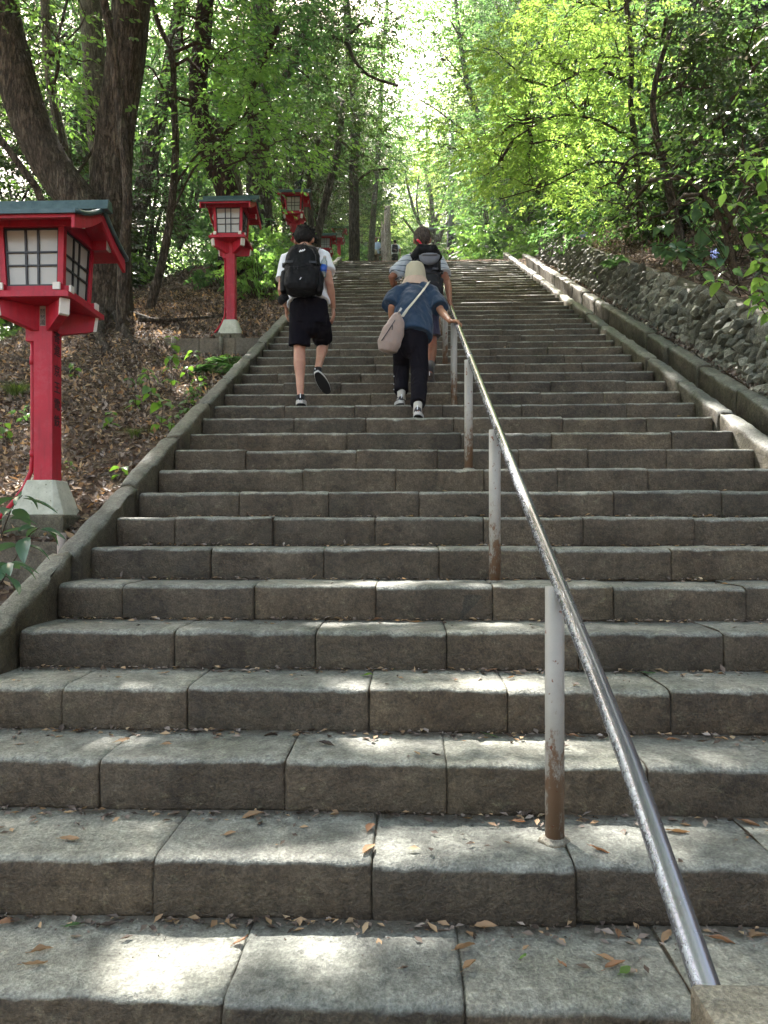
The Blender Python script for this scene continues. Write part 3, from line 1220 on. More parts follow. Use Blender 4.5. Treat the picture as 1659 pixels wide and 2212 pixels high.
# ------------------------------------------------------------------ lanterns
RED, GRN, BLK, PAN, WHT = 'red_paint', 'green_roof', 'black_lattice', 'milk_pane', 'white_paint'


def text_mesh(body, size, align='CENTER'):
    c = bpy.data.curves.new('t', 'FONT')
    c.body = body
    c.size = size
    c.align_x = align
    c.align_y = 'CENTER'
    c.extrude = 0.0006
    c.offset = size * 0.012
    c.resolution_u = 3
    o = bpy.data.objects.new('t', c)
    COL.objects.link(o)
    dg = bpy.context.evaluated_depsgraph_get()
    me = bpy.data.meshes.new_from_object(o.evaluated_get(dg))
    bpy.data.objects.remove(o)
    return me


def P_(name, mb, mat, parent, bev=0.0, smooth=False, **kw):
    me = bevel_mesh(mb, bev, 2, name=name) if bev else mb.mesh(name, smooth)
    return put(name, me, MAT[mat], parent=parent, **kw)


def make_lantern(loc, label, lettered=False):
    t = thing('lantern', label, 'lantern', loc, 0.0, 'red wooden lanterns along the left of the steps')
    # splayed concrete foot on a mossy footing
    b = MB()
    zt, hb, ht = 0.215, 0.158, 0.086
    poly_b = [(-hb, -hb), (hb - 0.045, -hb), (hb, -hb + 0.045), (hb, hb - .04), (hb - .04, hb), (-hb + .04, hb), (-hb, hb - .04)]
    poly_t = [(-ht, -ht), (ht - 0.012, -ht), (ht, -ht + 0.012), (ht, ht - .01), (ht - .01, ht), (-ht + .01, ht), (-ht, ht - .01)]
    n = len(poly_b)
    v = [(x, y, 0) for x, y in poly_b] + [(x, y, zt) for x, y in poly_t]
    f = [tuple(range(n - 1, -1, -1)), tuple(range(n, 2 * n))] + [(i, (i + 1) % n, (i + 1) % n + n, i + n) for i in range(n)]
    b.add(v, f)
    P_('base', b, 'base_concrete', t, 0.006)
    P_('footing', MB().box((0, 0, -0.07), (0.38, 0.38, 0.139)), 'moss_cap', t, 0.015)
    # post
    P_('post', MB().box((0, 0, (zt + 1.29) / 2), (0.118, 0.118, 1.29 - zt)), RED, t, 0.003)
    P_('junction_box', MB().box((-0.086, -0.0, 1.13), (0.056, 0.10, 0.115)), RED, t, 0.003)
    cpts = [(-0.080, -.03, 1.075), (-0.080, -.03, 0.95), (-0.079, -.03, 0.60), (-0.079, -.03, 0.38), (-0.09, -.03, 0.27), (-0.13, -.04, 0.17), (-0.20, -.05, 0.07), (-0.28, -.06, -0.03)]
    c = P_('conduit', MB().tube(cpts, 0.013, 10), RED, t, smooth=True)
    put('coupling', MB().tube([(-0.080, -.03, 0.93), (-0.080, -.03, 0.985)], 0.017, 10).mesh('coupling', True), MAT[RED], parent=c)
    put('coupling', MB().tube([(-0.079, -.03, 0.36), (-0.079, -.03, 0.40)], 0.017, 10).mesh('coupling', True), MAT[RED], parent=c)
    # brackets
    zb = 1.205
    for ka in range(4):
        ang = pi / 4 + ka * pi / 2
        Rz = Matrix.Rotation(ang, 3, 'Z')

        def arm(poly, w):
            m = MB().prism(poly, -w / 2, w / 2)
            m.v = [tuple(Rz @ Vector(p)) for p in m.v]
            return m
        br = P_('bracket', arm([(0.02, zb - 0.07), (0.09, zb - 0.07), (0.290, zb - 0.012), (0.302, zb + 0.078), (0.02, zb + 0.078)], 0.052), RED, t, 0.002)
        put('end_cap', arm([(0.272, zb - 0.0195), (0.293, zb - 0.0135), (0.3055, zb + 0.0765), (0.286, zb + 0.0765)], 0.0555).mesh('end_cap'), MAT[WHT], parent=br)
    # tray with lipped edge
    zt2 = 1.30
    tr = MB()
    tr.box((0, 0, zt2), (0.50, 0.50, 0.03)).box((0, 0, zt2 + 0.02), (0.47, 0.47, 0.012))
    P_('tray', tr, RED, t)
    # crossed sill beams with white ends
    zs = zt2 + 0.046
    for k in (-1, 1):
        s = P_('sill_beam', MB().box((0, k * 0.172, zs), (0.455, 0.040, 0.040)), RED, t, 0.002)
        for e in (-1, 1):
            put('end_cap', MB().box((e * 0.2335, k * 0.172, zs), (0.013, 0.042, 0.042)).mesh('end_cap'), MAT[WHT], parent=s)
        s = P_('sill_beam', MB().box((k * 0.172, 0, zs + 0.004), (0.040, 0.455, 0.040)), RED, t, 0.002)
        for e in (-1, 1):
            put('end_cap', MB().box((k * 0.172, e * 0.2335, zs + 0.004), (0.042, 0.013, 0.042)).mesh('end_cap'), MAT[WHT], parent=s)
    # light box: four slightly splayed corner posts, panes and lattice
    z0, z1 = zs + 0.02, 1.715
    hb2, ht2 = 0.172, 0.186
    for sx in (-1, 1):
        for sy in (-1, 1):
            m = MB()
            w = 0.036
            v = []
            for z, h_ in ((z0, hb2), (z1, ht2)):
                for dx, dy in ((-1, -1), (1, -1), (1, 1), (-1, 1)):
                    v.append((sx * h_ + dx * w / 2, sy * h_ + dy * w / 2, z))
            m.add(v, [(3, 2, 1, 0), (4, 5, 6, 7), (0, 1, 5, 4), (1, 2, 6, 5), (2, 3, 7, 6), (3, 0, 4, 7)])
            P_('corner_post', m, RED, t, 0.002)
    for ax, sg, nm in (('y', -1, 'front'), ('x', 1, 'side'), ('x', -1, 'side'), ('y', 1, 'back')):
        def pt(u, z, dep):
            k = (z - z0) / (z1 - z0)
            h_ = hb2 + (ht2 - hb2) * k
            q = sg * (h_ + dep)
            uu = u * (h_ - 0.018)
            return (uu, q, z) if ax == 'y' else (q, uu, z)
        fr = put('window', None, parent=t)
        us = [-1, -0.27, 0.09, 1] if True else None
        us = [-1, -0.24, 0.22, 1]
        zs_ = [z0 + 0.004, z0 + 0.125, z0 + 0.203, z1 - 0.006]
        for a in range(3):
            for b_ in range(3):
                q = [pt(us[a], zs_[b_], -0.004), pt(us[a + 1], zs_[b_], -0.004), pt(us[a + 1], zs_[b_ + 1], -0.004), pt(us[a], zs_[b_ + 1], -0.004)]
                q2 = [pt(us[a], zs_[b_], -0.008), pt(us[a + 1], zs_[b_], -0.008), pt(us[a + 1], zs_[b_ + 1], -0.008), pt(us[a], zs_[b_ + 1], -0.008)]
                m = MB().add(q + q2, [(0, 1, 2, 3), (7, 6, 5, 4), (0, 4, 5, 1), (1, 5, 6, 2), (2, 6, 7, 3), (3, 7, 4, 0)])
                put('pane', m.mesh('pane'), MAT[PAN], parent=fr)
        lat = MB()
        wv = 0.011
        nrm = (0, 1, 0) if ax == 'y' else (1, 0, 0)
        for u in (-0.975, us[1], us[2], 0.975):
            lat.bar(pt(u, zs_[0], 0.0), pt(u, zs_[3], 0.0), 0.012 if ax == 'y' else 0.012, 0.012, up=nrm)
        for z in (zs_[0] + .004, zs_[1], zs_[2], zs_[3] - .004):
            lat.bar(pt(-1, z, 0.0015), pt(1, z, 0.0015), 0.009, 0.012, up=nrm)
        put('lattice', lat.mesh('lattice'), MAT[BLK], parent=fr)
    # ceiling of the light box
    P_('box_floor', MB().box((0, 0, z0 - 0.002), (0.34, 0.34, 0.008)), RED, t)
    # head beams
    zh = 1.742
    for k in (-1, 1):
        s = P_('head_beam', MB().box((0, k * 0.188, zh), (0.60, 0.042, 0.058)), RED, t, 0.002)
        for e in (-1, 1):
            put('end_cap', MB().box((e * 0.3065, k * 0.188, zh), (0.013, 0.044, 0.060)).mesh('end_cap'), MAT[WHT], parent=s)
        P_('head_beam', MB().box((k * 0.188, 0, zh + 0.003), (0.042, 0.332, 0.058)), RED, t, 0.002)
        # gable infill
        P_('gable_panel', MB().prism([(-0.205, zh + .03), (0.205, zh + .03), (0, zh + 0.128)], k * 0.188 - .012, k * 0.188 + .012, 'x'), RED, t)
    s = P_('ridge_beam', MB().box((0, 0, 1.852), (0.66, 0.036, 0.045)), RED, t, 0.002)
    for e in (-1, 1):
        put('end_cap', MB().box((e * 0.3365, 0, 1.852), (0.013, 0.038, 0.047)).mesh('end_cap'), MAT[WHT], parent=s)

    # roof: two concave slopes
    def prof(u):           # u 0 ridge .. 1 eave: y, z
        return 0.375 * u, 1.905 - 0.172 * (1.45 * u - 0.45 * u * u)
    N = 9
    hx = 0.355
    th = 0.016
    for sg in (-1, 1):
        v, f = [], []
        for i in range(N + 1):
            y, z = prof(i / N)
            for x in (-hx, hx):
                v += [(x, sg * y, z), (x, sg * y, z - th)]
        for i in range(N):
            a, b2 = i * 4, (i + 1) * 4
            f += [(a, a + 2, b2 + 2, b2), (a + 1, b2 + 1, b2 + 3, a + 3), (a, b2, b2 + 1, a + 1), (a + 2, a + 3, b2 + 3, b2 + 2)]
        f += [(0, 1, 3, 2), (N * 4, N * 4 + 2, N * 4 + 3, N * 4 + 1)]
        m = MB().add(v, f)
        put('roof', m.mesh('roof', False), MAT[GRN], parent=t)
        # red boarding underneath
        v, f = [], []
        for i in range(N + 1):
            y, z = prof(i / N * 0.97)
            for x in (-hx + .012, hx - .012):
                v += [(x, sg * y, z - th - 0.001), (x, sg * y, z - th - 0.022)]
        for i in range(N):
            a, b2 = i * 4, (i + 1) * 4
            f += [(a, a + 2, b2 + 2, b2), (a + 1, b2 + 1, b2 + 3, a + 3), (a, b2, b2 + 1, a + 1), (a + 2, a + 3, b2 + 3, b2 + 2)]
        f += [(0, 1, 3, 2), (N * 4, N * 4 + 2, N * 4 + 3, N * 4 + 1)]
        put('soffit', MB().add(v, f).mesh('soffit'), MAT[RED], parent=t)
        # curved barge boards
        for e in (-1, 1):
            v, f = [], []
            for i in range(N + 1):
                y, z = prof(i / N * 0.985)
                dpt = 0.062 + 0.02 * (i / N)
                for x in (e * (hx - 0.030), e * (hx - 0.011)):
                    v += [(x, sg * y, z - th - 0.0235), (x, sg * y, z - th - dpt)]
            for i in range(N):
                a, b2 = i * 4, (i + 1) * 4
                f += [(a, a + 2, b2 + 2, b2), (a + 1, b2 + 1, b2 + 3, a + 3), (a, b2, b2 + 1, a + 1), (a + 2, a + 3, b2 + 3, b2 + 2)]
            f += [(0, 1, 3, 2), (N * 4, N * 4 + 2, N * 4 + 3, N * 4 + 1)]
            put('barge_board', MB().add(v, f).mesh('barge_board'), MAT[RED], parent=t)
            # thick rolled verge of the metal roof
            pts = [(e * (hx + 0.002), sg * prof(i / N)[0], prof(i / N)[1] - 0.004) for i in range(N + 1)]
            put('verge', MB().tube(pts, [(0.010, 0.016)] * len(pts), 6, side=(1, 0, 0)).mesh('verge', True), MAT[GRN], parent=t)
        pts = [(x, sg * 0.377, prof(1)[1] - 0.006) for x in (-hx, hx)]
        put('eave_edge', MB().bar(pts[0], pts[1], 0.014, 0.024).mesh('eave_edge'), MAT[GRN], parent=t)
    rc = MB().prism([(-0.042, 1.887), (-0.026, 1.950), (0.026, 1.950), (0.042, 1.887)], -0.395, 0.395, 'x')
    P_('ridge_cap', rc, GRN, t, 0.003)
    if lettered:
        me = None
        zc = [1.10, 1.02, 0.893, 0.789, 0.685, 0.58]
        for ch, z in zip('寄進京王電鉄', zc):
            me = text_mesh(ch, 0.078)
            o = put('lettering', me, MAT['ink'], parent=t, loc=(0.0597, 0.0, z))
            o.rotation_euler = (radians(90), 0, radians(90))
            o.scale = (1, 1.0, 1)
        pq = P_('plaque', MB().box((0.0, -0.0605, 1.225), (0.036, 0.003, 0.123)), 'plaque', t)
        for ch, z in zip('琵琶瀧', (1.250, 1.215, 1.181)):
            o = put('lettering', text_mesh(ch, 0.031), MAT['ink'], parent=pq, loc=(0.0, -0.0622, z))
            o.rotation_euler = (radians(90), 0, 0)
            o.scale = (1, 1.1, 1)
        for dx in (-1, 1):
            put('border', MB().box((dx * 0.0145, -0.0622, 1.216), (0.0015, 0.001, 0.104)).mesh('border'), MAT['ink'], parent=pq)
    return t


L1 = make_lantern(W(103, 1113, 4.50), 'nearest red lantern with black lettering down its post, on a splayed concrete foot', True)
p = W(500, 727, 10.05)
L2 = make_lantern(p, 'red lantern with its foot on the pad between the great tree and the left curb')


def lantern_copy(px, py_roof, d, lab):
    c = copy_tree(L2)
    top = W(px, py_roof, d)
    c.location = (top.x, top.y, top.z - 1.95)
    c['label'] = lab
    return c


lantern_copy(636, 410, 17.3, 'red lantern rising right behind the head of the young man in white')
lantern_copy(704, 504, 25.5, 'red lantern whose body just clears the top of the left curb')
lantern_copy(733, 489, 33.0, 'red lantern half buried in green leaves beyond the landing')
lantern_copy(818, 546, 44.0, 'far red lantern low between the two distant walkers')
# ------------------------------------------------------------------ people
def lerp(a, b, t):
    return Vector(a) + (Vector(b) - Vector(a)) * t


def add_hand(mb, wrist, d, palm_n, _s=1.0, curl=0.5, thumb=1, spread=0.12, s=1.0):
    """palm and five bent fingers; d along the hand, palm_n out of the palm"""
    d = Vector(d).normalized()
    n = Vector(palm_n)
    n = (n - d * n.dot(d)).normalized()
    side = d.cross(n) * thumb
    w = Vector(wrist)
    pc = w + d * 0.045 * s
    R = Matrix((side, d, n)).transposed()
    mb.blob(pc, (0.039 * s, 0.052 * s, 0.017 * s), R)
    for k, (off, L) in enumerate(((0.028, .068), (0.0095, .078), (-0.0095, .072), (-0.028, .056))):
        p = w + d * 0.082 * s + side * off * s
        dd = (d + side * (off * spread / 0.03)).normalized()
        pts = [p - dd * 0.02 * s]
        ang = curl * 0.35
        for seg in range(3):
            v = dd * cos(ang) + n * sin(ang)
            p = pts[-1] + v * (L * s * (0.46, 0.32, 0.26)[seg] + (0.02 * s if seg == 0 else 0))
            pts.append(p)
            ang += curl * 0.85
        mb.tube(pts, [0.0092 * s, 0.0088 * s, 0.0082 * s, 0.0068 * s], 8, 'round')
    p = w + d * 0.028 * s + side * 0.030 * s
    v1 = (d * 0.6 + side * 0.75 + n * 0.25).normalized()
    v2 = (d * 0.85 + side * 0.25 + n * 0.45 * curl * 2).normalized()
    mb.tube([p, p + v1 * 0.034 * s, p + v1 * 0.034 * s + v2 * 0.028 * s, p + v1 * 0.034 * s + v2 * 0.05 * s], [0.0125 * s, 0.0105 * s, 0.0095 * s, 0.0075 * s], 8, 'round')


def add_head(mb, c, fwd, up, s=1.0):
    """skull, jaw, nose, lips, brow, ears; c is the middle of the head"""
    f = Vector(fwd).normalized()
    u = Vector(up)
    u = (u - f * u.dot(f)).normalized()
    r = f.cross(u)
    R = Matrix((r, f, u)).transposed()
    c = Vector(c)

    def q(x, y, z):
        return c + (r * x + f * y + u * z) * s
    mb.blob(q(0, -0.010, 0.022), (0.075 * s, 0.094 * s, 0.090 * s), R)
    mb.blob(q(0, 0.028, -0.040), (0.056 * s, 0.060 * s, 0.070 * s), R)
    mb.blob(q(0, 0.060, -0.088), (0.026 * s, 0.022 * s, 0.020 * s), R)
    mb.blob(q(0, 0.096, -0.022), (0.012 * s, 0.020 * s, 0.022 * s), R)
    mb.blob(q(0, 0.100, -0.034), (0.017 * s, 0.012 * s, 0.010 * s), R)
    mb.blob(q(0, 0.084, -0.060), (0.024 * s, 0.009 * s, 0.008 * s), R)
    mb.blob(q(0, 0.078, 0.022), (0.048 * s, 0.014 * s, 0.011 * s), R)
    for e in (-1, 1):
        mb.blob(q(e * 0.077, -0.012, -0.008), (0.010 * s, 0.020 * s, 0.033 * s), R @ Matrix.Rotation(e * 0.25, 3, 'Z'))
    return q, R


def eyes(parent, q, R, s=1.0):
    for e in (-1, 1):
        o = put('eye', MB().blob(q(e * 0.031, 0.073, 0.002), 0.012 * s, None, 10, 8).mesh('eye', True), MAT['eye_white'], parent=parent)
        put('iris', MB().blob(q(e * 0.031, 0.0805, 0.002), (0.006 * s, 0.006 * s, 0.006 * s), None, 8, 6).mesh('iris', True), MAT['eye_dark'], parent=o)


def body_mesh(J, s=1.0, voxel=0.006, hands=None, head_up=(0, 0, 1), head_fwd=(0, 1, 0), calf=1.0, girth=1.0, hs=1.0):
    mb = MB()
    side = (J['shR'] - J['shL']).normalized()
    g = girth
    torso = [J['pelvis'] - Vector((0, 0, 0.09 * s)), J['pelvis'], lerp(J['pelvis'], J['chest'], .45), J['chest'], lerp(J['chest'], J['neck'], .6), J['neck'], lerp(J['neck'], J['head'], 0.55)]
    mb.tube(torso, [(.135 * s * g, .095 * s * g), (.155 * s * g, .115 * s * g), (.135 * s * g, .10 * s * g), (.16 * s * g, .11 * s * g), (.12 * s * g, .085 * s * g), (.062 * s, .062 * s), (.054 * s, .058 * s)], 18, 'round', side=side)
    for k in 'LR':
        hip, kn, an = J['hip' + k], J['knee' + k], J['ank' + k]
        bk = Vector((0, -0.012 * s, 0)) * calf
        mb.tube([hip + Vector((0, 0, .05 * s)), hip, lerp(hip, kn, .5), kn, lerp(kn, an, .3) + bk, lerp(kn, an, .62), an, an + (an - kn).normalized() * 0.03 * s],
                [.070 * s, .074 * s, .064 * s, .053 * s, .053 * s * calf, .040 * s, .031 * s, .033 * s], 14, 'round')
        sh, el, wr = J['sh' + k], J['elb' + k], J['wri' + k]
        mb.tube([lerp(J['neck'], sh, .45), sh, lerp(sh, el, .4), el, lerp(el, wr, .3), lerp(el, wr, .75), wr], [.055 * s, .053 * s, .044 * s, .036 * s, .037 * s, .027 * s, .024 * s], 12, 'round')
        fu = Vector(J.get('up' + k, (0, 0, 1))).normalized() * 0.042 * s
        h, tt = J['heel' + k] + fu, lerp(J['heel' + k], J['toe' + k], .85) + fu * .8
        mb.tube([h, lerp(h, tt, .3), lerp(h, tt, .7), tt], [(.018 * s, .020 * s), (.024 * s, .022 * s), (.028 * s, .012 * s), (.018 * s, .010 * s)], 10, 'round', side=side)
        mb.tube([an, lerp(h, tt, .22)], [.032 * s, .034 * s], 10, 'round')
        if hands:
            add_hand(mb, *hands[k], s=s)
    q, R = add_head(mb, J['head'], head_fwd, head_up, s * hs)
    return remesh(mb, voxel, 3), q, R


def shoe(parent, heel, toe, s, mats, up=(0, 0, 1), thick=0.026, an=None):
    h, t_ = Vector(heel), Vector(toe)
    f = (t_ - h).normalized()
    u = Vector(up)
    u = (u - f * u.dot(f)).normalized()
    r = f.cross(u)
    L = (t_ - h).length
    h = h - f * 0.01
    mb = MB()
    R = Matrix((r, f, u)).transposed()
    mb.blob(h + f * 0.045 * s + u * 0.045 * s, (0.036 * s, 0.050 * s, 0.045 * s), R)
    mb.blob(h + f * L * .45 + u * 0.040 * s, (0.038 * s, 0.085 * s, 0.036 * s), R)
    mb.blob(h + f * L * .78 + u * 0.030 * s, (0.045 * s, 0.070 * s, 0.030 * s), R)
    if an is not None:
        mb.tube([h + f * 0.05 * s + u * 0.05 * s, Vector(an) - (Vector(an) - h - u * 0.05).normalized() * 0.01], [.040 * s, .039 * s], 12)
    o = put('shoe', remesh(mb, 0.005, 3), MAT[mats[0]], parent=parent)
    # outline of the sole
    out = []
    for k in range(20):
        a = 2 * pi * k / 20
        y = 0.5 - 0.5 * cos(a)
        w = (0.034 + 0.014 * math.sin(min(1, max(0, y)) * pi * 0.9)) * (1 if 0.02 < y < .98 else .4) * s
        x = w * (1 if a < pi else -1) * (abs(sin(a)) ** 0.5)
        out.append((x, y * (L + 0.02 * s)))
    for nm, a0, a1, mt, sc in (('midsole', 0.0, thick, mats[1], 1.06), ('outsole', -0.009, 0.001, mats[2], 0.98)):
        m = MB()
        n = len(out)
        v = [h + r * x * sc + f * y + u * (a0 * s) for x, y in out] + [h + r * x * sc * .97 + f * y + u * (a1 * s + 0.012 * (1 - y / L) * (nm == 'midsole')) for x, y in out]
        m.add(v, [tuple(range(n)), tuple(range(2 * n - 1, n - 1, -1))] + [(i, i + n, (i + 1) % n + n, (i + 1) % n) for i in range(n)])
        put(nm, m.mesh(nm), MAT[mt], parent=o)
    put('heel_tab', MB().bar(h + f * (-0.006) + u * 0.045 * s, h + f * (-0.002) + u * 0.085 * s, 0.008, 0.003, up=f).mesh('heel_tab'), MAT['logo_white'], parent=o)
    return o


def sleeve(mb, sh, el, k, r0, r1, neck):
    sh, el = Vector(sh), Vector(el)
    end = lerp(sh, el, k)
    mb.tube([lerp(Vector(neck), sh, .35), sh + (sh - el).normalized() * 0.012, lerp(sh, end, .5), end], [r0 * .95, r0, (r0 + r1) / 2, r1], 16)


def ribbon(pts, w, th, side_fn, mat, name, parent):
    """flat strap through points; side_fn gives the width direction"""
    m = MB()
    pts = [Vector(p) for p in pts]
    v, f = [], []
    n = len(pts)
    for i, p in enumerate(pts):
        t = (pts[min(i + 1, n - 1)] - pts[max(i - 1, 0)]).normalized()
        sd = Vector(side_fn(i))
        sd = (sd - t * sd.dot(t)).normalized()
        nn = t.cross(sd)
        for a, b in ((-1, -1), (1, -1), (1, 1), (-1, 1)):
            v.append(p + sd * (a * w / 2) + nn * (b * th / 2))
    for i in range(n - 1):
        for k in range(4):
            k2 = (k + 1) % 4
            f.append((i * 4 + k, i * 4 + k2, (i + 1) * 4 + k2, (i + 1) * 4 + k))
    f += [(3, 2, 1, 0), tuple((n - 1) * 4 + k for k in range(4))]
    return put(name, m.add(v, f).mesh(name, False), MAT[mat], parent=parent)


# ---- young man in a white T-shirt
def young_man():
    d = 6.62
    J = dict(pelvis=W(667, 668, d), chest=W(661, 588, d + .10), neck=W(658, 545, d + .20), head=W(658, 521, d + .29),
             shL=W(620, 562, d + .14), shR=W(700, 560, d + .14), elbL=W(608, 628, d + .10), elbR=W(713, 617, d - .02),
             wriL=W(618, 664, d + .30), wriR=W(720, 666, d + .10),
             hipL=W(647, 690, d), hipR=W(688, 690, d + .02), kneeL=W(647, 757, d + .02), ankL=W(649, 852, d - .12),
             kneeR=W(699, 742, d + .30), ankR=W(687, 794, d - .02))
    J['heelL'] = W(649, 871, d - .17)
    J['toeL'] = J['heelL'] + Vector((-0.02, 0.235, -0.002))
    J['heelR'] = W(684, 806, d - .10)
    J['toeR'] = W(703, 838, d + .02)
    upR = (J['toeR'] - J['heelR']).cross(Vector((1, 0, 0.35)))
    if upR.y < 0:
        upR = -upR
    J['upR'] = upR
    root = thing('person', 'young man in white T-shirt and black shorts climbing with one foot lifted', 'person', J['pelvis'])
    inv = Matrix.Translation(-J['pelvis'])
    root_parent = put('rig', None, parent=root) if False else root
    hands = {'L': (J['wriL'], (0.02, 0.25, -0.6), (1, 0, 0.1), 1, 0.5, -1), 'R': (J['wriR'], (0.02, 0.05, -1), (-0.9, 0.1, 0), 1, 0.6, 1)}
    fw = (0.05, 0.80, -0.55)
    me, q, R = body_mesh(J, 1.0, 0.006, hands, head_up=(0, 0.5, 0.85), head_fwd=fw, calf=1.05, hs=1.12)
    kids = [put('body', me, MAT['skin_light'])]
    b0 = kids[0]
    eyes(b0, q, R)
    # hair
    hm = MB()
    hm.blob(q(0, -0.020, 0.036), (0.102, 0.116, 0.100), R)
    hm.blob(q(0, -0.055, -0.010), (0.092, 0.074, 0.080), R)
    hm.blob(q(0, 0.045, 0.080), (0.070, 0.060, 0.045), R)
    rnd = random.Random(4)
    for k in range(70):
        a, b = rnd.uniform(0, 2 * pi), rnd.uniform(0.0, 1.75)
        x, y, z = sin(b) * cos(a) * .087, sin(b) * sin(a) * .100 - 0.022, cos(b) * .090 + 0.036
        if y > 0.05 and z < 0.03:
            continue
        if abs(x) > 0.06 and z < -0.005 and y > -0.03:
            continue
        p = q(x, y, z)
        tip = q(x * 1.10 + rnd.uniform(-.02, .02), y * 1.08 + rnd.uniform(-.02, .02), z * 1.0 - 0.018 + rnd.uniform(-.014, .012))
        hm.tube([p, lerp(p, tip, .5), tip], [0.015, 0.011, 0.004], 6, 'round')
    me = remesh(hm, 0.005, 1)
    folds(me, 0.004, (60, 60, 30), 3)
    kids.append(put('hair', me, MAT['hair_black']))
    # T-shirt
    mb = MB()
    side = (J['shR'] - J['shL']).normalized()
    hem = J['pelvis'] + Vector((0.0, 0.0, 0.045))
    mb.tube([hem + Vector((0, -.01, 0)), lerp(hem, J['chest'], .35), J['chest'], lerp(J['chest'], J['neck'], .62), lerp(J['chest'], J['neck'], .93) + Vector((0, .01, .01))],
            [(.198, .150), (.178, .135), (.182, .130), (.150, .098), (.078, .072)], 26, side=side)
    sleeve(mb, J['shL'], J['elbL'], .66, .070, .080, J['neck'])
    sleeve(mb, J['shR'], J['elbR'], .52, .070, .080, J['neck'])
    me = remesh(mb, 0.007, 4)
    folds(me, 0.011, (13, 13, 5), 2)
    kids.append(put('t_shirt', me, MAT['white_cotton']))
    # shorts
    mb = MB()
    mb.tube([J['pelvis'] + Vector((0, 0, .075)), J['pelvis'], J['pelvis'] - Vector((0, 0, .14))], [(.172, .132), (.182, .142), (.165, .120)], 24, 'round', side=side)
    for k in 'LR':
        hp, kn = J['hip' + k], J['knee' + k]
        e = lerp(hp, kn, .86 if k == 'L' else .80)
        mb.tube([hp + Vector((0, 0, .06)), lerp(hp, kn, .4), e], [.090, (.098, .100), (.101, .104)], 18)
    mb.blob(lerp(J['hipL'], J['hipR'], .5) + Vector((0, 0, -.045)), (.11, .13, .12))
    mb.blob(lerp(J['hipR'], J['kneeR'], .3), (.105, .13, .12))
    me = remesh(mb, 0.007, 4)
    folds(me, 0.009, (12, 12, 5), 8)
    kids.append(put('shorts', me, MAT['black_short']))
    kids.append(shoe(None, J['heelL'], J['toeL'], 1.0, ('shoe_black', 'sole_white', 'sole_black'), an=J['ankL']))
    upR = (J['toeR'] - J['heelR']).cross(Vector((1, 0, 0.35)))
    if upR.y < 0:
        upR = -upR
    tR = J['heelR'] + (J['toeR'] - J['heelR']).normalized() * 0.235
    kids.append(shoe(None, J['heelR'], tR, 1.0, ('shoe_black', 'sole_white', 'sole_black'), up=upR, thick=0.03, an=J['ankR']))
    # wrist watch
    kids.append(put('wristwatch', MB().tube([J['wriL'] - Vector((0, .0, -.012)), J['wriL'] + Vector((0, 0.0, -.012))], 0.032, 14).mesh('wristwatch', True), MAT['buckle']))
    for k in kids:
        k.parent = root
        k.location = -J['pelvis']
    return root, J


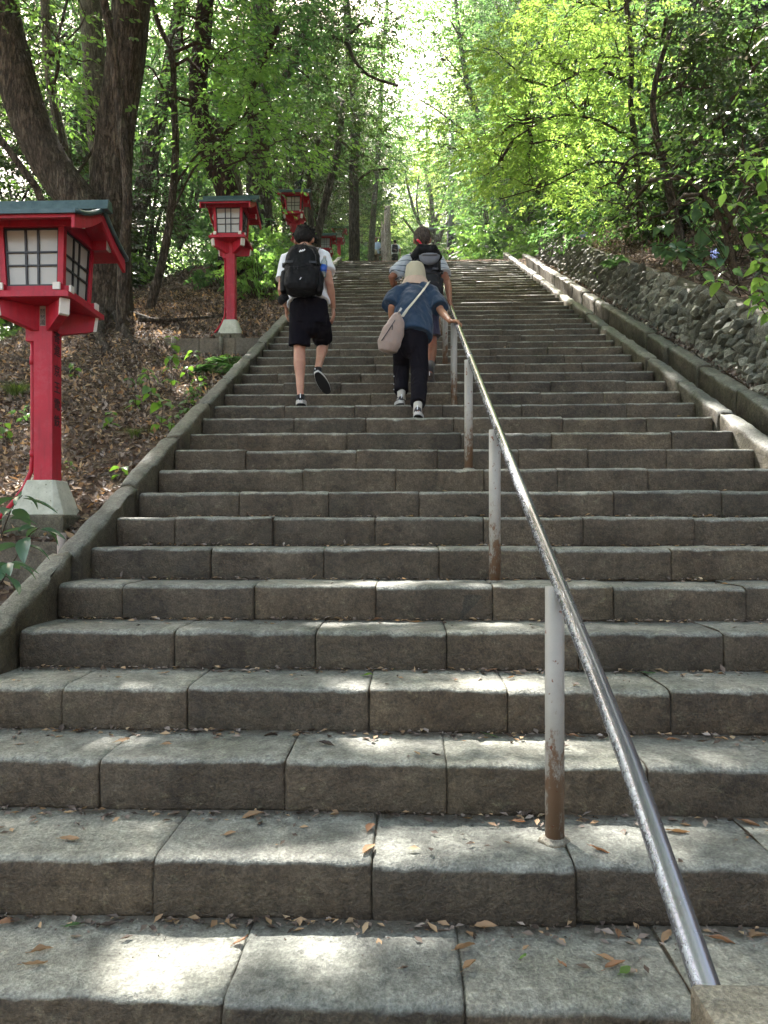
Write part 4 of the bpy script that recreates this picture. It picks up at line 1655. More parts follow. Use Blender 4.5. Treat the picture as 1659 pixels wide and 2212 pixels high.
def backpack(J, spec, name, label):
    """rounded pack lying on the back; spec: centre px, sizes and materials"""
    c = spec['c']
    f = Vector(spec['up']).normalized()                 # long axis
    side = (J['shR'] - J['shL'])
    side = (side - f * side.dot(f)).normalized()
    out = side.cross(f)
    if out.y > 0:
        out = -out
    w, h, dp = spec['size']
    t = thing(name, label, 'backpack', c)
    R = Matrix((side, -out, f)).transposed()

    def q(x, y, z):                                      # y positive = away from the back
        return side * x + out * y + f * z
    mat, mat2 = spec['mats']
    mb = MB()
    prof = [(-.5, .60, .50), (-.46, .82, .80), (-.30, .97, 1.0), (0, 1.0, .92), (.28, .92, .80), (.42, .76, .62), (.49, .50, .36), (.505, .3, .2)]
    mb.tube([q(0, dp * .5 * (1 if z < .3 else .9), z * h) for z, a, b in prof], [(w * .5 * a, dp * .5 * b) for z, a, b in prof], 26, 'round', side=side)
    me = remesh(mb, 0.007, 3)
    folds(me, 0.007, (16, 16, 12), 5)
    put('main_bag', me, MAT[mat], parent=t)
    mb = MB()
    mb.tube([q(0, dp * .82, z * h) for z in (-.46, -.38, -.2, -.06, -.02)], [(w * .36, dp * .16), (w * .46, dp * .27), (w * .46, dp * .30), (w * .42, dp * .22), (w * .36, dp * .1)], 22, 'round', side=side)
    me = remesh(mb, 0.006, 3)
    folds(me, 0.006, (18, 18, 14), 9)
    put('front_pocket', me, MAT[mat2], parent=t)
    for e in (-1, 1):
        mb = MB().tube([q(e * w * .47, dp * .42, z * h) for z in (-.45, -.3, -.12, -.05)], [(.030, .05), (.040, .065), (.040, .062), (.036, .055)], 14, 'round', side=side)
        me = remesh(mb, 0.006, 2)
        folds(me, 0.004, (20, 20, 14), e)
        put('side_pocket', me, MAT[mat2], parent=t)
        # compression straps with buckles and dangling ends
        ribbon([q(e * w * .50, dp * .15, h * .10), q(e * w * .53, dp * .5, h * .09), q(e * w * .40, dp * .92, h * .06), q(e * w * .22, dp * 1.02, h * .04)], 0.018, 0.003, lambda i: f, 'buckle', 'strap', t)
        put('buckle', MB().box(q(e * w * .525, dp * .42, h * .095), (0.022, 0.03, 0.03), R).mesh('buckle'), MAT['buckle'], parent=t)
        ribbon([q(e * w * .52, dp * .35, -h * .02), q(e * w * .60, dp * .45, -h * .16), q(e * w * .58, dp * .5, -h * .30)], 0.016, 0.003, lambda i: out, 'buckle', 'strap', t)
    # zip lines
    zp = [q(-w * .40, dp * .86, h * .02), q(-w * .37, dp * .86, h * .20), q(-w * .26, dp * .80, h * .34), q(0, dp * .72, h * .43), q(w * .26, dp * .80, h * .34), q(w * .37, dp * .86, h * .20), q(w * .40, dp * .86, h * .02)]
    put('zipper', MB().tube(zp, 0.0045, 6).mesh('zipper', True), MAT['buckle'], parent=t)
    for x in (-.06, -.03):
        put('zipper_pull', MB().bar(q(x, dp * 1.06, -h * .05), q(x + .004, dp * 1.08, -h * .12), 0.006, 0.004).mesh('zipper_pull'), MAT['pack_strap'], parent=t)
    # grab loop
    lp = [q(-.032, dp * .25, h * .50), q(-.028, dp * .25, h * .56), q(0, dp * .26, h * .60), q(.028, dp * .25, h * .56), q(.032, dp * .25, h * .50)]
    put('grab_loop', MB().tube(lp, 0.005, 8, 'round').mesh('grab_loop', True), MAT['buckle'], parent=t)
    # shoulder straps over the shoulders and down in front
    for k, e in (('L', -1), ('R', 1)):
        s0 = lerp(J['neck'], J['sh' + k], 0.62) - c
        top = s0 + Vector((0, -0.015, 0.075))
        pts = [q(e * w * .26, dp * .1, h * .40), lerp(q(e * w * .26, dp * .1, h * .40), top, .6) + out * .02, top, s0 + Vector((0, 0.085, 0.035)), s0 + Vector((e * .01, 0.14, -0.08)), s0 + Vector((e * .05, 0.13, -0.22)), q(e * w * .45, -0.02, -h * .25)]
        ribbon(pts, 0.062, 0.014, lambda i: side, 'pack_strap', 'shoulder_strap', t)
    return t, q


YM, JY = young_man()
c = W(656, 595, 6.50)
bp1, q1 = backpack(JY, dict(c=c, up=(0.02, .16, .98), size=(.325, .48, .20), mats=('pack_black', 'pack_black')), 'backpack', 'black hiking backpack with a small white logo on the young man in white')
# logos on the pack
lo = MB()
for a in ((-.020, .010, .024, .022), (-.002, .014, .020, .026), (.014, .020, .022, .020)):
    lo.bar(q1(a[0], .199, .115 + a[1] - .012), q1(a[0] + a[2] * .6, .199, .115 + a[1] + .006), 0.011, 0.002, up=(0, 1, 0))
put('logo', lo.mesh('logo'), MAT['logo_white'], parent=bp1)
put('logo', MB().bar(q1(.0, .235, -.165), q1(.012, .235, -.145), 0.007, 0.002, up=(0, 1, 0)).mesh('logo'), MAT['logo_white'], parent=bp1)
# hip belt tail hanging low left
put('hip_belt', remesh(MB().tube([q1(-.15, .06, -.24), q1(-.17, .09, -.28), q1(-.19, .06, -.30)], [(.05, .03), (.045, .026), (.03, .018)], 12, 'round'), 0.006, 2), MAT['pack_black'], parent=bp1)

# water bottle in the side pocket
bw = c + q1(.185, .085, .035)
wb = thing('water_bottle', 'clear plastic water bottle with blue label in side pocket of black backpack', 'bottle', bw)
axis = Vector((0.10, 0.12, 0.98)).normalized()
put('bottle_body', MB().tube([axis * z for z in (-.09, -.085, .03, .055, .075, .09)], [.028, .032, .032, .028, .017, .013], 18).mesh('bottle_body', True), MAT['clear_plastic'], parent=wb)
put('bottle_label', MB().tube([axis * z for z in (-.05, .015)], .0325, 18).mesh('bottle_label', True), MAT['bottle_label'], parent=wb)
put('bottle_cap', MB().tube([axis * z for z in (.088, .104)], .0145, 14).mesh('bottle_cap', True), MAT['sock_grey'], parent=wb)


# ---- woman with a bucket hat
def woman():
    d = 6.45
    J = dict(pelvis=W(887, 726, d), chest=W(893, 660, d + .16), neck=W(897, 622, d + .30), head=W(897, 598, d + .40),
             shL=W(860, 634, d + .22), shR=W(932, 634, d + .22), elbL=W(846, 664, d + .12), elbR=W(953, 672, d + .06),
             wriL=W(846, 700, d + .22), wriR=W(972, 694, 6.26),
             hipL=W(871, 742, d), hipR=W(903, 742, d - .02), kneeL=W(867, 792, d + .16), ankL=W(867, 855, d + .03),
             kneeR=W(907, 806, d - .06), ankR=W(902, 884, d - .36))
    J['heelL'] = W(867, 871, d + .0)
    J['toeL'] = J['heelL'] + Vector((-0.035, 0.215, -0.004))
    J['heelR'] = W(902, 896, d - .42)
    J['toeR'] = J['heelR'] + Vector((0.02, 0.205, -0.045))
    root = thing('person', 'stooping woman in beige bucket hat and navy top gripping the handrail', 'person', J['pelvis'])
    rp = rail_pt(6.2)
    hands = {'L': (J['wriL'], (0.1, 0.3, -0.8), (1, 0, 0)), 'R': (J['wriR'], (0.75, -0.35, -0.1), (0.1, 0.0, -1), 1, 1.35)}
    me, q, R = body_mesh(J, 0.93, 0.006, hands, head_up=(0, 0.45, 0.9), head_fwd=(0.03, 0.85, -0.45))
    kids = [put('body', me, MAT['skin_woman'])]
    eyes(kids[0], q, R, .93)
    hm = MB().blob(q(0, -0.02, 0.02), (0.080, 0.096, 0.088), R).blob(q(0, -.04, -.03), (.072, .06, .05), R)
    kids.append(put('hair', remesh(hm, 0.008, 2), MAT['hair_greying']))
    # hat: crown and soft brim
    v, f = [], []
    prof = [(0.0, .128), (.035, .127), (.066, .118), (.086, .095), (.097, .05), (.103, .0), (.108, -.040)]
    brim = [(.110, -.044), (.124, -.070), (.139, -.098), (.151, -.122), (.157, -.140)]
    hc = J['head']

    def qh(x, y, z):
        return hc + Vector((x, y + z * .10, z)) * .95

    def lathe(pr, sx=1.0, sy=1.12, n=32, wav=0.0):
        v, f = [], []
        for i, (r_, z_) in enumerate(pr):
            for k in range(n):
                a = 2 * pi * k / n
                ww = wav * i / len(pr)
                v.append(qh(r_ * sx * cos(a), r_ * sy * sin(a) - 0.012, z_ + 0.016 + ww * (sin(3 * a + 1) + .6 * sin(5 * a))))
        for i in range(len(pr) - 1):
            for k in range(n):
                k2 = (k + 1) % n
                f.append((i * n + k, (i + 1) * n + k, (i + 1) * n + k2, i * n + k2))
        return v, f
    m = MB().add(*lathe(prof)).add(*lathe([(r_ - .003, z_ - .003) for r_, z_ in prof]))
    me = m.mesh('hat', True)
    hat = put('hat', me, MAT['hat_beige'])
    folds(me, 0.004, (24, 24, 24), 2)
    kids.append(hat)
    m = MB().add(*lathe(brim, wav=0.009)).add(*lathe([(r_, z_ - .003) for r_, z_ in brim], wav=0.009))
    br = put('brim', m.mesh('brim', True), MAT['hat_brim'], parent=hat)
    # top
    side = (J['shR'] - J['shL']).normalized()
    mb = MB()
    hem = J['pelvis'] + Vector((0.02, -.02, -0.02))
    mb.tube([hem, lerp(hem, J['chest'], .3), lerp(hem, J['chest'], .7), J['chest'] + Vector((0, .02, .02)), lerp(J['chest'], J['neck'], .65), lerp(J['chest'], J['neck'], 1.0)],
            [(.170, .150), (.178, .150), (.176, .142), (.175, .128), (.135, .095), (.070, .065)], 26, side=side)
    for k, kk in (('L', .92), ('R', .86)):
        sh, el = J['sh' + k], J['elb' + k]
        end = lerp(sh, el, kk) + Vector((-.02 if k == 'L' else .0, 0, 0))
        mb.tube([lerp(J['neck'], sh, .35), sh, lerp(sh, end, .55), end], [.078, .076, .082, (.088, .080)], 16)
    me = remesh(mb, 0.007, 4)
    folds(me, 0.012, (12, 12, 4), 12)
    kids.append(put('top', me, MAT['navy_cotton']))
    # trousers
    mb = MB()
    mb.tube([J['pelvis'] + Vector((0, 0, .10)), J['pelvis'], J['pelvis'] - Vector((0, 0, .12))], [(.135, .115), (.152, .132), (.135, .115)], 22, 'round', side=side)
    for k in 'LR':
        hp, kn, an = J['hip' + k], J['knee' + k], J['ank' + k]
        e = lerp(kn, an, .86)
        mb.tube([hp + Vector((0, 0, .05)), lerp(hp, kn, .5), kn, lerp(kn, e, .5), e], [.088, .088, .078, .070, (.064, .066)], 16)
    mb.blob(lerp(J['hipL'], J['hipR'], .5) + Vector((0, 0, -.03)), (.10, .12, .11))
    me = remesh(mb, 0.007, 4)
    folds(me, 0.010, (14, 14, 7), 22)
    tro = put('trousers', me, MAT['dark_trouser'])
    kids.append(tro)
    for z in (.35, .62, .80):
        pb = lerp(J['kneeL'], J['ankL'], z) + Vector((-0.067, -0.02, 0))
        put('button', MB().blob(pb, 0.006, None, 8, 5).mesh('button', True), MAT['steel'], parent=tro)
    for k in 'LR':
        kn, an = J['knee' + k], J['ank' + k]
        kids.append(put('sock', MB().tube([lerp(kn, an, .8), an, an - Vector((0, 0.0, .035))], [.038, .036, .040], 14).mesh('sock', True), MAT['sock_grey']))
        kids.append(shoe(None, J['heel' + k], J['toe' + k], .93, ('shoe_grey', 'sole_white', 'sole_black'), thick=0.02, an=J['ank' + k] - Vector((0, 0, .015)),
                         up=(0, 0.2 if k == 'R' else 0, 1)))
    for k in kids:
        k.parent = root
        k.location = -J['pelvis']
    return root, J


WO, JW = woman()
# shoulder bag on her left hip
bc = W(846, 718, 6.28)
bag = thing('shoulder_bag', 'dusty rose shoulder bag with cream strap hanging behind the woman in navy', 'bag', bc)
mb = MB()
sd = Vector((1, .15, 0)).normalized()
tilt = Vector((-0.34, 0, -1)).normalized()
mb.tube([Vector((.055, 0, .165)), Vector((.045, 0, .10)), Vector((.015, 0, 0)), Vector((-.025, 0, -.10)), Vector((-.035, 0, -.165))], [(.028, .022), (.072, .045), (.098, .062), (.105, .070), (.082, .050)], 22, 'round', side=sd)
me = remesh(mb, 0.006, 3)
folds(me, 0.006, (14, 14, 10), 31)
put('bag_body', me, MAT['bag_taupe'], parent=bag)
put('zipper', MB().tube([(.03, -.052, .09), (-.03, -.072, -.01), (-.085, -.068, -.09)], 0.004, 6).mesh('zipper', True), MAT['pack_strap'], parent=bag)
put('zipper_pull', MB().bar((0.01, -.075, .04), (0.006, -.08, .0), .008, .004).mesh('zipper_pull'), MAT['buckle'], parent=bag)
put('strap_ring', MB().tube([(.06, -.02, .165), (.075, -.03, .178), (.085, -.03, .20)], 0.010, 8).mesh('strap_ring', True), MAT['steel'], parent=bag)
sp = [W(869, 684, 6.27), W(880, 668, 6.30), W(897, 648, 6.36), W(912, 630, 6.44), W(922, 616, 6.54), W(926, 609, 6.66), W(925, 612, 6.80), W(912, 640, 6.86), W(885, 680, 6.72), W(866, 700, 6.50)]
ribbon([p - bc for p in sp], 0.034, 0.004, lambda i: Vector((.75, 0, .5)) if i < 6 else Vector((.7, 0, .7)), 'strap_cream', 'strap', bag)


# ---- older man in a striped polo
def old_man():
    d = 7.62
    J = dict(pelvis=W(912, 676, d), chest=W(912, 600, d + .10), neck=W(912, 552, d + .17), head=W(912, 521, d + .23),
             shL=W(877, 570, d + .12), shR=W(949, 568, d + .10), elbL=W(845, 600, d + .05), elbR=W(967, 612, d - .08),
             wriL=W(860, 634, d + .25), wriR=W(972, 652, 7.22),
             hipL=W(898, 694, d), hipR=W(926, 694, d), kneeL=W(903, 728, d + .28), ankL=W(904, 770, d + .20),
             kneeR=W(933, 748, d - .02), ankR=W(928, 805, d - .36))
    J['heelL'] = W(904, 784, d + .16)
    J['toeL'] = J['heelL'] + Vector((-0.02, 0.24, 0))
    J['heelR'] = W(928, 822, d - .42)
    J['toeR'] = J['heelR'] + Vector((0.03, 0.24, -0.02))
    root = thing('person', 'grey-haired man in striped polo and slate shorts climbing just ahead of the woman', 'person', J['pelvis'])
    hands = {'L': (J['wriL'], (0.3, 0.5, -0.7), (0.5, -.5, 0)), 'R': (J['wriR'], (0.25, -0.25, -0.75), (-0.6, 0.1, -0.4))}
    me, q, R = body_mesh(J, 1.04, 0.007, hands, head_up=(0, 0.35, 0.95), head_fwd=(0.0, 0.93, -0.3), girth=1.08, hs=1.08)
    kids = [put('body', me, MAT['skin_tan'])]
    eyes(kids[0], q, R, 1.04)
    hm = MB()
    hm.blob(q(0, -0.020, 0.045), (0.096, 0.110, 0.090), R)
    hm.blob(q(0, -0.045, 0.000), (0.088, 0.074, 0.078), R)
    me = remesh(hm, 0.006, 2)
    folds(me, 0.004, (80, 80, 80), 7)
    kids.append(put('hair', me, MAT['hair_greying']))
    side = (J['shR'] - J['shL']).normalized()
    mb = MB()
    hem = J['pelvis'] + Vector((0, 0, 0.02))
    mb.tube([hem, lerp(hem, J['chest'], .35), J['chest'], lerp(J['chest'], J['neck'], .60), lerp(J['chest'], J['neck'], .95) + Vector((0, .01, .01))],
            [(.200, .150), (.190, .145), (.195, .138), (.155, .105), (.080, .075)], 26, side=side)
    sleeve(mb, J['shL'], J['elbL'], .80, .078, .078, J['neck'])
    sleeve(mb, J['shR'], J['elbR'], .60, .078, .080, J['neck'])
    me = remesh(mb, 0.008, 4)
    folds(me, 0.011, (12, 12, 5), 42)
    kids.append(put('polo_shirt', me, MAT['polo']))
    kids.append(put('collar', MB().tube([lerp(J['chest'], J['neck'], .92), lerp(J['chest'], J['neck'], 1.12) + Vector((0, .01, 0))], [(.082, .078), (.074, .070)], 20, False, side=side).mesh('collar', True), MAT['polo']))
    mb = MB()
    mb.tube([J['pelvis'] + Vector((0, 0, .10)), J['pelvis'], J['pelvis'] - Vector((0, 0, .14))], [(.17, .135), (.185, .150), (.17, .125)], 24, 'round', side=side)
    for k in 'LR':
        hp, kn = J['hip' + k], J['knee' + k]
        e = lerp(hp, kn, .80 if k == 'L' else .66)
        mb.tube([hp + Vector((0, 0, .06)), lerp(hp, kn, .4), e], [.10, (.104, .106), (.112, .112)], 18)
    me = remesh(mb, 0.008, 4)
    folds(me, 0.007, (9, 9, 4), 48)
    kids.append(put('shorts', me, MAT['slate_short']))
    for k in 'LR':
        kn, an = J['knee' + k], J['ank' + k]
        kids.append(put('sock', MB().tube([lerp(kn, an, .68), an, an - Vector((0, 0, .035))], [.046, .042, .044], 14).mesh('sock', True), MAT['sock_dark']))
        kids.append(shoe(None, J['heel' + k], J['toe' + k], 1.04, ('shoe_brown', 'sole_white' if k == 'L' else 'shoe_brown', 'sole_black'), thick=0.02, an=J['ank' + k] - Vector((0, 0, .015))))
    for k in kids:
        k.parent = root
        k.location = -J['pelvis']
    return root, J


OM, JO = old_man()
c2 = W(918, 606, 7.48)
bp2, q2 = backpack(JO, dict(c=c2, up=(0.08, .12, .98), size=(.33, .56, .22), mats=('pack_grey', 'pack_grey')), 'backpack', 'dark grey backpack with a cap under its lid, worn over the striped polo')
lid = remesh(MB().tube([q2(-.13, .14, .16), q2(-.06, .19, .22), q2(.06, .19, .22), q2(.13, .14, .16)], [(.05, .05), (.075, .06), (.075, .06), (.05, .05)], 16, 'round'), .007, 3)
put('lid', lid, MAT['pack_black'], parent=bp2)
cp = c2 + q2(.035, .275, .135)
cap_ = thing('cap', 'grey peaked cap hanging from the dark grey backpack', 'cap', cp)
m = MB()
v, f = [], []
for j in range(7):
    ph = (pi / 2) * j / 6
    for i in range(21):
        a = pi * i / 20
        v.append((0.105 * cos(a), 0.012 - 0.05 * cos(ph) * sin(a) ** .8, -0.095 * sin(a) * sin(ph) if j else 0))
for j in range(6):
    for i in range(20):
        f.append((j * 21 + i, j * 21 + i + 1, (j + 1) * 21 + i + 1, (j + 1) * 21 + i))
me = m.add(v, f).mesh('crown', True)
put('crown', me, MAT['cap_grey'], parent=cap_)
put('peak', MB().blob((0, -0.028, -0.005), (.088, .030, .016)).mesh('peak', True), MAT['cap_grey'], parent=cap_)
rc_ = thing('towel', 'small red cloth knotted at the neck of the grey-haired man', 'cloth', W(908, 530, 7.56))
put('knot', remesh(MB().tube([(-.03, 0, .06), (-.022, -.02, .04), (.0, -.02, .02), (.005, -.015, .0), (.026, -.02, -.02)], [(.014, .010), (.017, .011), (.011, .010), (.015, .012), (.017, .010)], 10, 'round'), .005, 2), MAT['red_cloth'], parent=rc_)


# ---- two far walkers above the landing
def far_person(px, ytop, d, mats, lab, face_away=True, pack=False, wide=1.0):
    k = d / 1560.0
    u = lambda m_: m_ / k          # metres -> picture units

    def P(xm, zm, yo=0.0):         # metres right of centre, metres below the crown
        b = W(px, ytop, d)
        return Vector((b.x + xm, b.y + yo, b.z - zm))
    f = 1 if face_away else -1
    J = dict(pelvis=P(0, .84), chest=P(0, .50, .06 * f), neck=P(0, .29, .10 * f), head=P(0, .12, .14 * f), shL=P(-.19 * wide, .36, .08 * f), shR=P(.19 * wide, .36, .08 * f),
             elbL=P(-.27, .62), elbR=P(.27, .62, -.02), wriL=P(-.30, .85, .08 * f), wriR=P(.29, .86, .05 * f), hipL=P(-.09, .93), hipR=P(.09, .93),
             kneeL=P(-.10, 1.28, .12 * f), kneeR=P(.10, 1.3), ankL=P(-.10, 1.62, .06 * f), ankR=P(.10, 1.62, -.1 * f))
    for s_ in 'LR':
        J['heel' + s_] = J['ank' + s_] + Vector((0, -.05 * f, -.05))
        J['toe' + s_] = J['ank' + s_] + Vector((0, .18 * f, -.06))
    if not face_away:
        for a in ('sh', 'elb', 'wri', 'hip', 'knee', 'ank', 'heel', 'toe'):
            J[a + 'L'], J[a + 'R'] = J[a + 'R'], J[a + 'L']
    root = thing('person', lab, 'person', J['pelvis'])
    hands = {'L': (J['wriL'], (0, .1, -1), (1, 0, 0)), 'R': (J['wriR'], (0, .1, -1), (-1, 0, 0))}
    me, q, R = body_mesh(J, 1.0, 0.014, hands, head_fwd=(0, f, -.2), head_up=(0, .2 * f, 1))
    kids = [put('body', me, MAT['skin_tan'])]
    kids.append(put('hair', remesh(MB().blob(q(0, -.02, .045), (.086, .10, .08), R).blob(q(0, -.05, 0), (.078, .06, .07), R), .01, 2), MAT[mats[3]]))
    side = Vector((1, 0, 0))
    mb = MB()
    mb.tube([J['pelvis'] + Vector((0, 0, .0)), lerp(J['pelvis'], J['chest'], .5), J['chest'], lerp(J['chest'], J['neck'], .6), lerp(J['chest'], J['neck'], .95)], [(.19 * wide, .14), (.19 * wide, .14), (.20, .14), (.15, .10), (.08, .075)], 20, side=side)
    for s_ in 'LR':
        sleeve(mb, J['sh' + s_], J['elb' + s_], .8, .08, .09, J['neck'])
    me = remesh(mb, .012, 3)
    folds(me, .01, (9, 9, 5), 2)
    kids.append(put('shirt', me, MAT[mats[0]]))
    mb = MB().tube([J['pelvis'] + Vector((0, 0, .06)), J['pelvis'] - Vector((0, 0, .15))], [(.17, .13), (.17, .13)], 18, 'round', side=side)
    for s_ in 'LR':
        mb.tube([J['hip' + s_], lerp(J['hip' + s_], J['knee' + s_], .9)], [.10, .10], 14)
    kids.append(put('shorts', remesh(mb, .012, 3), MAT[mats[1]]))
    for s_ in 'LR':
        kids.append(put('shoe', remesh(MB().tube([J['heel' + s_], J['toe' + s_]], [(.045, .04), (.05, .03)], 10, 'round', side=side), .012, 1), MAT['shoe_black']))
    if mats[2]:
        for s_ in 'LR':
            kids.append(put('arm_cover', MB().tube([J['elb' + s_], lerp(J['elb' + s_], J['wri' + s_], .5), J['wri' + s_]], [.045, .042, .034], 10).mesh('arm_cover', True), MAT[mats[2]]))
    for kk in kids:
        kk.parent = root
        kk.location = -J['pelvis']
    return root, J


FP1, JF1 = far_person(811, 513.5, 37.5, ('pale_blue', 'brown_short', 'sock_dark', 'hair_greying'), 'distant walker in open pale blue shirt, left of the bare dead trunk', face_away=False, wide=1.1)
FP2, JF2 = far_person(853, 516.5, 38.5, ('white_cotton', 'olive_short', None, 'hair_black'), 'distant walker in white shirt and dark shorts, right of the bare dead trunk')
fp = thing('backpack', 'small dark backpack on the distant walker in white', 'backpack', JF2['chest'] + Vector((0, -.2, .0)))
put('main_bag', remesh(MB().tube([(0, 0, -.26), (0, 0, -.2), (0, 0, .1), (0, .02, .2)], [(.13, .08), (.17, .12), (.16, .11), (.10, .06)], 16, 'round', side=(1, 0, 0)), .012, 2), MAT['pack_grey'], parent=fp)
put('front_pocket', remesh(MB().tube([(0, -.11, -.24), (0, -.13, -.14), (0, -.11, -.02)], [(.12, .03), (.14, .05), (.11, .03)], 14, 'round', side=(1, 0, 0)), .012, 2), MAT['pack_black'], parent=fp)
fb = thing('shoulder_bag', 'pale tan bag held before the distant walker in pale blue', 'bag', JF1['pelvis'] + Vector((-.06, -.24, .02)))
put('bag_body', remesh(MB().tube([(0, 0, .12), (-.02, 0, 0), (-.03, 0, -.13)], [(.12, .06), (.2, .09), (.16, .06)], 14, 'round', side=(1, 0, 0)), .012, 2), MAT['tan_bag'], parent=fb)
# ------------------------------------------------------------------ leaves
def unit(a):
    return a / np.maximum(np.linalg.norm(a, axis=-1, keepdims=True), 1e-9)


SHAPES = {
    # u along, v across, w along the normal ; faces as quads/tris all tris
    'lance': (np.array([(0, 0, 0), (.45, -.23, .05), (1, 0, -.06), (.45, .23, .05)]), np.array([(0, 1, 2), (0, 2, 3)])),
    'oval': (np.array([(0, 0, 0), (.28, -.25, .05), (.66, -.22, .04), (1, 0, -.10), (.66, .22, .04), (.28, .25, .05), (.5, 0, -.01)]),
             np.array([(0, 1, 6), (1, 2, 6), (2, 3, 6), (3, 4, 6), (4, 5, 6), (5, 0, 6)])),
    'curl': (np.array([(0, 0, .02), (.4, -.24, .16), (1, .02, .10), (.5, .25, .13), (.5, 0, -.02)]), np.array([(0, 1, 4), (1, 2, 4), (2, 3, 4), (3, 0, 4)])),
}


def leaf_mesh(name, P, D, N, S, shape='lance'):
    tv, tf = SHAPES[shape]
    D = unit(D)
    N = unit(N - D * np.sum(N * D, -1, keepdims=True))
    B = np.cross(N, D)
    S = np.asarray(S)[:, None, None]
    v = P[:, None, :] + S * (tv[None, :, 0:1] * D[:, None, :] + tv[None, :, 1:2] * B[:, None, :] + tv[None, :, 2:3] * N[:, None, :])
    n, m = len(P), len(tv)
    idx = (tf[None] + (np.arange(n) * m)[:, None, None]).reshape(-1)
    return np_mesh(name, v.reshape(-1, 3), 3, idx)


def rand_unit(n):
    return unit(RNG.normal(size=(n, 3)))


def sprays(O, Hd, up, L, nl, size, droop=0.12, spread=0.9, jit=0.35):
    """leaf arrays for K sprays: origins O, headings Hd, plane normals up"""
    K = len(O)
    Hd = unit(Hd)
    up = unit(up - Hd * np.sum(up * Hd, -1, keepdims=True))
    sd = np.cross(up, Hd)
    t = (np.arange(nl) + 0.6) / nl
    sg = np.where(np.arange(nl) % 2 == 0, 1.0, -1.0)
    Lk = (L * RNG.uniform(.6, 1.2, K))[:, None, None]
    P = O[:, None, :] + Hd[:, None, :] * (t[None, :, None] * Lk) - np.array([0, 0, 1.0]) * (droop * Lk * t[None, :, None] ** 2)
    a = spread * (1 - 0.5 * t)[None, :, None] + RNG.normal(0, .18, (K, nl, 1))
    D = Hd[:, None, :] * np.cos(a) + sd[:, None, :] * np.sin(a) * sg[None, :, None] - np.array([0, 0, .22])
    N = up[:, None, :] + RNG.normal(0, jit, (K, nl, 3))
    S = size * RNG.uniform(.65, 1.2, (K, nl))
    P = P + RNG.normal(0, .01, P.shape)
    return P.reshape(-1, 3), D.reshape(-1, 3), N.reshape(-1, 3), S.reshape(-1)


def crown_arrays(c, r, nclump, per, nl, size, L=0.34, clump_r=0.45, flat=0.35, layered=0.7, shell=0.45):
    """clumps of sprays through an ellipsoid"""
    c = np.asarray(c, float)
    r = np.asarray(r, float)
    d = rand_unit(nclump)
    rad = RNG.uniform(shell ** 3, 1, nclump) ** (1 / 3)
    C = c + d * rad[:, None] * r
    K = nclump * per
    Ci = np.repeat(C, per, 0)
    off = RNG.normal(size=(K, 3)) * np.array([clump_r, clump_r, clump_r * flat])
    O = Ci + off
    out = unit(np.repeat(d, per, 0) * np.array([1, 1, .3]) + off / clump_r * 0.9 + RNG.normal(0, .4, (K, 3)) * np.array([1, 1, .4]))
    out[:, 2] = out[:, 2] * 0.5 - 0.1
    up = np.array([0, 0, 1.0]) * layered + RNG.normal(0, 1 - layered + .12, (K, 3)) + out * 0.25
    return sprays(O, out, up, L, nl, size), C


def chain_twigs(mb, hub, ends, rnd, r0, sag=.05):
    """join clump centres to a hub as a branching twig: each one to its nearest already joined neighbour"""
    ends = sorted(ends, key=lambda q: (q - hub).length)
    done = [(hub, r0)]
    for q in ends:
        a, ra = min(done, key=lambda w: (w[0] - q).length + .35 * (w[0] - hub).length)
        r1 = max(.003, ra * .62)
        m1 = lerp(a, q, .35) + Vector((rnd.gauss(0, 1), rnd.gauss(0, 1), rnd.gauss(.6, .8))) * (q - a).length * .07
        m2 = lerp(a, q, .7) + Vector((rnd.gauss(0, 1), rnd.gauss(0, 1), rnd.gauss(.6, .8))) * (q - a).length * .06
        mb.tube([a, m1, m2, q], [ra, ra * .85, r1 * 1.1, r1 * .8], 5, False)
        done.append((q, r1))
        done.append((m2, r1 * 1.1))


# ---- gaps cut into the canopy to place sun patches: px, py on the steps, half sizes in metres
def step_xy(px, py):
    y = 1560 * 1.9465 / (py - 394.0)
    return px_to_x(px, y), y


GAPS = []


def sun_foot(P):
    """where the sun ray through P meets the plane of the nosings"""
    s = (P[2] + 0.816 - 0.4775 * P[1]) / (SUN[2] - 0.4775 * SUN[1])
    return P[0] - s * SUN[0], P[1] - s * SUN[1]


def gap(px, py, rx, ry=None):
    x, y = step_xy(px, py)
    if py > 1185:
        for i in range(-1, 8):
            z = H * i
            if z > EYE - .02:
                break
            p = W(px, py, (EYE - z) * FPX / (py - 1139.0))
            if T * (i + A) - .01 <= p.y <= T * (i + 1 + A) + .01:
                x, y = sun_foot((p.x, p.y, z))
    GAPS.append((x, y, rx, ry or rx))


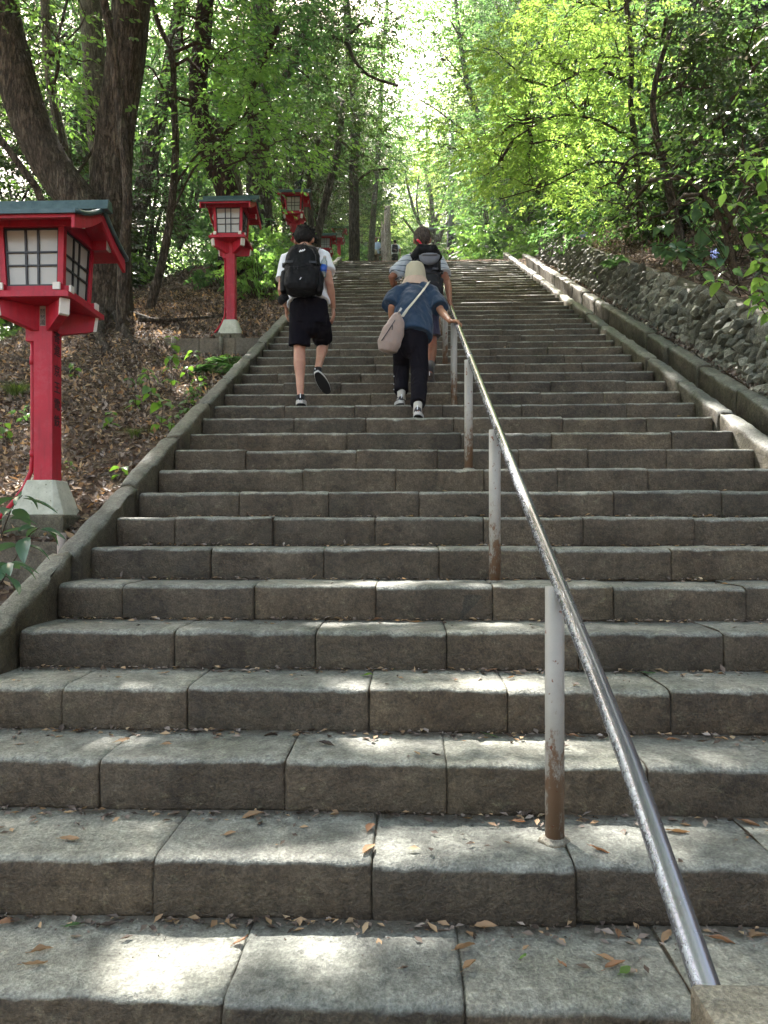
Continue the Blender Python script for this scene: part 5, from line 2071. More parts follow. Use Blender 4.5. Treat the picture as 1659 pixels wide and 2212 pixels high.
for g in [(415, 2075, .17, .13), (600, 2050, .11, .08), (770, 2010, .10, .07), (690, 1985, .07, .04), (700, 1815, .13, .05), (655, 1835, .07, .05), (1010, 1800, .06, .05), (1250, 1800, .09, .04), (1370, 1830, .10, .05),
          (830, 1610, .13, .05), (700, 1600, .05, .04), (60, 1620, .10, .05), (1080, 1610, .12, .04), (1300, 1620, .10, .04), (1500, 1640, .14, .04), (620, 1470, .18, .04), (720, 1480, .08, .03), (1060, 1470, .08, .03), (1150, 1480, .1, .03), (250, 1490, .06, .03),
          (700, 1350, .14, .03), (560, 1352, .08, .03), (870, 1345, .15, .03), (1070, 1350, .1, .03), (1250, 1355, .1, .03), (760, 1258, .12, .02), (900, 1258, .10, .02), (1590, 930, .16, .14), (1640, 985, .2, .16), (1560, 905, .1, .1),
          (1180, 640, .45, .12), (1060, 655, .4, .10), (1230, 655, .3, .2), (1290, 720, .1, .1), (1010, 838, .06, .05), (1100, 838, .2, .04), (548, 770, .1, .08), (300, 1105, .06, .06), (440, 1320, .05, .05),
          (470, 740, .45, .12), (440, 790, .3, .25), (330, 700, .4, .2), (240, 690, .5, .25), (130, 880, .25, .2), (60, 1000, .25, .2), (220, 1010, .1, .2), (650, 590, .5, .3), (560, 640, .4, .2),
          (1120, 600, .3, .1), (760, 700, .2, .06), (880, 1850, .05, .05)]:
    gap(*g)


def shade_keep(P, maple=False):
    """mask of leaves to keep so that the sun finds its gaps in the canopy"""
    s = (P[:, 2] + 0.816 - 0.4775 * P[:, 1]) / (SUN[2] - 0.4775 * SUN[1])
    xs = P[:, 0] - s * SUN[0]
    ys = P[:, 1] - s * SUN[1]
    keep = np.ones(len(P), bool)
    for x, y, rx, ry in GAPS:
        keep &= ((xs - x) / (rx + .10)) ** 2 + ((ys - y) / (ry + .10)) ** 2 > 1
    # bright side: the sun reaches the maple and the far left bank in patches
    rnd = RNG.uniform(size=len(P))
    if not maple:
        keep &= ~((ys > 4.4) & (xs < 5.0) & (rnd < np.where((xs > -1.8) & (xs < 2.7) & (ys > 7), 0.2, 0.42)))
        keep &= ~((xs > 3.1) & (xs < 5.2) & (ys > 6.3) & (ys < 11.5) & (rnd < 0.85))
    return keep


def masked(arr, m):
    return tuple(a[m] for a in arr)


def cat(*arrs):
    return tuple(np.concatenate(x) for x in zip(*arrs))


# ------------------------------------------------------------------ shared crowns
def crown_variant(name, size=0.10, n=120, per=7, nl=9, r=(2.4, 2.4, 1.7), L=.42, shape='lance', **kw):
    arr, C = crown_arrays((0, 0, 0), r, n, per, nl, size, L, clump_r=0.5, **kw)
    me = leaf_mesh(name, *arr, shape=shape)
    # inner branches
    rnd = random.Random(len(name) * 7 + n)
    mb = MB()
    root = Vector((0, 0, -r[2] * 1.1))
    hubs = [Vector(c) * .35 + Vector((0, 0, -.2)) for c in C[:8]]
    for h_ in hubs:
        mb.tube([root, lerp(root, h_, .5) + Vector((rnd.gauss(0, .1), rnd.gauss(0, .1), 0)), h_], [.075, .05, .035], 6, False)
    for j, h_ in enumerate(hubs):
        mine = [Vector(c) for c in C[:int(n * .75)] if min(hubs, key=lambda q: (q - Vector(c)).length) is h_]
        chain_twigs(mb, h_, mine, rnd, .03)
    br = mb.mesh(name + '_limbs', True)
    return me, br


CROWNS = [crown_variant('crown_one', .12, 110, 7, 9), crown_variant('crown_two', .11, 90, 9, 9, layered=.55), crown_variant('crown_three', .13, 80, 8, 8, shell=.2),
          crown_variant('crown_four', .12, 70, 10, 9, r=(2.8, 2.8, 1.3), layered=.8), crown_variant('crown_five', .10, 120, 8, 9, r=(2.0, 2.0, 2.4), layered=.4)]


def set_mat(o, mat):
    if not o.data.materials:
        o.data.materials.append(mat)
    o.material_slots[0].link = 'OBJECT'
    o.material_slots[0].material = mat


def trunk_tube(pts, r0, r1, seg=12, seed=0, wob=0.05, flare=0.0):
    """subdivided, slightly crooked tapering trunk"""
    rnd = random.Random(seed)
    pts = [Vector(p) for p in pts]
    # catmull-rom
    out = []
    n = len(pts)
    for i in range(n - 1):
        p0, p1, p2, p3 = pts[max(i - 1, 0)], pts[i], pts[i + 1], pts[min(i + 2, n - 1)]
        m = max(3, int((p2 - p1).length / 0.25))
        for k in range(m):
            t = k / m
            out.append(0.5 * ((2 * p1) + (-p0 + p2) * t + (2 * p0 - 5 * p1 + 4 * p2 - p3) * t * t + (-p0 + 3 * p1 - 3 * p2 + p3) * t ** 3))
    out.append(pts[-1])
    N = len(out)
    v, f = [], []
    fr = frames(out)
    ph = rnd.uniform(0, 99)
    for i, (p, t, a, b) in enumerate(fr):
        u = i / (N - 1)
        r = r0 + (r1 - r0) * u ** 0.9
        r *= 1 + flare * math.exp(-u * N * 0.25 / 0.9)
        for k in range(seg):
            th = 2 * pi * k / seg
            q = a * cos(th) + b * sin(th)
            rr = r * (1 + wob * 2.2 * mnoise.noise(Vector((cos(th) * 1.6 + ph, sin(th) * 1.6, i * 0.12))) + wob * .8 * mnoise.noise(Vector((cos(th) * 5 + ph, sin(th) * 5, i * 0.3)))
                      + flare * .5 * math.exp(-u * N * 0.25 / 0.6) * sin(5 * th + ph))
            v.append(p + q * rr)
    for i in range(N - 1):
        for k in range(seg):
            k2 = (k + 1) % seg
            f.append((i * seg + k, i * seg + k2, (i + 1) * seg + k2, (i + 1) * seg + k))
    f.append(tuple(range(seg - 1, -1, -1)))
    f.append(tuple((N - 1) * seg + k for k in range(seg)))
    return v, f, out


def simple_tree(x, y, h, r, crowns, mat, bark, label, group, seed, lean=(0, 0), z=None):
    """trunk + shared crowns; crowns: list of (dx, dy, dz, scale)"""
    rnd = random.Random(seed)
    z0 = float(ground_z(x, y)) - 0.15 if z is None else z
    t = thing('tree', label, 'tree', (x, y, z0), 0, group)
    pts = [(0, 0, 0), (lean[0] * .3 + rnd.gauss(0, .1), lean[1] * .3, h * .33), (lean[0] * .6 + rnd.gauss(0, .15), lean[1] * .6 + rnd.gauss(0, .1), h * .66), (lean[0], lean[1], h)]
    v, f, out = trunk_tube(pts, r, r * .35, 9, seed, .05, .35)
    mb = MB().add(v, f)
    for dx, dy, dz, s in crowns:
        # a limb to each crown
        tip = Vector((dx, dy, dz - 1.8 * s))
        k = min(range(len(out)), key=lambda i: abs(out[i].z - (tip.z - 1.2)))
        a = out[k]
        mb.tube([a, lerp(a, tip, .5) + Vector((0, 0, .15)), tip, tip + Vector((0, 0, .6 * s))], [r * .42, r * .3, r * .2, r * .1], 7, False)
    put('trunk', mb.mesh('trunk', True), MAT[bark], parent=t)
    for dx, dy, dz, s in crowns:
        me, br = rnd.choice(CROWNS)
        o = put('crown', me, None, parent=t, loc=(dx, dy, dz), rot=(rnd.gauss(0, .12), rnd.gauss(0, .12), rnd.uniform(0, 6.28)))
        o.scale = (s, s, s * rnd.uniform(.85, 1.1))
        set_mat(o, MAT[mat])
        b = put('limbs', br, None, parent=o)
        set_mat(b, MAT[bark])
    return t


SHADE = {'leaf_mid': 'mid green', 'leaf_pale': 'pale green', 'leaf_dark': 'dark green', 'leaf_bright': 'light green', 'leaf_glossy': 'glossy green'}
LEAFY = ['dense', 'broad-leaved', 'fine-leaved', 'large-leaved']


def where_y(y, cuts, words_):
    for c, w in zip(cuts, words_):
        if y < c:
            return w
    return words_[-1]


def forest():
    rnd = random.Random(77)
    made = []

    def grow(x, y, h, r, mat, bark, lab, grp, seed, spread=1.0, base_c=.35, n=4, z=None, sc=(0.8, 1.25)):
        cr = []
        for k in range(n):
            u = base_c + (1 - base_c) * (k + rnd.random() * .6) / n
            rr = spread * (1.9 - 1.1 * u) * rnd.uniform(.5, 1.2)
            a = rnd.uniform(0, 6.28)
            cr.append((cos(a) * rr, sin(a) * rr, h * u + .3, rnd.uniform(*sc)))
        cr.append((0, 0, h * 1.02, rnd.uniform(*sc)))
        made.append(simple_tree(x, y, h, r, cr, mat, bark, lab, grp, seed, (rnd.gauss(0, .5), rnd.gauss(0, .3)), z))

    # left wood, beyond and below the great tree
    spots = [(-9.5, 15, 9), (-12, 12, 9), (-8.2, 19.5, 10), (-13, 19, 11), (-10.5, 25, 12), (-6.6, 24, 9), (-16, 15, 10), (-17, 25, 13), (-13, 32, 13), (-8.5, 33, 12),
             (-5.2, 30, 10), (-20, 19, 12), (-22, 30, 14), (-17, 38, 14), (-11, 41, 13), (-25, 24, 13), (-19, 12.5, 11), (-13.5, 8.2, 10), (-6.2, 40, 10), (-28, 36, 15)]
    for i, (x, y, h) in enumerate(spots):
        if i in (3, 7, 9, 17):
            continue
        y_ = y + rnd.uniform(-.8, .8)
        m = rnd.choice(['leaf_mid', 'leaf_pale', 'leaf_dark', 'leaf_mid', 'leaf_bright'])
        grow(x + rnd.uniform(-.5, .5), y_, h, rnd.uniform(.11, .2), m, rnd.choice(['bark', 'bark_grey', 'bark_red']),
             SHADE[m] + (' tall' if h > 11.5 else ' low') + ' tree standing ' + where_y(y, (13, 17, 22, 31, 36), ('far left beside the leaning trunk', 'behind the great double trunk', 'behind the second lantern', 'deep in the wood behind the reddish trunk', 'deep in the wood behind the third lantern', 'on the misty skyline of the left wood')), 'trees in the wood on the left', 200 + i, 1.25, .18, 5, z=None if x > -5.5 else float(left_z(x, y_)) - .3)
    # back wood beyond the landing, thin in the middle where the sky is white
    spots = [(-3.4, 47, 9, 'leaf_pale'), (-7, 52, 11, 'leaf_mid'), (-1.2, 58, 8, 'leaf_pale'), (1.6, 55, 6, 'leaf_mid'), (5.2, 49, 8, 'leaf_pale'), (8, 45, 9, 'leaf_mid'), (9.6, 55, 12, 'leaf_pale'),
             (4.3, 64, 10, 'leaf_mid'), (13, 50, 13, 'leaf_mid'), (-11, 62, 14, 'leaf_mid'), (12.5, 40, 10, 'leaf_bright'), (17, 44, 13, 'leaf_mid'), (-4.8, 68, 13, 'leaf_pale'), (16, 62, 15, 'leaf_pale'), (-16, 55, 15, 'leaf_pale'), (0.4, 74, 9, 'leaf_pale')]
    for i, (x, y, h, m) in enumerate(spots):
        grow(x, y, h, rnd.uniform(.12, .22), m, rnd.choice(['bark', 'bark_grey']), 'hazy ' + SHADE[m] + ' tree far up the hill, ' + where_y(x, (-9, -3, 0, 3, 7, 12), ('behind the tall evergreen', 'behind the straight trunk', 'behind the dead trunk', 'behind the man with grey hair', 'behind the utility pole', 'beyond the end of the rubble wall', 'behind the maple')), 'trees beyond the landing', 300 + i, 1.3, .3, 5, z=float(zpath(y)) - .2)
    more = [(4.4, 30, 12, 'leaf_mid'), (3.9, 38, 13, 'leaf_pale'), (5.8, 43, 15, 'leaf_mid'), (3.1, 54, 13, 'leaf_mid'), (-3.0, 45, 12, 'leaf_mid'), (-4.6, 39, 12, 'leaf_dark'), (-5.8, 47, 15, 'leaf_mid'), (6.4, 51, 16, 'leaf_mid'), (-1.6, 62, 11, 'leaf_pale'), (2.4, 66, 9, 'leaf_pale')]
    for i, (x, y, h, m) in enumerate(more):
        grow(x, y, h, rnd.uniform(.10, .16), m, 'bark_grey', 'slender ' + SHADE[m] + ' tree by the path above the landing, ' + where_y(x, (-5, -3.5, -2, 0, 3, 5, 6), ('behind the straight trunk', 'behind the fifth lantern', 'just left of the distant walkers', 'left of the dead trunk', 'in the bright gap', 'nearest the utility pole', 'right of the utility pole', 'far right of the utility pole')), 'trees beyond the landing', 350 + i, 1.1, .3, 7, z=float(zpath(y)) - .2)
    # right bank
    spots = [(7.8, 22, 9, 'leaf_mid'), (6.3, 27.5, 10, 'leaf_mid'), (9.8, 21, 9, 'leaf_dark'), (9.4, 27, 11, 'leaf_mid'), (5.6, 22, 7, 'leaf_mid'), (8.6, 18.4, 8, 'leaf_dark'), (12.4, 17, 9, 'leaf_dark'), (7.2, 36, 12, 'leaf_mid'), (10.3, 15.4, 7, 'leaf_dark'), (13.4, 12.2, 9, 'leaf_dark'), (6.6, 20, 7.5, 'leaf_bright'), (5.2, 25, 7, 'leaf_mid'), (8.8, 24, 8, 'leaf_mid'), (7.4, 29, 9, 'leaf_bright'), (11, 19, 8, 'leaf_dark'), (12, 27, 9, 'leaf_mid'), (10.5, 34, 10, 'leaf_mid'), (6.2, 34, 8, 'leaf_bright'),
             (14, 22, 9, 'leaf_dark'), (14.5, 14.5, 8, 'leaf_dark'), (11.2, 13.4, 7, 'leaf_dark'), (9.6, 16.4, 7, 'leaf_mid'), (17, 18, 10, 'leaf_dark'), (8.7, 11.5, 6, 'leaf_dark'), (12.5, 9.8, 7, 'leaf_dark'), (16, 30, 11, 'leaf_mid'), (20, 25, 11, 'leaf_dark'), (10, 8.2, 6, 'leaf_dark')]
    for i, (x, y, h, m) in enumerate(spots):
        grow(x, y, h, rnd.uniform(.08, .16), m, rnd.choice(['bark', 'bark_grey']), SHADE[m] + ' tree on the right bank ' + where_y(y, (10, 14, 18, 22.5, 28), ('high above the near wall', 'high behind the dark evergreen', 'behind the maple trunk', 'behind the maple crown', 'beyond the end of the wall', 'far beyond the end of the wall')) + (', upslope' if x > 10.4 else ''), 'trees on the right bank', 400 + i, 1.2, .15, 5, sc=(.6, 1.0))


forest()


# ------------------------------------------------------------------ understory shrubs from shared meshes
def shrub_variant(name, size, n, per, nl, r, L, shape='lance', **kw):
    arr, C = crown_arrays((0, 0, r[2] * .95), r, n, per, nl, size, L, clump_r=.16, **kw)
    me = leaf_mesh(name, *arr, shape=shape)
    mb = MB()
    rnd = random.Random(n)
    for c in C[:int(n * .8)]:
        c = Vector(c)
        mb.tube([(rnd.gauss(0, .04), rnd.gauss(0, .04), -.1), lerp(Vector((0, 0, 0)), c, .5) + Vector((rnd.gauss(0, .05), rnd.gauss(0, .05), .05)), c], [.014, .009, .003], 5, False)
    return me, mb.mesh(name + '_stems', True)


SHRUBS = [shrub_variant('shrub_one', .10, 40, 6, 8, (.75, .75, .6), .28), shrub_variant('shrub_two', .13, 34, 5, 7, (.7, .7, .75), .32, 'oval', layered=.5),
          shrub_variant('shrub_three', .08, 50, 7, 9, (.9, .9, .5), .26, layered=.8), shrub_variant('shrub_four', .16, 24, 4, 6, (.7, .7, .8), .36, 'oval', layered=.6)]


USED = set()


def shrub(x, y, s, mat, label, group, seed, kind=None, z=None, tilt=(0, 0)):
    rnd = random.Random(seed)
    if kind is None:
        kind = rnd.randrange(4)
    base_label = ' ' + SHADE[mat] + ' shrub ' + label
    for pre in (LEAFY[kind], 'big ' + LEAFY[kind], 'straggling ' + LEAFY[kind], 'rounded ' + LEAFY[kind], 'spreading ' + LEAFY[kind]):
        label = pre + base_label
        if label not in USED:
            break
    USED.add(label)
    z0 = float(ground_z(x, y)) - .05 if z is None else z
    t = thing('shrub', label, 'shrub', (x, y, z0), rnd.uniform(0, 6.28), group)
    me, st = SHRUBS[kind] if kind is not None else rnd.choice(SHRUBS)
    o = put('foliage', me, None, parent=t)
    set_mat(o, MAT[mat])
    b = put('stems', st, None, parent=t)
    set_mat(b, MAT['twig'])
    t.scale = (s, s, s * rnd.uniform(.8, 1.15))
    t.rotation_euler = (tilt[0], tilt[1], t.rotation_euler.z)
    return t


def undergrowth():
    rnd = random.Random(55)
    # right bank, from the wall up
    k = 0
    for y in np.arange(6.5, 27, 0.72):
        for x0 in (4.7, 5.7, 6.8, 8.1, 9.6, 11.3):
            x = x0 + rnd.uniform(-.4, .4)
            yy = y + rnd.uniform(-.4, .4)
            if x / yy > .62 or x / yy < .17:
                continue
            if yy < 12 and x < 5.4 and rnd.random() < .4:
                continue
            if yy > 13 and x < 5.2:
                continue
            if rnd.random() < .12:
                continue
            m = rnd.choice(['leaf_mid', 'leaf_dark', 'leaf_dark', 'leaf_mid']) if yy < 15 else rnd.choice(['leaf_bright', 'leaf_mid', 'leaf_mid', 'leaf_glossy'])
            s = rnd.uniform(.7, 1.2) * (1 if yy > 11 else .8)
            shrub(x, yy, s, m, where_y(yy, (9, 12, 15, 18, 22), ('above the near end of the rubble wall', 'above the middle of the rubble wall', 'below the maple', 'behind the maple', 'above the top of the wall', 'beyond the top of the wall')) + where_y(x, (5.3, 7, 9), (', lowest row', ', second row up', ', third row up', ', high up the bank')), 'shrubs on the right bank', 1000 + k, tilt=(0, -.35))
            k += 1
    # beside and beyond the wall top
    for i, (x, y, s, m) in enumerate([(3.9, 19.6, .8, 'leaf_bright'), (5.0, 18.6, 1.0, 'leaf_bright'), (3.0, 20.6, .8, 'leaf_mid'), (4.2, 20.2, 1.3, 'leaf_bright'), (2.9, 21.8, 1.1, 'leaf_mid'), (3.8, 23, 1.4, 'leaf_bright'), (2.6, 24.5, 1.2, 'leaf_bright'),
                                      (3.2, 27, 1.5, 'leaf_bright'), (2.6, 30, 1.3, 'leaf_mid'), (3.5, 33, 1.6, 'leaf_bright'), (2.7, 37, 1.5, 'leaf_mid'), (4.4, 40, 1.8, 'leaf_bright'), (4.6, 29, 1.6, 'leaf_bright'), (5, 36, 1.7, 'leaf_mid')]):
        shrub(x, y, s, m, where_y(y, (20, 23, 28, 34), ('crowding the end of the rubble wall', 'right of the top landing', 'right of the path above the landing', 'right of the path far above', 'far up the path by the utility pole')) + (', larger' if s > 1.25 else ''), 'shrubs above the rubble wall', 1300 + i)
    # left of the upper steps, round the far lanterns
    for i, (px, y, s, m) in enumerate([(560, 13, .8, 'leaf_bright'), (590, 14, .7, 'leaf_mid'), (545, 15.5, .9, 'leaf_bright'), (608, 15, .6, 'leaf_glossy'), (575, 17, 1.0, 'leaf_bright'), (520, 17, 1.1, 'leaf_mid'), (490, 14.5, .9, 'leaf_mid'),
                                       (600, 19, .9, 'leaf_bright'), (622, 21, .8, 'leaf_bright'), (560, 22, 1.3, 'leaf_mid'), (752, 29.5, 1.0, 'leaf_bright'), (768, 33, .95, 'leaf_bright'), (742, 35, 1.4, 'leaf_mid'), (778, 34.5, .7, 'leaf_glossy'),
                                       (756, 31, .9, 'leaf_bright'), (700, 37, 1.8, 'leaf_mid'), (672, 31, 1.3, 'leaf_bright'), (650, 27, 1.0, 'leaf_mid'), (770, 45, 1.9, 'leaf_mid'), (630, 33, 1.6, 'leaf_pale'), (790, 50, 1.6, 'leaf_pale')]):
        x = px_to_x(px, y)
        shrub(x, y, s, m, where_y(px, (530, 565, 595, 612, 660, 715, 750, 760), ('just right of the second lantern', 'between the second and third lanterns', 'left of the third lantern post', 'below the third lantern', 'behind the young man', 'behind the fourth lantern', 'right of the fourth lantern', 'below the fifth lantern', 'left of the distant walkers')) + where_y(y, (16, 24, 36), (', close', ', half hidden', ', up the hill', ', farthest')), 'shrubs among the upper lanterns', 1400 + i, z=float(left_z(x, y)) - .1)
    # edge of the left bank and its fall
    for i in range(36):
        y = rnd.uniform(4, 17)
        x = -5.4 - rnd.uniform(0, 4.5) - (0.3 if y > 8 else 0)
        shrub(x, y, rnd.uniform(.6, 1.2), rnd.choice(['leaf_mid', 'leaf_dark', 'leaf_pale', 'leaf_bright']), where_y(y, (7, 10, 13.5), ('below the bank left of the nearest lantern', 'below the bank behind the leaning trunk', 'below the bank behind the great tree', 'below the bank behind the second lantern')) + (', far down' if x < -7.5 else ', near the edge'), 'shrubs below the left bank', 1500 + i)


undergrowth()


# ------------------------------------------------------------------ trees of the foreground, built where they stand
def hero_tree(name, label, stems, clumps, mat, bark, size=.08, L=.36, nl=9, per=6, group=None, shape='lance', layered=.75, cr=.45, twigs=True, extra_limbs=()):
    """stems: list of (pts, r0, r1); clumps: list of (centre, radii, count)"""
    base = Vector(stems[0][0][0])
    t = thing(name, label, 'tree', base, 0, group)
    nodes = []
    for k, (pts, r0, r1) in enumerate(stems):
        v, f, out = trunk_tube([Vector(p) - base for p in pts], r0, r1, 22 if r0 > .15 else 9, k * 7 + len(label), .06, .35 if (r0 > .2 and k < 2) else 0)
        put('trunk' if k < 2 else 'limb', MB().add(v, f).mesh('trunk', True), MAT[bark if isinstance(bark, str) else bark[k]], parent=t)
        nodes += [(o_ + base, r0 + (r1 - r0) * i / len(out)) for i, o_ in enumerate(out) if i > len(out) * .3]
    rnd = random.Random(len(label))
    arrs, tw = [], MB()
    for c, r, n in clumps:
        arr, C = crown_arrays(c, r, n, per, nl, size, L, clump_r=cr, layered=layered, shell=.1)
        arrs.append(arr)
        if twigs and nodes:
            c = Vector(c)
            a, ra = min(nodes, key=lambda q: (q[0] - c).length + .6 * max(0, q[0].z - c.z))
            hub = lerp(a, c, .65) + Vector((0, 0, -.05))
            tw.tube([a - base, lerp(a, hub, .5) + Vector((rnd.gauss(0, .1), rnd.gauss(0, .1), .12)) - base, hub - base], [min(ra * .6, .05), .03, .02], 7, False)
            chain_twigs(tw, hub - base, [Vector(q) - base for q in C[:int(n * .85)]], rnd, .016)
    if arrs:
        arr = cat(*arrs)
        arr = masked(arr, shade_keep(arr[0], 'maple' in name))
        me = leaf_mesh('crown', arr[0] - np.array(base), *arr[1:], shape=shape)
        put('crown', me, MAT[mat], parent=t)
    if tw.v:
        put('branches', tw.mesh('branches', True), MAT['twig'], parent=t, kind='stuff')
    return t


# great double trunk beside the nearest lantern
d = 10.6
hero_tree('great_tree', 'great old tree with two huge trunks rising behind the nearest lantern',
          [([W(236, 765, d), W(236, 700, d), W(238, 600, d), W(238, 460, d), W(248, 300, d), W(268, 150, d), W(284, 0, d), W(300, -260, d), W(300, -700, d + .6)], .31, .225),
           ([W(238, 755, d - .1), W(232, 660, d - .1), W(222, 560, d - .25), W(196, 470, d - .35), W(128, 385, d - .4), W(70, 280, d - .45), W(28, 150, d - .5), W(-5, 0, d - .5), W(-60, -260, d - .5)], .30, .24),
           ([W(262, 735, d - .6), W(266, 560, d - .7), W(276, 430, d - .8), W(262, 260, d - .7), W(245, 120, d - .7), W(225, 0, d - .7), W(190, -200, d - .6)], .074, .054)],
          [((-6.0, 9.5, 12.5), (2.6, 3.4, 1.6), 130), ((-3.0, 11.5, 13.5), (2.8, 3.2, 1.5), 150), ((-1.2, 8.5, 12.6), (2.2, 3.0, 1.2), 120), ((-4.2, 6.5, 11.5), (2.4, 2.4, 1.2), 110), ((0.2, 12.5, 14.8), (2.0, 2.8, 1.2), 100)],
          'leaf_mid', ['bark', 'bark', 'bark'], size=.16, per=8, nl=10, L=.5, cr=.6)

hero_tree('tree', 'grey trunk standing straight behind the great double trunk',
          [([W(226, 720, 12.8), W(222, 430, 12.8), W(212, 250, 12.8), W(196, 0, 12.8), W(190, -300, 12.9)], .22, .165), ([W(205, 330, 12.4), W(198, 240, 12.3), W(186, 160, 12.4)], .03, .02)],
          [((-6.5, 14.5, 14.5), (2.8, 3, 1.6), 110)], 'leaf_mid', ['bark_grey', 'twig'], size=.14, L=.5, cr=.6)
hero_tree('tree', 'slim forked tree rising between the leaning trunk and the grey trunk',
          [([W(158, 640, 11.9), W(150, 390, 11.9), W(135, 310, 11.9), W(112, 200, 11.9), W(100, 90, 11.9), W(95, -60, 11.9)], .10, .07), ([W(137, 320, 11.8), W(118, 230, 11.7), W(106, 150, 11.7), W(128, 70, 11.6), W(150, -20, 11.6)], .035, .02),
           ([W(140, 330, 11.8), W(95, 280, 11.8), W(60, 200, 11.8)], .03, .015), ([W(150, 400, 11.9), W(190, 340, 12), W(208, 310, 12.1)], .03, .02)],
          [(W(40, 140, 10.5), (.9, .9, .8), 20), (W(130, 60, 10.5), (.8, .9, .7), 16), (W(60, 300, 11.5), (.9, .9, .7), 16)], 'leaf_bright', ['bark_grey', 'bark', 'bark_grey', 'bark'], size=.10)
hero_tree('tree', 'slender dark tree leaning out left of the nearest lantern roof',
          [([W(120, 640, 8.4), W(92, 440, 8.4), W(52, 370, 8.3), W(16, 320, 8.3), W(-30, 260, 8.2)], .05, .035)], [], 'leaf_mid', 'bark')

# thin tree whose layered sprays hang over the second lantern
d = 11.6
hero_tree('tree', 'thin dark tree with layered light green sprays above the second lantern',
          [([W(318, 740, d), W(326, 660, d), W(345, 590, d), W(366, 480, d), W(379, 330, d), W(375, 210, d), W(372, 115, d), W(345, 60, d), W(322, -20, d)], .08, .038), ([W(374, 150, d - .05), W(366, 100, d - .1), W(385, 50, d - .1), W(392, -10, d - .1)], .025, .015),
           ([W(378, 400, d), W(430, 330, d + .1), W(520, 260, d + .1)], .022, .012), ([W(378, 250, d), W(330, 150, d), W(300, 150, d)], .02, .012), ([W(367, 470, d), W(440, 340, d - .3), W(560, 330, d - .4)], .022, .010)],
          [(W(450, 40, d), (0.72, 0.78, 0.29), 15), (W(520, 100, d), (0.65, 0.78, 0.23), 14), (W(480, 170, d + .3), (0.91, 0.91, 0.26), 16), (W(560, 240, d), (0.91, 0.91, 0.23), 16), (W(470, 290, d), (1.04, 0.78, 0.26), 18), (W(590, 310, d - .3), (1.04, 0.78, 0.21), 19),
           (W(520, 345, d - .3), (0.78, 0.78, 0.18), 13), (W(400, 90, d + .2), (0.52, 0.65, 0.39), 8), (W(430, 230, d + .4), (0.65, 0.65, 0.26), 9)],
          'leaf_bright', ['bark', 'bark', 'twig', 'twig', 'twig'], size=.10, L=.36, cr=.33, per=5, nl=10, layered=.85)
# bigger trees further up on the left
hero_tree('tree', 'reddish trunk forking with a pale limb above the second lantern',
          [([W(505, 580, 14), W(492, 420, 14), W(462, 350, 14), W(436, 280, 14), W(428, 180, 14), W(440, 60, 14), W(450, -100, 14)], .24, .14), ([W(525, 560, 14.3), W(510, 400, 14.2), W(488, 310, 14.2), W(455, 260, 14.2)], .13, .10), ([W(470, 345, 13.9), W(520, 230, 13.9), W(560, 160, 14), W(600, 60, 14)], .08, .05)],
          [(W(480, 140, 15), (2, 2, 1.2), 45), (W(600, 60, 15), (1.8, 2, 1.1), 40), (W(400, 250, 16), (1.8, 1.6, 1.2), 36), (W(560, -80, 15), (2.4, 2.4, 1.3), 50)], 'leaf_mid', ['bark_red', 'bark_grey', 'bark_red'], size=.12, L=.42)
hero_tree('tree', 'tall evergreen with a massive trunk filling the upper middle of the left wood',
          [([W(560, 560, 19), W(560, 380, 19), W(556, 240, 19), W(560, 100, 19), W(572, -60, 19), W(580, -260, 19)], .33, .24), ([W(558, 210, 18.8), W(612, 170, 18.6), W(640, 120, 18.5), W(668, 30, 18.5)], .12, .07),
           ([W(560, 120, 18.8), W(690, 85, 18.2), W(745, 88, 18), W(765, 130, 18), W(800, 165, 17.8), W(860, 185, 17.6)], .07, .03)],
          [(W(640, 60, 18), (1.9, 1.8, 1.1), 37), (W(690, 170, 18.5), (1.8, 1.6, 1.0), 34), (W(600, 210, 18.5), (1.7, 1.6, .9), 30), (W(760, 60, 19), (1.8, 1.8, 1.1), 33), (W(520, 0, 18.5), (2, 2, 1.2), 34), (W(720, 300, 19.5), (1.5, 1.4, .9), 25), (W(830, 20, 18), (1.4, 1.4, .8), 21), (W(660, 340, 20), (1.6, 1.4, .9), 22)],
          'leaf_dark', ['bark', 'bark', 'twig'], size=.11, L=.4, per=6)
hero_tree('tree', 'straight trunk just left of the dead trunk with drooping dark leaves',
          [([W(766, 590, 24), W(765, 470, 24), W(764, 360, 24), W(768, 250, 24), W(758, 150, 24), W(748, 0, 24)], .19, .12), ([W(765, 330, 23.8), W(730, 300, 23.5), W(700, 290, 23.3)], .05, .03), ([W(764, 400, 24), W(800, 370, 24), W(840, 365, 24)], .05, .03)],
          [(W(730, 250, 24), (1.8, 1.6, 1.2), 44), (W(800, 210, 24.5), (1.6, 1.6, 1.1), 34), (W(790, 330, 24), (1.5, 1.4, .8), 26), (W(760, 90, 24), (2, 1.8, 1.2), 40)], 'leaf_mid', ['bark', 'twig', 'twig'], size=.12, L=.42)
hero_tree('tree', 'slanting dark trunk behind the third lantern',
          [([W(675, 600, 21), W(690, 490, 21), W(712, 400, 21), W(728, 330, 21), W(742, 220, 21)], .13, .09), ([W(676, 520, 20.5), W(668, 420, 20.5), W(674, 350, 20.4), W(690, 300, 20.3)], .10, .05)],
          [(W(730, 200, 21.5), (1.4, 1.4, .8), 22)], 'leaf_dark', ['bark', 'bark'], size=.11)
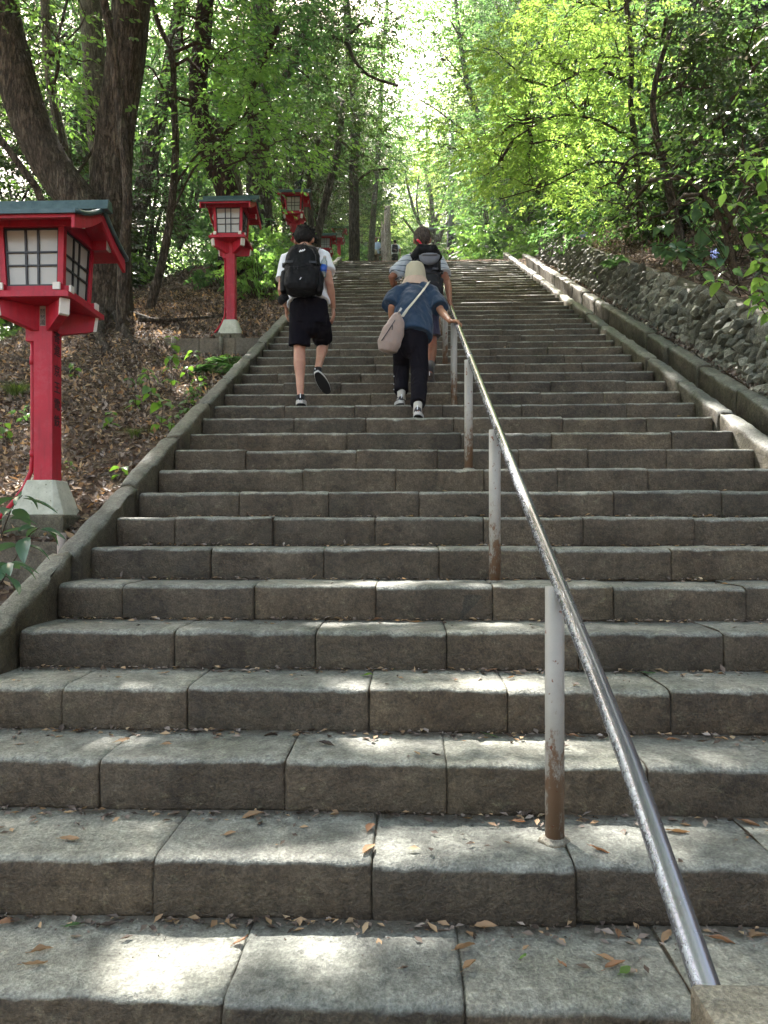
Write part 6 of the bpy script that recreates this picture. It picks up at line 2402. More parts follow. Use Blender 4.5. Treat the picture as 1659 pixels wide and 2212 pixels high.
hero_tree('tree', 'airy pale green tree leaning over the steps from the right above the landing',
          [([W(1120, 560, 25), W(1080, 420, 25), W(1050, 300, 25), W(1010, 180, 25), W(990, 60, 25), W(980, -60, 25)], .14, .06), ([W(1055, 310, 25), W(1000, 280, 24.6), W(940, 235, 24.2), W(905, 215, 24)], .05, .015),
           ([W(1035, 250, 25), W(1000, 170, 24.8), W(960, 120, 24.6)], .05, .02)],
          [(W(1000, 60, 24.5), (1.5, 1.5, .8), 57), (W(950, 130, 24.5), (1.1, 1.2, .5), 30), (W(1010, 200, 24.6), (1.3, 1.3, .6), 47), (W(960, 265, 24.4), (1.1, 1.2, .4), 27), (W(1030, 310, 25), (1.3, 1.3, .6), 44), (W(1090, 120, 25.4), (1.4, 1.4, .8), 47), (W(1000, 380, 26), (1.1, 1.1, .5), 34),
           (W(960, 20, 24), (1.2, 1.2, .6), 34), (W(1040, -60, 24.5), (1.6, 1.6, .9), 51), (W(1080, 420, 25.5), (1.2, 1.2, .6), 37)], 'leaf_mid', ['bark_grey', 'twig', 'twig'], size=.13, L=.42, cr=.38, per=5)
hero_tree('tree', 'tall thin tree with feathery crown directly above the dead trunk',
          [([W(800, 590, 31), W(806, 470, 31), W(815, 350, 31), W(822, 240, 31), W(828, 120, 31), W(836, 0, 31)], .15, .07), ([W(818, 300, 31), W(850, 260, 30.6), W(880, 250, 30.4)], .05, .02)],
          [(W(830, 60, 30.5), (1.6, 1.6, 1.0), 54), (W(880, 20, 30), (1.5, 1.5, .8), 38), (W(800, 150, 31), (1.5, 1.5, .9), 41), (W(862, 262, 30.5), (1.0, 1.0, .5), 22), (W(820, 330, 31), (1.4, 1.4, .7), 35), (W(910, -10, 29), (1.6, 1.6, .6), 35), (W(870, 350, 33), (1.2, 1.2, .6), 22)], 'leaf_mid', ['bark_grey', 'twig'], size=.14, L=.45, cr=.45, per=5)
hero_tree('tree', 'pale tree with golden leaves low in the gap above the head of the grey-haired man',
          [([W(935, 590, 52), W(930, 450, 52), W(925, 350, 52), W(920, 250, 52)], .2, .08)],
          [(W(925, 300, 52), (2.4, 2, 1.3), 32), (W(880, 340, 52), (2.0, 2, 1.1), 24), (W(965, 260, 53), (2.0, 2, 1.2), 24), (W(900, 420, 54), (2.2, 2, 1.2), 24), (W(990, 400, 54), (2.2, 2, 1.2), 24), (W(860, 480, 55), (2.2, 2, 1.2), 22)], 'leaf_pale', 'bark_grey', size=.24, L=.8, cr=.8, per=5)
# crooked trees beyond the landing
hero_tree('tree', 'crooked many-branched tree behind the head of the grey-haired man',
          [([W(948, 585, 44), W(944, 520, 44), W(935, 470, 44), W(930, 420, 44), W(915, 350, 44)], .20, .10), ([W(945, 530, 44), W(960, 490, 44), W(985, 465, 44), W(1000, 420, 44)], .13, .06), ([W(944, 520, 43.9), W(905, 480, 43.8), W(885, 420, 43.7), W(875, 370, 43.7)], .12, .06),
           ([W(938, 480, 44), W(955, 440, 44), W(962, 400, 44), W(950, 350, 44)], .08, .05), ([W(905, 480, 43.8), W(900, 430, 43.8), W(905, 380, 43.8)], .07, .04), ([W(925, 540, 44.2), W(900, 510, 44.2), W(870, 470, 44.2)], .10, .06)],
          [(W(900, 350, 45), (2.2, 1.8, 1.2), 24), (W(960, 390, 45), (2.0, 1.6, 1.2), 24), (W(870, 420, 46), (1.6, 1.4, 1.0), 14), (W(1000, 450, 46), (1.8, 1.4, 1.0), 20)], 'leaf_pale', 'bark_grey', size=.2, L=.7, cr=.7, per=5)

# bright maple arching in from the right bank
d = 11
hero_tree('maple_tree', 'brilliant yellow-green maple spreading over the right side of the steps',
          [([W(1385, 500, 12.2), W(1374, 330, 12.2), W(1362, 220, 12.1), W(1364, 120, 12), W(1352, 0, 12), W(1340, -120, 12)], .055, .04), ([W(1366, 300, 12.1), W(1290, 260, 11.7), W(1200, 250, 11.4), W(1110, 300, 11)], .028, .010), ([W(1364, 180, 12), W(1280, 150, 11.6), W(1190, 190, 11.3)], .035, .012),
           ([W(1372, 360, 12.1), W(1290, 350, 11.8), W(1180, 400, 11.4), W(1080, 430, 11.2)], .022, .008)],
          [(W(1090, 150, 11.4), (.6, 1.0, .24), 16), (W(1190, 120, 11.6), (.9, 1.1, .26), 24), (W(1130, 240, 11.3), (.8, 1.1, .26), 26), (W(1240, 220, 11.8), (1.0, 1.1, .3), 30), (W(1150, 320, 11.5), (.9, 1.0, .28), 28), (W(1270, 330, 12), (1, 1, .3), 26), (W(1150, 395, 11.8), (.7, .8, .2), 16),
           (W(1060, 370, 12), (.6, .7, .18), 12), (W(1290, 400, 13), (.8, .9, .25), 20), (W(1330, 120, 12), (1, 1, .3), 24), (W(1300, 30, 12.4), (1.1, 1.1, .3), 24), (W(1200, 20, 12.6), (1.0, 1.0, .3), 20), (W(1000, 330, 13), (.7, .9, .22), 14)],
          'leaf_maple', ['bark', 'twig', 'twig', 'twig'], size=.075, L=.28, cr=.28, per=7, nl=12, layered=.85)
hero_tree('tree', 'dark glossy evergreen hanging from the right bank beside the maple',
          [([W(1480, 560, 10.5), W(1440, 380, 10.4), W(1410, 220, 10.3), W(1450, 60, 10.2)], .07, .03), ([W(1440, 380, 10.4), W(1560, 240, 10.1), W(1650, 120, 10)], .04, .02), ([W(1440, 350, 10.4), W(1380, 330, 10), W(1330, 380, 9.8)], .03, .012)],
          [(W(1330, 400, 10.2), (.45, .5, .5), 16), (W(1420, 330, 10.2), (.7, .6, .5), 22), (W(1500, 180, 10.2), (.9, .8, .6), 30), (W(1600, 90, 9.8), (.9, .8, .6), 28), (W(1580, 260, 9.6), (.9, .7, .5), 26), (W(1420, 80, 10.6), (.8, .8, .5), 22), (W(1530, 380, 10), (.7, .7, .4), 18)],
          'leaf_dark', ['bark', 'twig', 'twig'], size=.105, L=.34, cr=.3, per=6, nl=9, layered=.4, shape='lance')
hero_tree('tree', 'leggy shrubby tree with bright leaf sprays on the upper right bank',
          [([W(1600, 640, 8.6), W(1560, 480, 8.5), W(1500, 400, 8.4), W(1430, 370, 8.3)], .04, .015), ([W(1570, 500, 8.5), W(1620, 380, 8.3), W(1650, 300, 8.2)], .03, .015)],
          [(W(1590, 330, 8.2), (.55, .5, .25), 16), (W(1500, 420, 8.5), (.6, .5, .25), 16), (W(1640, 420, 8.2), (.5, .5, .3), 14), (W(1400, 470, 9.2), (.7, .6, .25), 18), (W(1620, 520, 8.4), (.4, .4, .3), 10), (W(1300, 470, 10.5), (.8, .7, .25), 20)],
          'leaf_bright', ['twig', 'twig'], size=.085, L=.28, cr=.26, per=5, nl=9, layered=.7)
hero_tree('tree', 'wide mid green tree filling the bank between the maple and the dark evergreen',
          [([W(1420, 560, 14.5), W(1400, 380, 14.4), W(1380, 200, 14.4), W(1400, 0, 14.4)], .06, .035), ([W(1395, 330, 14.4), W(1480, 250, 14.2), W(1560, 200, 14)], .05, .02)],
          [(W(1300, 380, 14.6), (1.0, 1, .5), 40), (W(1380, 280, 14.6), (1.2, 1, .6), 46), (W(1480, 360, 14), (1.0, 1, .5), 40), (W(1540, 250, 14), (1.2, 1, .6), 46), (W(1400, 140, 14.6), (1.3, 1.1, .7), 46), (W(1620, 150, 13.6), (1.3, 1, .7), 44), (W(1500, 60, 14), (1.3, 1.1, .7), 44), (W(1400, 440, 13.5), (.9, .8, .35), 30), (W(1300, 470, 13.8), (.9, .8, .3), 26), (W(1560, 420, 12.5), (.9, .8, .4), 28), (W(1640, 330, 12.5), (.8, .8, .5), 26)],
          'leaf_mid', ['bark', 'twig'], size=.095, L=.34, cr=.3, per=6, nl=10, layered=.6)
# unseen canopy added above the frame to shade the steps
def canopy(label, base, top, clumps, seed):
    hero_tree('tree', label, [([base, lerp(base, top, .5) + Vector((.3, 0, 0)), top], .22, .12)], clumps, 'leaf_mid', 'bark', size=.20, L=.6, cr=.7, per=8, nl=10)


canopy('tall tree on the left slope whose crown closes over the steps', Vector((-7.0, 17.0, 6.5)), Vector((-5.0, 17.5, 19)),
       [((-6, 15.5, 17.2), (3, 3, 1.3), 120), ((-3.0, 16.5, 18.0), (2.6, 3, 1.2), 120), ((-1.2, 18.5, 19.0), (2.2, 2.8, 1.2), 100), ((-5, 20.5, 19.5), (3, 3, 1.3), 120)], 1)
canopy('tree below the left bank whose crown hangs over the lowest steps', Vector((-7.5, 4.0, -1.0)), Vector((-5.0, 4.5, 10)),
       [((-2.5, 5.0, 10.6), (2.4, 2.6, 1.1), 120), ((-5.5, 3.5, 10), (2.6, 2.8, 1.1), 110), ((0.2, 4.6, 10.8), (1.8, 2.2, 1.0), 80), ((-2, 1.2, 9.6), (2.6, 2.2, 1.0), 80)], 3)
canopy('tree high on the right bank roofing the right side of the steps', Vector((8.5, 5.0, 6.0)), Vector((5.0, 7.0, 15)),
       [((2.6, 9.0, 13.6), (2.2, 2.6, 1.0), 110), ((1.2, 6.4, 12.2), (2.0, 2.4, 1.0), 90), ((3.2, 6.0, 12.0), (1.4, 1.8, 1.0), 60), ((-.3, 12.5, 15.4), (1.6, 2.4, 1.0), 90), ((3, 3, 10.5), (2.4, 2.4, 1), 70)], 4)
# ------------------------------------------------------------------ fallen leaves and small plants
def surf_normal(fn, x, y):
    e = .03
    dx = (fn(x + e, y) - fn(x - e, y)) / (2 * e)
    dy = (fn(x, y + e) - fn(x, y - e)) / (2 * e)
    return unit(np.stack([-dx, -dy, np.ones_like(dx)], -1))


def litter(name, xs, ys, fn, size, mat, lift=.006, tilt=.35, shape='curl', **kw):
    n = len(xs)
    z = fn(xs, ys)
    N = surf_normal(fn, xs, ys)
    N = unit(N + RNG.normal(0, tilt, (n, 3)))
    D = rand_unit(n)
    P = np.stack([xs, ys, z + lift + RNG.uniform(0, .012, n)], -1)
    me = leaf_mesh(name, P, D, N, size * RNG.uniform(.5, 1.25, n), shape)
    return put(name, me, MAT[mat], kind='stuff', **kw)


# left bank: dense near, thinning with distance
def bank_pts(n, x0, x1, y0, y1, p=1.0):
    ys = y0 + (y1 - y0) * RNG.uniform(0, 1, n) ** p
    xs = RNG.uniform(x0, x1, n)
    return xs, ys


xs, ys = bank_pts(52000, -7.2, -1.88, 1.5, 14.0, .9)
litter('leaf_litter', xs, ys, left_z, .060, 'dry_leaf', category='leaf litter', label='brown leaf litter carpeting the bank left of the steps')
xs, ys = bank_pts(9000, -7.2, -1.88, 1.5, 14.0, .9)
litter('leaf_litter', xs, ys, left_z, .065, 'dry_pale', lift=.014, category='leaf litter', label='pale dry leaves lying over the brown litter of the left bank')
xs, ys = bank_pts(14000, -8, -1.9, 14, 26)
litter('leaf_litter', xs, ys, left_z, .085, 'dry_leaf', category='leaf litter', label='brown leaf litter among the upper lanterns on the left')
xs, ys = bank_pts(42000, 3.62, 11.0, 5.0, 20.0)
litter('leaf_litter', xs, ys, right_z, .070, 'dry_leaf', category='leaf litter', label='brown leaf litter on the steep bank above the rubble wall')
xs, ys = bank_pts(3400, 3.06, 3.22, 5.0, 18.0)
litter('leaf_litter', xs, ys, lambda x, y: zline(y) + .03, .05, 'dry_leaf', lift=.015, category='leaf litter', label='red-brown leaves along the foot of the rubble wall')
xs, ys = bank_pts(900, 2.63, 2.89, 4.0, 18.0)
litter('leaf_litter', xs, ys, lambda x, y: zline(y) - .27, .05, 'dry_leaf', lift=.01, category='leaf litter', label='leaves caught in the drain channel beside the right curb')


# leaves on the treads: gathered in the back corners
def tread_leaves():
    n = 3000
    i = np.where(RNG.uniform(size=n) < .6, RNG.integers(-1, 8, n), RNG.integers(-1, 34, n))
    back = RNG.uniform(size=n) < .93
    off = np.where(back, T - RNG.exponential(.035, n) - .01, RNG.uniform(.02, T, n))
    off = np.clip(off, .03, T - .005)
    x = RNG.uniform(XL + .03, XR - .03, n)
    y = T * (i + A) + off
    z = H * i + .008
    P = np.stack([x, y, z], -1)
    N = unit(np.array([0, 0, 1.0]) + RNG.normal(0, .25, (n, 3)))
    me = leaf_mesh('tread_litter', P, rand_unit(n) * np.array([1, 1, .15]), N, .030 * RNG.uniform(.35, 1.5, n), 'curl')
    put('tread_litter', me, MAT['dry_leaf'], kind='stuff', category='leaf litter', label='crumbled dry leaves gathered in the back corners of the treads')
    k = RNG.uniform(size=n) < .4
    me = leaf_mesh('tread_litter', P[k] + RNG.normal(0, .02, (int(k.sum()), 3)) * np.array([1, .4, 0.1]), rand_unit(int(k.sum())) * np.array([1, 1, .15]), N[k], .034 * RNG.uniform(.4, 1.3, int(k.sum())), 'curl')
    put('tread_litter', me, MAT['dry_pale'], kind='stuff', category='leaf litter', label='pale tan leaf bits among the crumbled leaves on the treads')
    # crumbs and grit
    n = 9000
    i = RNG.integers(-1, 14, n)
    off = np.clip(T - RNG.exponential(.035, n), .02, T - .004)
    P = np.stack([RNG.uniform(XL, XR, n), T * (i + A) + off, H * i + .003], -1)
    me = leaf_mesh('grit', P, rand_unit(n), rand_unit(n), .009 * RNG.uniform(.4, 1.4, n), 'curl')
    put('grit', me, MAT['dry_leaf'], kind='stuff', category='grit', label='fine brown grit along the back of the lowest treads')


tread_leaves()


def big_dry_leaf(rnd, L):
    """curled serrate leaf about L long, own mesh"""
    m = MB()
    nu, nv = 7, 4
    cu, cv = rnd.uniform(-.5, .9), rnd.uniform(.3, 1.6)
    v = []
    for i in range(nu + 1):
        u = i / nu
        w = .20 * L * (sin(pi * min(1, u * 1.02)) ** .8) * (1 if u < .98 else .15)
        for j in range(-nv // 2, nv // 2 + 1):
            t = j / (nv / 2)
            ser = 1 + (.12 * rnd.uniform(-1, 1) if abs(t) == 1 else 0)
            v.append((u * L - L / 2, t * w * ser, abs(t) ** 1.5 * w * cv * .6 + L * .18 * cu * (u - .5) ** 2 * 2 + rnd.gauss(0, .0012)))
    k = nv + 1
    f = [(i * k + j, (i + 1) * k + j, (i + 1) * k + j + 1, i * k + j + 1) for i in range(nu) for j in range(nv)]
    m.add(v, f)
    m.tube([(-L / 2 - L * .18, 0, .002), (-L / 2, 0, .001)], .0009, 4, False)
    me = bpy.data.meshes.new('fallen_leaf')
    me.from_pydata(m.v, [], m.f)
    me.polygons.foreach_set('use_smooth', [True] * len(m.f))
    me.update()
    return me


FALLEN = [(545, 1765, 1, .10, 'dry_pale', 'long curled tan leaf lying across the joint of the second step', 0.1), (800, 1790, 1, .085, 'dry_orange', 'orange-tan leaf standing in the middle joint of the second step', 1.4),
          (797, 1835, 1, .10, 'dry_pale', 'pale leaf lying in the joint at the front of the second step', 1.2), (495, 1803, 1, .055, 'dry_pale', 'small pale leaf with a twig on the second step', .3),
          (150, 1815, 1, .08, 'dry_pale', 'flat cream leaf alone on the left of the second step', 0.0), (235, 1762, 1, .07, 'dry_leaf', 'brown leaf against the riser at the left of the second step', .2),
          (1295, 1838, 1, .075, 'dry_orange', 'pinkish leaf right of the handrail post on the second step', -.4), (1462, 1800, 1, .10, 'dry_pale', 'ragged cream leaf beyond the handrail on the second step', -.3),
          (1120, 1778, 1, .06, 'dry_orange', 'orange leaf left of the handrail post on the second step', -.2), (1620, 1782, 1, .08, 'dry_orange', 'orange leaf at the far right of the second step', -.3),
          (1005, 2050, 0, .10, 'dry_pale', 'long pale leaf wedged in the right joint of the lowest step', 1.0), (1015, 2090, 0, .075, 'dry_pale', 'cream leaf below the long leaf in the right joint of the lowest step', .8),
          (1330, 2090, 0, .09, 'dry_orange', 'orange curled leaf in the clump right of the middle of the lowest step', .4), (1310, 2075, 0, .08, 'dry_pale', 'greenish cream leaf in the clump right of the middle of the lowest step', -.9),
          (1350, 2100, 0, .07, 'leaf_bright', 'yellow-green torn leaf in the clump on the lowest step', .9), (1335, 2020, 0, .06, 'dry_orange', 'orange leaf standing behind the clump on the lowest step', 1.5),
          (1050, 2005, 0, .09, 'dry_pale', 'yellowish curled leaf at the back of the lowest step', .1), (1440, 2025, 0, .075, 'dry_pale', 'cream leaf just left of the handrail on the lowest step', .5),
          (1560, 2035, 0, .09, 'dry_orange', 'amber leaf just right of the handrail on the lowest step', -.1), (1640, 2025, 0, .08, 'dry_pale', 'pale ragged leaf at the right edge of the lowest step', .2),
          (520, 2035, 0, .06, 'dry_orange', 'bright orange twisted leaf in the left joint of the lowest step', .5), (160, 2000, 0, .07, 'leaf_mid', 'green curled leaf at the back left of the lowest step', 0.1),
          (235, 2000, 0, .07, 'dry_leaf', 'tan leaf next to the green leaf at the back of the lowest step', .2), (330, 2010, 0, .05, 'dry_leaf', 'small brown leaf at the back of the lowest step', -.5),
          (90, 2055, 0, .08, 'dry_pale', 'pale leaf in the far left joint of the lowest step', .8), (75, 2085, 0, .08, 'dry_pale', 'lobed cream leaf at the far left of the lowest step', .3), (15, 1995, 0, .08, 'dry_orange', 'tan leaf at the very left edge of the lowest step', .6),
          (1215, 2085, 0, .045, 'dry_orange', 'small orange leaf left of the clump on the lowest step', -.5), (1130, 2070, 0, .035, 'leaf_bright', 'small green leaf bit in the middle of the lowest step', .4),
          (265, 1602, 2, .07, 'dry_pale', 'pale leaf beside the left joint of the third step', .6), (585, 1590, 2, .07, 'dry_leaf', 'brown leaf at the back of the third step', .1), (640, 1592, 2, .06, 'dry_pale', 'upright cream leaf at the back of the third step', 1.2),
          (705, 1610, 2, .075, 'dry_leaf', 'curled grey-brown leaf on the sunlit stone of the third step', .2), (360, 1610, 2, .05, 'dry_pale', 'small pale leaf on the left half of the third step', .1),
          (1060, 1590, 2, .075, 'leaf_mid', 'greenish leaf at the back of the third step', .1), (1100, 1592, 2, .06, 'dry_leaf', 'brown leaf in the row behind the third step', -.3), (1240, 1592, 2, .06, 'dry_orange', 'orange leaf behind the handrail post on the third step', 0.0),
          (1455, 1600, 2, .07, 'dry_orange', 'rust-red leaf right of the handrail on the third step', .1), (1560, 1598, 2, .06, 'dry_pale', 'pale leaf at the right of the third step', -.1),
          (425, 1446, 3, .09, 'dry_leaf', 'brown curled leaf at the joint of the fourth step', .1), (355, 1455, 3, .06, 'dry_pale', 'small amber leaf on the fourth step', .0), (795, 1460, 3, .06, 'leaf_bright', 'yellow-green leaf on the middle joint of the fourth step', .2),
          (1060, 1450, 3, .08, 'dry_orange', 'crumpled orange leaf at the back of the fourth step', .3), (1105, 1465, 3, .05, 'dry_pale', 'small tan leaf on the fourth step left of the post', .7), (1400, 1456, 3, .08, 'leaf_mid', 'green leaf at the back of the fourth step beyond the handrail', .0),
          (1530, 1452, 3, .08, 'dry_pale', 'cream leaf upright at the right of the fourth step', .4), (815, 1338, 4, .07, 'dry_orange', 'orange leaf in the middle of the fifth step', .1), (900, 1346, 4, .07, 'dry_pale', 'cream leaf near the sunlit edge of the fifth step', .0),
          (490, 1338, 4, .06, 'dry_pale', 'pale leaf at the back of the fifth step on the left', .1), (1180, 1345, 4, .06, 'dry_leaf', 'brown leaf beside the rail on the fifth step', .2), (1070, 1250, 5, .07, 'dry_pale', 'pale curled leaf at the foot of the second handrail post', .3)]


def fallen():
    rnd = random.Random(12)
    for px, py, i, L, mat, lab, rz in FALLEN:
        z = H * i + .006
        # meet the tread plane
        dn = (EYE - z) * FPX / (py - 1139.0)
        p = W(px, py, dn)
        ymin, ymax = T * (i + A) + .03, T * (i + 1 + A) - .03
        yy = min(max(p.y, ymin), ymax)
        xx = px_to_x(px, yy)
        o = put('fallen_leaf', big_dry_leaf(rnd, L * .76), MAT[mat], loc=(xx, yy, z + .004), rot=(rnd.gauss(0, .2), rnd.gauss(0, .15), rz + rnd.gauss(0, .15)))
        tag(o, lab, 'leaf', 'dry leaves scattered on the lowest steps')


fallen()


# ---- leafy plants with large leaves
def big_leaf_geo(L, w, rnd, droop=.5, seg=6):
    """large veined leaf from the origin along +x, drooping"""
    v, f = [], []
    n = seg
    for i in range(n + 1):
        u = i / n
        ww = w * (sin(pi * min(.999, u ** .8)) ** .9)
        x = L * (u - droop * .16 * u * u)
        z = -droop * L * .45 * u * u
        for t in (-1, -.5, 0, .5, 1):
            s = 1 + (.10 * rnd.uniform(-1, 1) if abs(t) == 1 else 0)
            v.append((x + .02 * L * (abs(t)), t * ww * .5 * s, z + abs(t) * ww * .14 - (0.012 * L if abs(t) == .5 and i % 2 else 0)))
    for i in range(n):
        for j in range(4):
            f.append((i * 5 + j, (i + 1) * 5 + j, (i + 1) * 5 + j + 1, i * 5 + j + 1))
    return v, f


def leaf_obj_mesh(rnd, L, w, droop):
    v, f = big_leaf_geo(L, w, rnd, droop)
    me = bpy.data.meshes.new('leaf')
    me.from_pydata(v, [], f)
    me.polygons.foreach_set('use_smooth', [True] * len(f))
    me.update()
    return me


def plant(name, label, cat_, stems, mat='leaf_big', L=.13, wr=.62, pairs=5, group=None, droop=.7, seed=1, tips=True, stem_r=.004, start=.3):
    """upright or arching stems carrying pairs of big leaves"""
    rnd = random.Random(seed)
    base = Vector(stems[0][0])
    t = thing(name, label, cat_, base, 0, group)
    meshes = [leaf_obj_mesh(rnd, L, L * wr, droop * k) for k in (.7, 1.0, 1.4)]
    for pts in stems:
        pts = [Vector(p) - base for p in pts]
        v, f, out = trunk_tube(pts, stem_r, stem_r * .5, 6, seed, .02)
        put('stem', MB().add(v, f).mesh('stem', True), MAT['twig'], parent=t)
        n = len(out)
        for k in range(pairs + (1 if tips else 0)):
            u = start + (1 - start) * (k + .5) / pairs
            last = k >= pairs
            i = min(n - 1, int(u * (n - 1)))
            p = out[i]
            a0 = k * 1.57 + rnd.uniform(-.4, .4)
            for s in ((0, pi) if not last else (0, 2.1, 4.2)):
                if rnd.random() < .08:
                    continue
                a = a0 + s + rnd.gauss(0, .2)
                sc = rnd.uniform(.7, 1.15) * (.75 if last else 1)
                o = put('leaf', rnd.choice(meshes), MAT[mat], parent=t, loc=p + Vector((cos(a), sin(a), 0)) * .01)
                o.rotation_euler = (rnd.gauss(0, .3), rnd.uniform(-.15, .45), a)
                o.scale = (sc, sc, sc)
    return t


def on_left(px, d_):
    """point on the left bank under picture column px at depth d_"""
    p = W(px, 1000, d_)
    return Vector((p.x, p.y, float(left_z(p.x, p.y))))


G = 'leafy plants on the left bank'
for k, (px, d_, h, lean, pr, L, lab) in enumerate([
        (368, 7.2, .62, (.02, 0), 6, .15, 'tall leafy seedling standing highest in front of the concrete board'),
        (330, 7.0, .34, (-.05, 0), 3, .15, 'leafy seedling with two large drooping leaves left of the tall one'),
        (345, 6.2, .30, (.03, 0), 3, .16, 'broad-leaved seedling halfway down the left bank'),
        (362, 5.9, .20, (.05, 0), 2, .13, 'low broad-leaved seedling close to the left curb'),
        (292, 6.9, .15, (0, 0), 2, .12, 'pair of round leaves on a short stem on the left bank'),
        (238, 6.3, .14, (0, 0), 2, .12, 'small leafy seedling in the middle of the left bank'),
        (262, 5.2, .10, (0, 0), 1, .12, 'tiny seedling low on the left bank'),
        (395, 7.9, .34, (.12, 0), 3, .12, 'leafy twig leaning right in front of the concrete board'),
        (160, 8.0, .16, (0, 0), 2, .12, 'seedling growing just right of the lantern post'),
        (150, 5.3, .08, (0, 0), 1, .08, 'tiny seedling beside the nearest lantern post'),
        (10, 6.0, .16, (0, 0), 2, .14, 'seedling at the left edge of the picture')]):
    b = on_left(px, d_)
    plant('seedling', lab, 'plant', [[b - Vector((0, 0, .02)), b + Vector((lean[0] * .5, .01, h * .5)), b + Vector((lean[0], 0, h))]], 'leaf_big', L * .8, .72, pr, G, .8, 40 + k)
for k, (px, d_, lab) in enumerate([(430, 7.0, 'low leafy plant hugging the left curb below the ferns'), (405, 6.6, 'small spreading plant near the curb left of the ferns'), (300, 7.6, 'low plant near the left end of the concrete board'),
                                   (445, 7.7, 'dark green low plant against the curb beside the bright fern'), (60, 6.4, 'low plant behind the nearest lantern post'), (480, 8.9, 'low plant below the right end of the concrete board')]):
    b = on_left(px, d_)
    plant('seedling', lab, 'plant', [[b - Vector((0, 0, .02)), b + Vector((.02 * (k % 3 - 1), 0, .08)), b + Vector((.05 * (k % 3 - 1), .02, .15))], [b - Vector((0, 0, .02)), b + Vector((-.05, .0, .06)), b + Vector((-.11, .0, .11))]], 'leaf_big' if k % 2 else 'leaf_mid', .085, .6, 3, G, .7, 140 + k)
# the large leaves at the lower left edge
b = W(-30, 1330, 3.2)
plant('shrub', 'broad-leaved shrub reaching in at the lower left below the nearest lantern', 'shrub',
      [[W(-40, 1330, 3.0), W(20, 1230, 3.1), W(60, 1160, 3.2), W(85, 1140, 3.25)], [W(-40, 1300, 3.0), W(-5, 1180, 3.0), W(25, 1100, 3.1), W(48, 1070, 3.15)], [W(-40, 1330, 2.9), W(-5, 1240, 2.9), W(15, 1215, 2.95)]],
      'leaf_glossy', .155, .42, 3, None, .7, 71, stem_r=.004, start=.55)

# right: hydrangea-like bushes with big leaves
def on_right(px, d_):
    p = W(px, 600, d_)
    return Vector((p.x, p.y, float(right_z(p.x, p.y))))


G = 'large-leaved branches on the right bank'
for k, (st, L, lab, mt, pr) in enumerate([
        ([[W(1700, 760, 5.6), W(1640, 660, 5.6), W(1590, 620, 5.6), W(1545, 605, 5.6)], [W(1700, 700, 5.6), W(1650, 600, 5.6), W(1640, 560, 5.6)], [W(1700, 720, 5.7), W(1655, 650, 5.6), W(1640, 610, 5.5)], [W(1700, 800, 5.6), W(1665, 680, 5.5), W(1650, 640, 5.5)]], .13, 'sunlit yellow-green branch reaching in at the right edge above the rubble wall', 'leaf_bright', 4),
        ([[W(1600, 640, 7.2), W(1540, 520, 7.1), W(1470, 470, 7.1), W(1430, 490, 7.1)], [W(1600, 620, 7.2), W(1530, 490, 7.1), W(1510, 440, 7.1)], [W(1600, 620, 7.3), W(1480, 540, 7.2), W(1420, 530, 7.2)]], .17, 'drooping branch of large blue-green leaves above the middle of the rubble wall', 'leaf_glossy', 4),
        ([[W(1560, 660, 7.4), W(1490, 560, 7.3), W(1440, 540, 7.3)], [W(1600, 640, 7.3), W(1560, 560, 7.2), W(1500, 540, 7.2)]], .15, 'low branch of grey-green leaves hanging just over the wall cap', 'leaf_glossy', 4),
        ([[W(1660, 560, 7.0), W(1600, 470, 7.0), W(1560, 400, 7.0)], [W(1680, 520, 7.0), W(1650, 400, 7.0), W(1610, 330, 7.0)], [W(1690, 500, 7), W(1660, 420, 6.9), W(1655, 340, 6.9)]], .13, 'upright bright branch high at the right edge', 'leaf_bright', 6)]):
    plant('hydrangea_bush', lab, 'bush', st, mt, L, .66, pr, G, .9, 90 + k, stem_r=.006, start=.25)

# hydrangea flower heads
for k, (px, py, d_, lab) in enumerate([(1545, 548, 7.6, 'pale blue hydrangea flower head nearest the right edge'), (1260, 505, 10.5, 'distant bluish hydrangea flower head on the right bank'),
                                    (585, 512, 16.0, 'bluish hydrangea flower head left of the third lantern post')]):
    c = W(px, py, d_)
    n = 60
    P = rand_unit(n) * np.array([.05, .05, .035])
    me = leaf_mesh('flower', P, rand_unit(n), P + RNG.normal(0, .02, (n, 3)), np.full(n, .026), 'oval')
    o = put('hydrangea_flower', me, MAT['petal'], loc=c)
    tag(o, lab, 'flower')


# ferns
def fern(px, py, d_, label, n=9, L=.34, seed=5, left=True):
    rnd = random.Random(seed)
    b = on_left(px, d_) if left else on_right(px, d_)
    t = thing('fern', label, 'fern', b)
    for k in range(n):
        a = 2 * pi * k / n + rnd.uniform(-.3, .3)
        Lk = L * rnd.uniform(.75, 1.15)
        P, D, N, S = [], [], [], []
        pts = []
        for i in range(15):
            u = i / 14
            r = Lk * u
            z = Lk * (.75 * u - .75 * u * u) + .02
            p = np.array([cos(a) * r, sin(a) * r, z])
            pts.append(p)
            if i == 0:
                continue
            sd = np.array([-sin(a), cos(a), 0])
            for s in (-1, 1):
                P.append(p)
                D.append(sd * s + np.array([cos(a), sin(a), -.1]) * .35)
                N.append(np.array([0, 0, 1.0]) + RNG.normal(0, .1, 3))
                S.append(Lk * .30 * sin(pi * (u * .85 + .12)) + .012)
        tv, tf = SHAPES['lance']
        me = leaf_mesh('frond', np.array(P), np.array(D), np.array(N), np.array(S), 'lance')
        o = put('frond', me, MAT['leaf_mid'], parent=t)
        put('rachis', MB().tube(pts, [.003] * len(pts), 4, False).mesh('rachis'), MAT['twig'], parent=o)
    return t


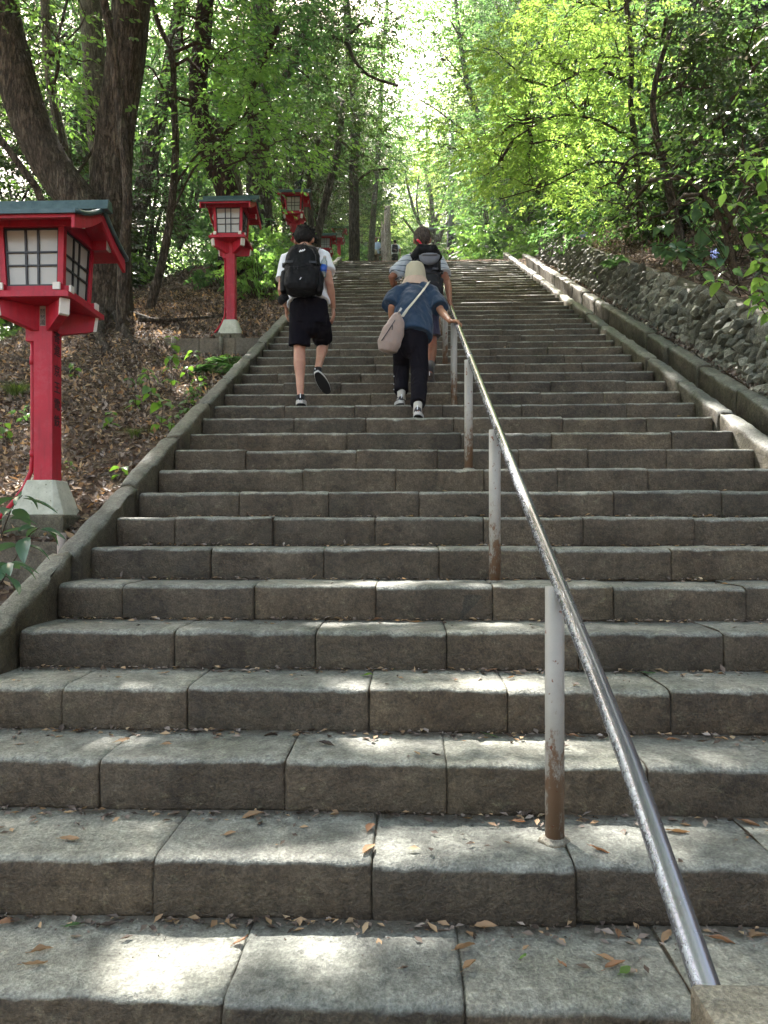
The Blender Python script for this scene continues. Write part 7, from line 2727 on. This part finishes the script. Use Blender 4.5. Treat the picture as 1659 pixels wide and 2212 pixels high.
fern(466, 780, 8.3, 'bright fern against the left curb below the concrete board', 10, .36, 5)
fern(498, 770, 8.9, 'sunlit fern fronds right at the curb in front of the board', 8, .32, 6)
fern(1330, 470, 11.2, 'fern on the litter above the rubble wall', 8, .28, 7, False)


def grass_clump(px, d_, label, n=120, hgt=.24, rad=.14, seed=3):
    b = on_left(px, d_)
    t = None
    m_v, m_f = [], []
    rnd = random.Random(seed)
    for k in range(n):
        a = rnd.uniform(0, 6.28)
        r0 = rad * .35 * rnd.random()
        h_ = hgt * rnd.uniform(.6, 1.1)
        out = rad * rnd.uniform(.5, 1.6)
        p0 = Vector((cos(a) * r0, sin(a) * r0, -.01))
        sd = Vector((-sin(a), cos(a), 0)) * .0028
        i0 = len(m_v)
        for j in range(5):
            u = j / 4
            p = p0 + Vector((cos(a) * out * u * u, sin(a) * out * u * u, h_ * (u * 1.5 - u * u * .95)))
            w = sd * (1 - u * .85)
            m_v += [p - w, p + w]
        m_f += [(i0 + j * 2, i0 + j * 2 + 1, i0 + j * 2 + 3, i0 + j * 2 + 2) for j in range(4)]
    me = bpy.data.meshes.new('grass_clump')
    me.from_pydata(m_v, [], m_f)
    me.update()
    o = put('grass_clump', me, MAT['grass_blade'], loc=b)
    tag(o, label, 'grass tuft')
    return o


grass_clump(35, 7.3, 'large tuft of long grass at the left edge behind the lantern post', 260, .26, .22, 1)
grass_clump(292, 6.1, 'small tuft of grass in the middle of the left bank', 110, .14, .12, 2)
grass_clump(420, 7.3, 'sparse grass tuft close to the left curb', 70, .13, .12, 3)
grass_clump(105, 5.4, 'thin grass tuft right behind the nearest lantern foot', 50, .12, .10, 4)
grass_clump(158, 4.2, 'few grass blades round the bamboo stake', 26, .14, .10, 6)


# roots and fallen sticks on the left bank
def stick(pts, r, label, mat='bark', name='fallen_branch'):
    base = Vector(pts[0])
    v, f, out = trunk_tube([Vector(p) - base for p in pts], r, r * .5, 8, int(r * 1e4), .06)
    o = put(name, MB().add(v, f).mesh(name, True), MAT[mat], loc=base)
    tag(o, label, 'branch' if name == 'fallen_branch' else 'root')


def gl(px, d_, up=.02):
    return on_left(px, d_) + Vector((0, 0, up))


stick([gl(252, 10.2, .10), gl(278, 9.8, .02), gl(298, 9.4, -.02), gl(312, 9.0, -.07)], .07, 'thick root running right from the foot of the great tree', name='tree_root')
stick([gl(222, 10.2, .12), gl(214, 9.7, .03), gl(230, 9.2, -.02), gl(224, 8.7, -.08)], .08, 'thick root dropping toward the viewer from the great tree', name='tree_root')
stick([gl(262, 10.5, .08), gl(330, 10.5, .03), gl(390, 10.4, .0), gl(430, 10.3, -.05)], .05, 'long root snaking across the bank toward the second lantern', name='tree_root')
stick([gl(300, 10.2, .1), gl(380, 10.6, .08), gl(480, 11.5, .05)], .035, 'fallen branch lying behind the second lantern')
stick([gl(150, 7.0), gl(60, 7.6, .05), gl(-40, 8.0)], .02, 'bare fallen stick crossing behind the nearest lantern post')
stick([gl(160, 8.2), gl(100, 8.5, .06), gl(-20, 9.2)], .03, 'thicker fallen branch further back behind the nearest lantern post')
stick([gl(410, 7.2, .02), gl(440, 7.6, .06), gl(470, 7.8, .03)], .008, 'thin twig beside the ferns at the left curb')
rnd_ = random.Random(91)
tm = MB()
for k in range(420):
    x = rnd_.uniform(-6.5, -1.9)
    y = rnd_.uniform(2.5, 13)
    a = rnd_.uniform(0, 6.28)
    L_ = rnd_.uniform(.08, .35)
    p = Vector((x, y, float(left_z(x, y)) + .015))
    x2, y2 = x + cos(a) * L_, y + sin(a) * L_
    q = Vector((x2, y2, float(left_z(x2, y2)) + .02))
    tm.tube([p, lerp(p, q, .5) + Vector((0, 0, rnd_.uniform(0, .02))), q], [.003, .0035, .002], 4, False)
for k in range(260):
    x = rnd_.uniform(3.7, 9)
    y = rnd_.uniform(6, 14)
    a = rnd_.uniform(0, 6.28)
    L_ = rnd_.uniform(.15, .6)
    p = Vector((x, y, float(right_z(x, y)) + .02))
    x2, y2 = x + cos(a) * L_, y + sin(a) * L_
    q = Vector((x2, y2, float(right_z(x2, y2)) + .05))
    tm.tube([p, lerp(p, q, .5) + Vector((0, 0, rnd_.uniform(0, .06))), q], [.004, .0045, .002], 4, False)
put('twigs', tm.mesh('twigs', True), MAT['bark_grey'], kind='stuff', category='twigs', label='thin dry twigs strewn over the leaf litter')


# ------------------------------------------------------------------ dead trunk, lamp pole, statue
d_ = 35.0
b = W(835, 600, d_)
t = thing('dead_tree', 'bare pale dead trunk broken off short above the landing', 'tree', b)
v, f, out = trunk_tube([(0, 0, -.2), (.0, 0, .9), (.02, 0, 2.0), (.05, 0, 3.1), (.06, 0, 3.45)], .25, .13, 14, 4, .10, .2)
put('trunk', MB().add(v, f).mesh('trunk', True), MAT['bark_pale'], parent=t)
v, f, out = trunk_tube([(-.16, 0, 1.0), (-.18, 0, 1.9), (-.2, .0, 2.5), (-.24, 0, 2.75)], .13, .03, 9, 8, .1)
put('limb', MB().add(v, f).mesh('limb', True), MAT['bark_pale'], parent=t)
for (z, L_, a) in ((1.3, -.55, .1), (1.9, -.6, .15), (2.3, -.35, .2), (.9, .3, .25), (2.0, .28, .3)):
    put('stub', MB().tube([(0, 0, z), (L_ * .6, -.05, z + a * .3), (L_, -.08, z + a * .2)], [.035, .022, .008], 7).mesh('stub', True), MAT['bark_pale'], parent=t)

b = W(975, 600, 34)
t = thing('utility_pole', 'grey utility pole with a dark transformer band standing right of the grey-haired man', 'pole', b)
k_ = 34 / 1560.0
put('pole', MB().tube([(0, 0, -.3), (0, 0, (600 - 260) * k_)], [.15, .12], 12).mesh('pole', True), MAT['pole_grey'], parent=t)
put('lamp_box', MB().tube([(0, 0, (600 - 548) * k_), (0, 0, (600 - 500) * k_)], [.21, .21], 12).mesh('lamp_box', True), MAT['pack_strap'], parent=t)
put('arm', MB().bar((0, 0, (600 - 486) * k_), (-.95, 0, (600 - 494) * k_), .07, .07).bar((0, 0, (600 - 486) * k_), (.9, 0, (600 - 478) * k_), .05, .05).mesh('arm'), MAT['pole_grey'], parent=t)
put('lamp_head', MB().box((-1.05, 0, (600 - 495) * k_), (.5, .2, .12)).mesh('lamp_head'), MAT['pole_grey'], parent=t)

# dark figure statue on a pillar behind the third lantern
d_ = 22.0
k_ = d_ / 1560.0
b = W(650, 560, d_)
t = thing('statue', 'dark bronze standing figure on a tall plinth just behind the third lantern', 'statue', b)
zt_ = (560 - 424) * k_
put('plinth', MB().box((0, 0, zt_ / 2 - .3), (.42, .42, zt_ + .6), taper=(.8, .8)).mesh('plinth'), MAT['curb_stone'], parent=t)
fg = MB()
hgt_ = (424 - 378) * k_
s_ = hgt_ / .66
fg.tube([(0, 0, zt_ - .01), (0, 0, zt_ + .10 * s_), (0, .0, zt_ + .26 * s_), (0, 0, zt_ + .40 * s_), (0, 0, zt_ + .50 * s_)], [(.13 * s_, .10 * s_), (.14 * s_, .11 * s_), (.11 * s_, .08 * s_), (.13 * s_, .08 * s_), (.05 * s_, .05 * s_)], 14, 'round', side=(1, 0, 0))
fg.blob((0, 0, zt_ + .59 * s_), (.065 * s_, .07 * s_, .08 * s_))
fg.blob((0, -.01, zt_ + .66 * s_), (.04 * s_, .04 * s_, .03 * s_))
for e in (-1, 1):
    fg.tube([(e * .12 * s_, 0, zt_ + .45 * s_), (e * .19 * s_, -.02, zt_ + .34 * s_), (e * .12 * s_, -.10 * s_, zt_ + .30 * s_)], [.045 * s_, .04 * s_, .03 * s_], 8, 'round')
    fg.tube([(e * .06 * s_, 0, zt_ + .2 * s_), (e * .07 * s_, 0, zt_)], [.06 * s_, .05 * s_], 8, 'round')
put('figure', remesh(fg, .014, 1), MAT['bronze'], parent=t)
# ------------------------------------------------------------------ thin forest haze
hz = MB().box((0, 110, 21), (700, 700, 70))
nt = NT('haze')
pv = nt.n('ShaderNodeVolumePrincipled')
pv.inputs['Color'].default_value = (0.93, 0.96, 1.0, 1)
pv.inputs['Density'].default_value = 0.0009
pv.inputs['Anisotropy'].default_value = 0.45
nt.l(pv.outputs[0], nt.out.inputs['Volume'])
put('haze', hz.mesh('haze'), nt.m, kind='stuff')
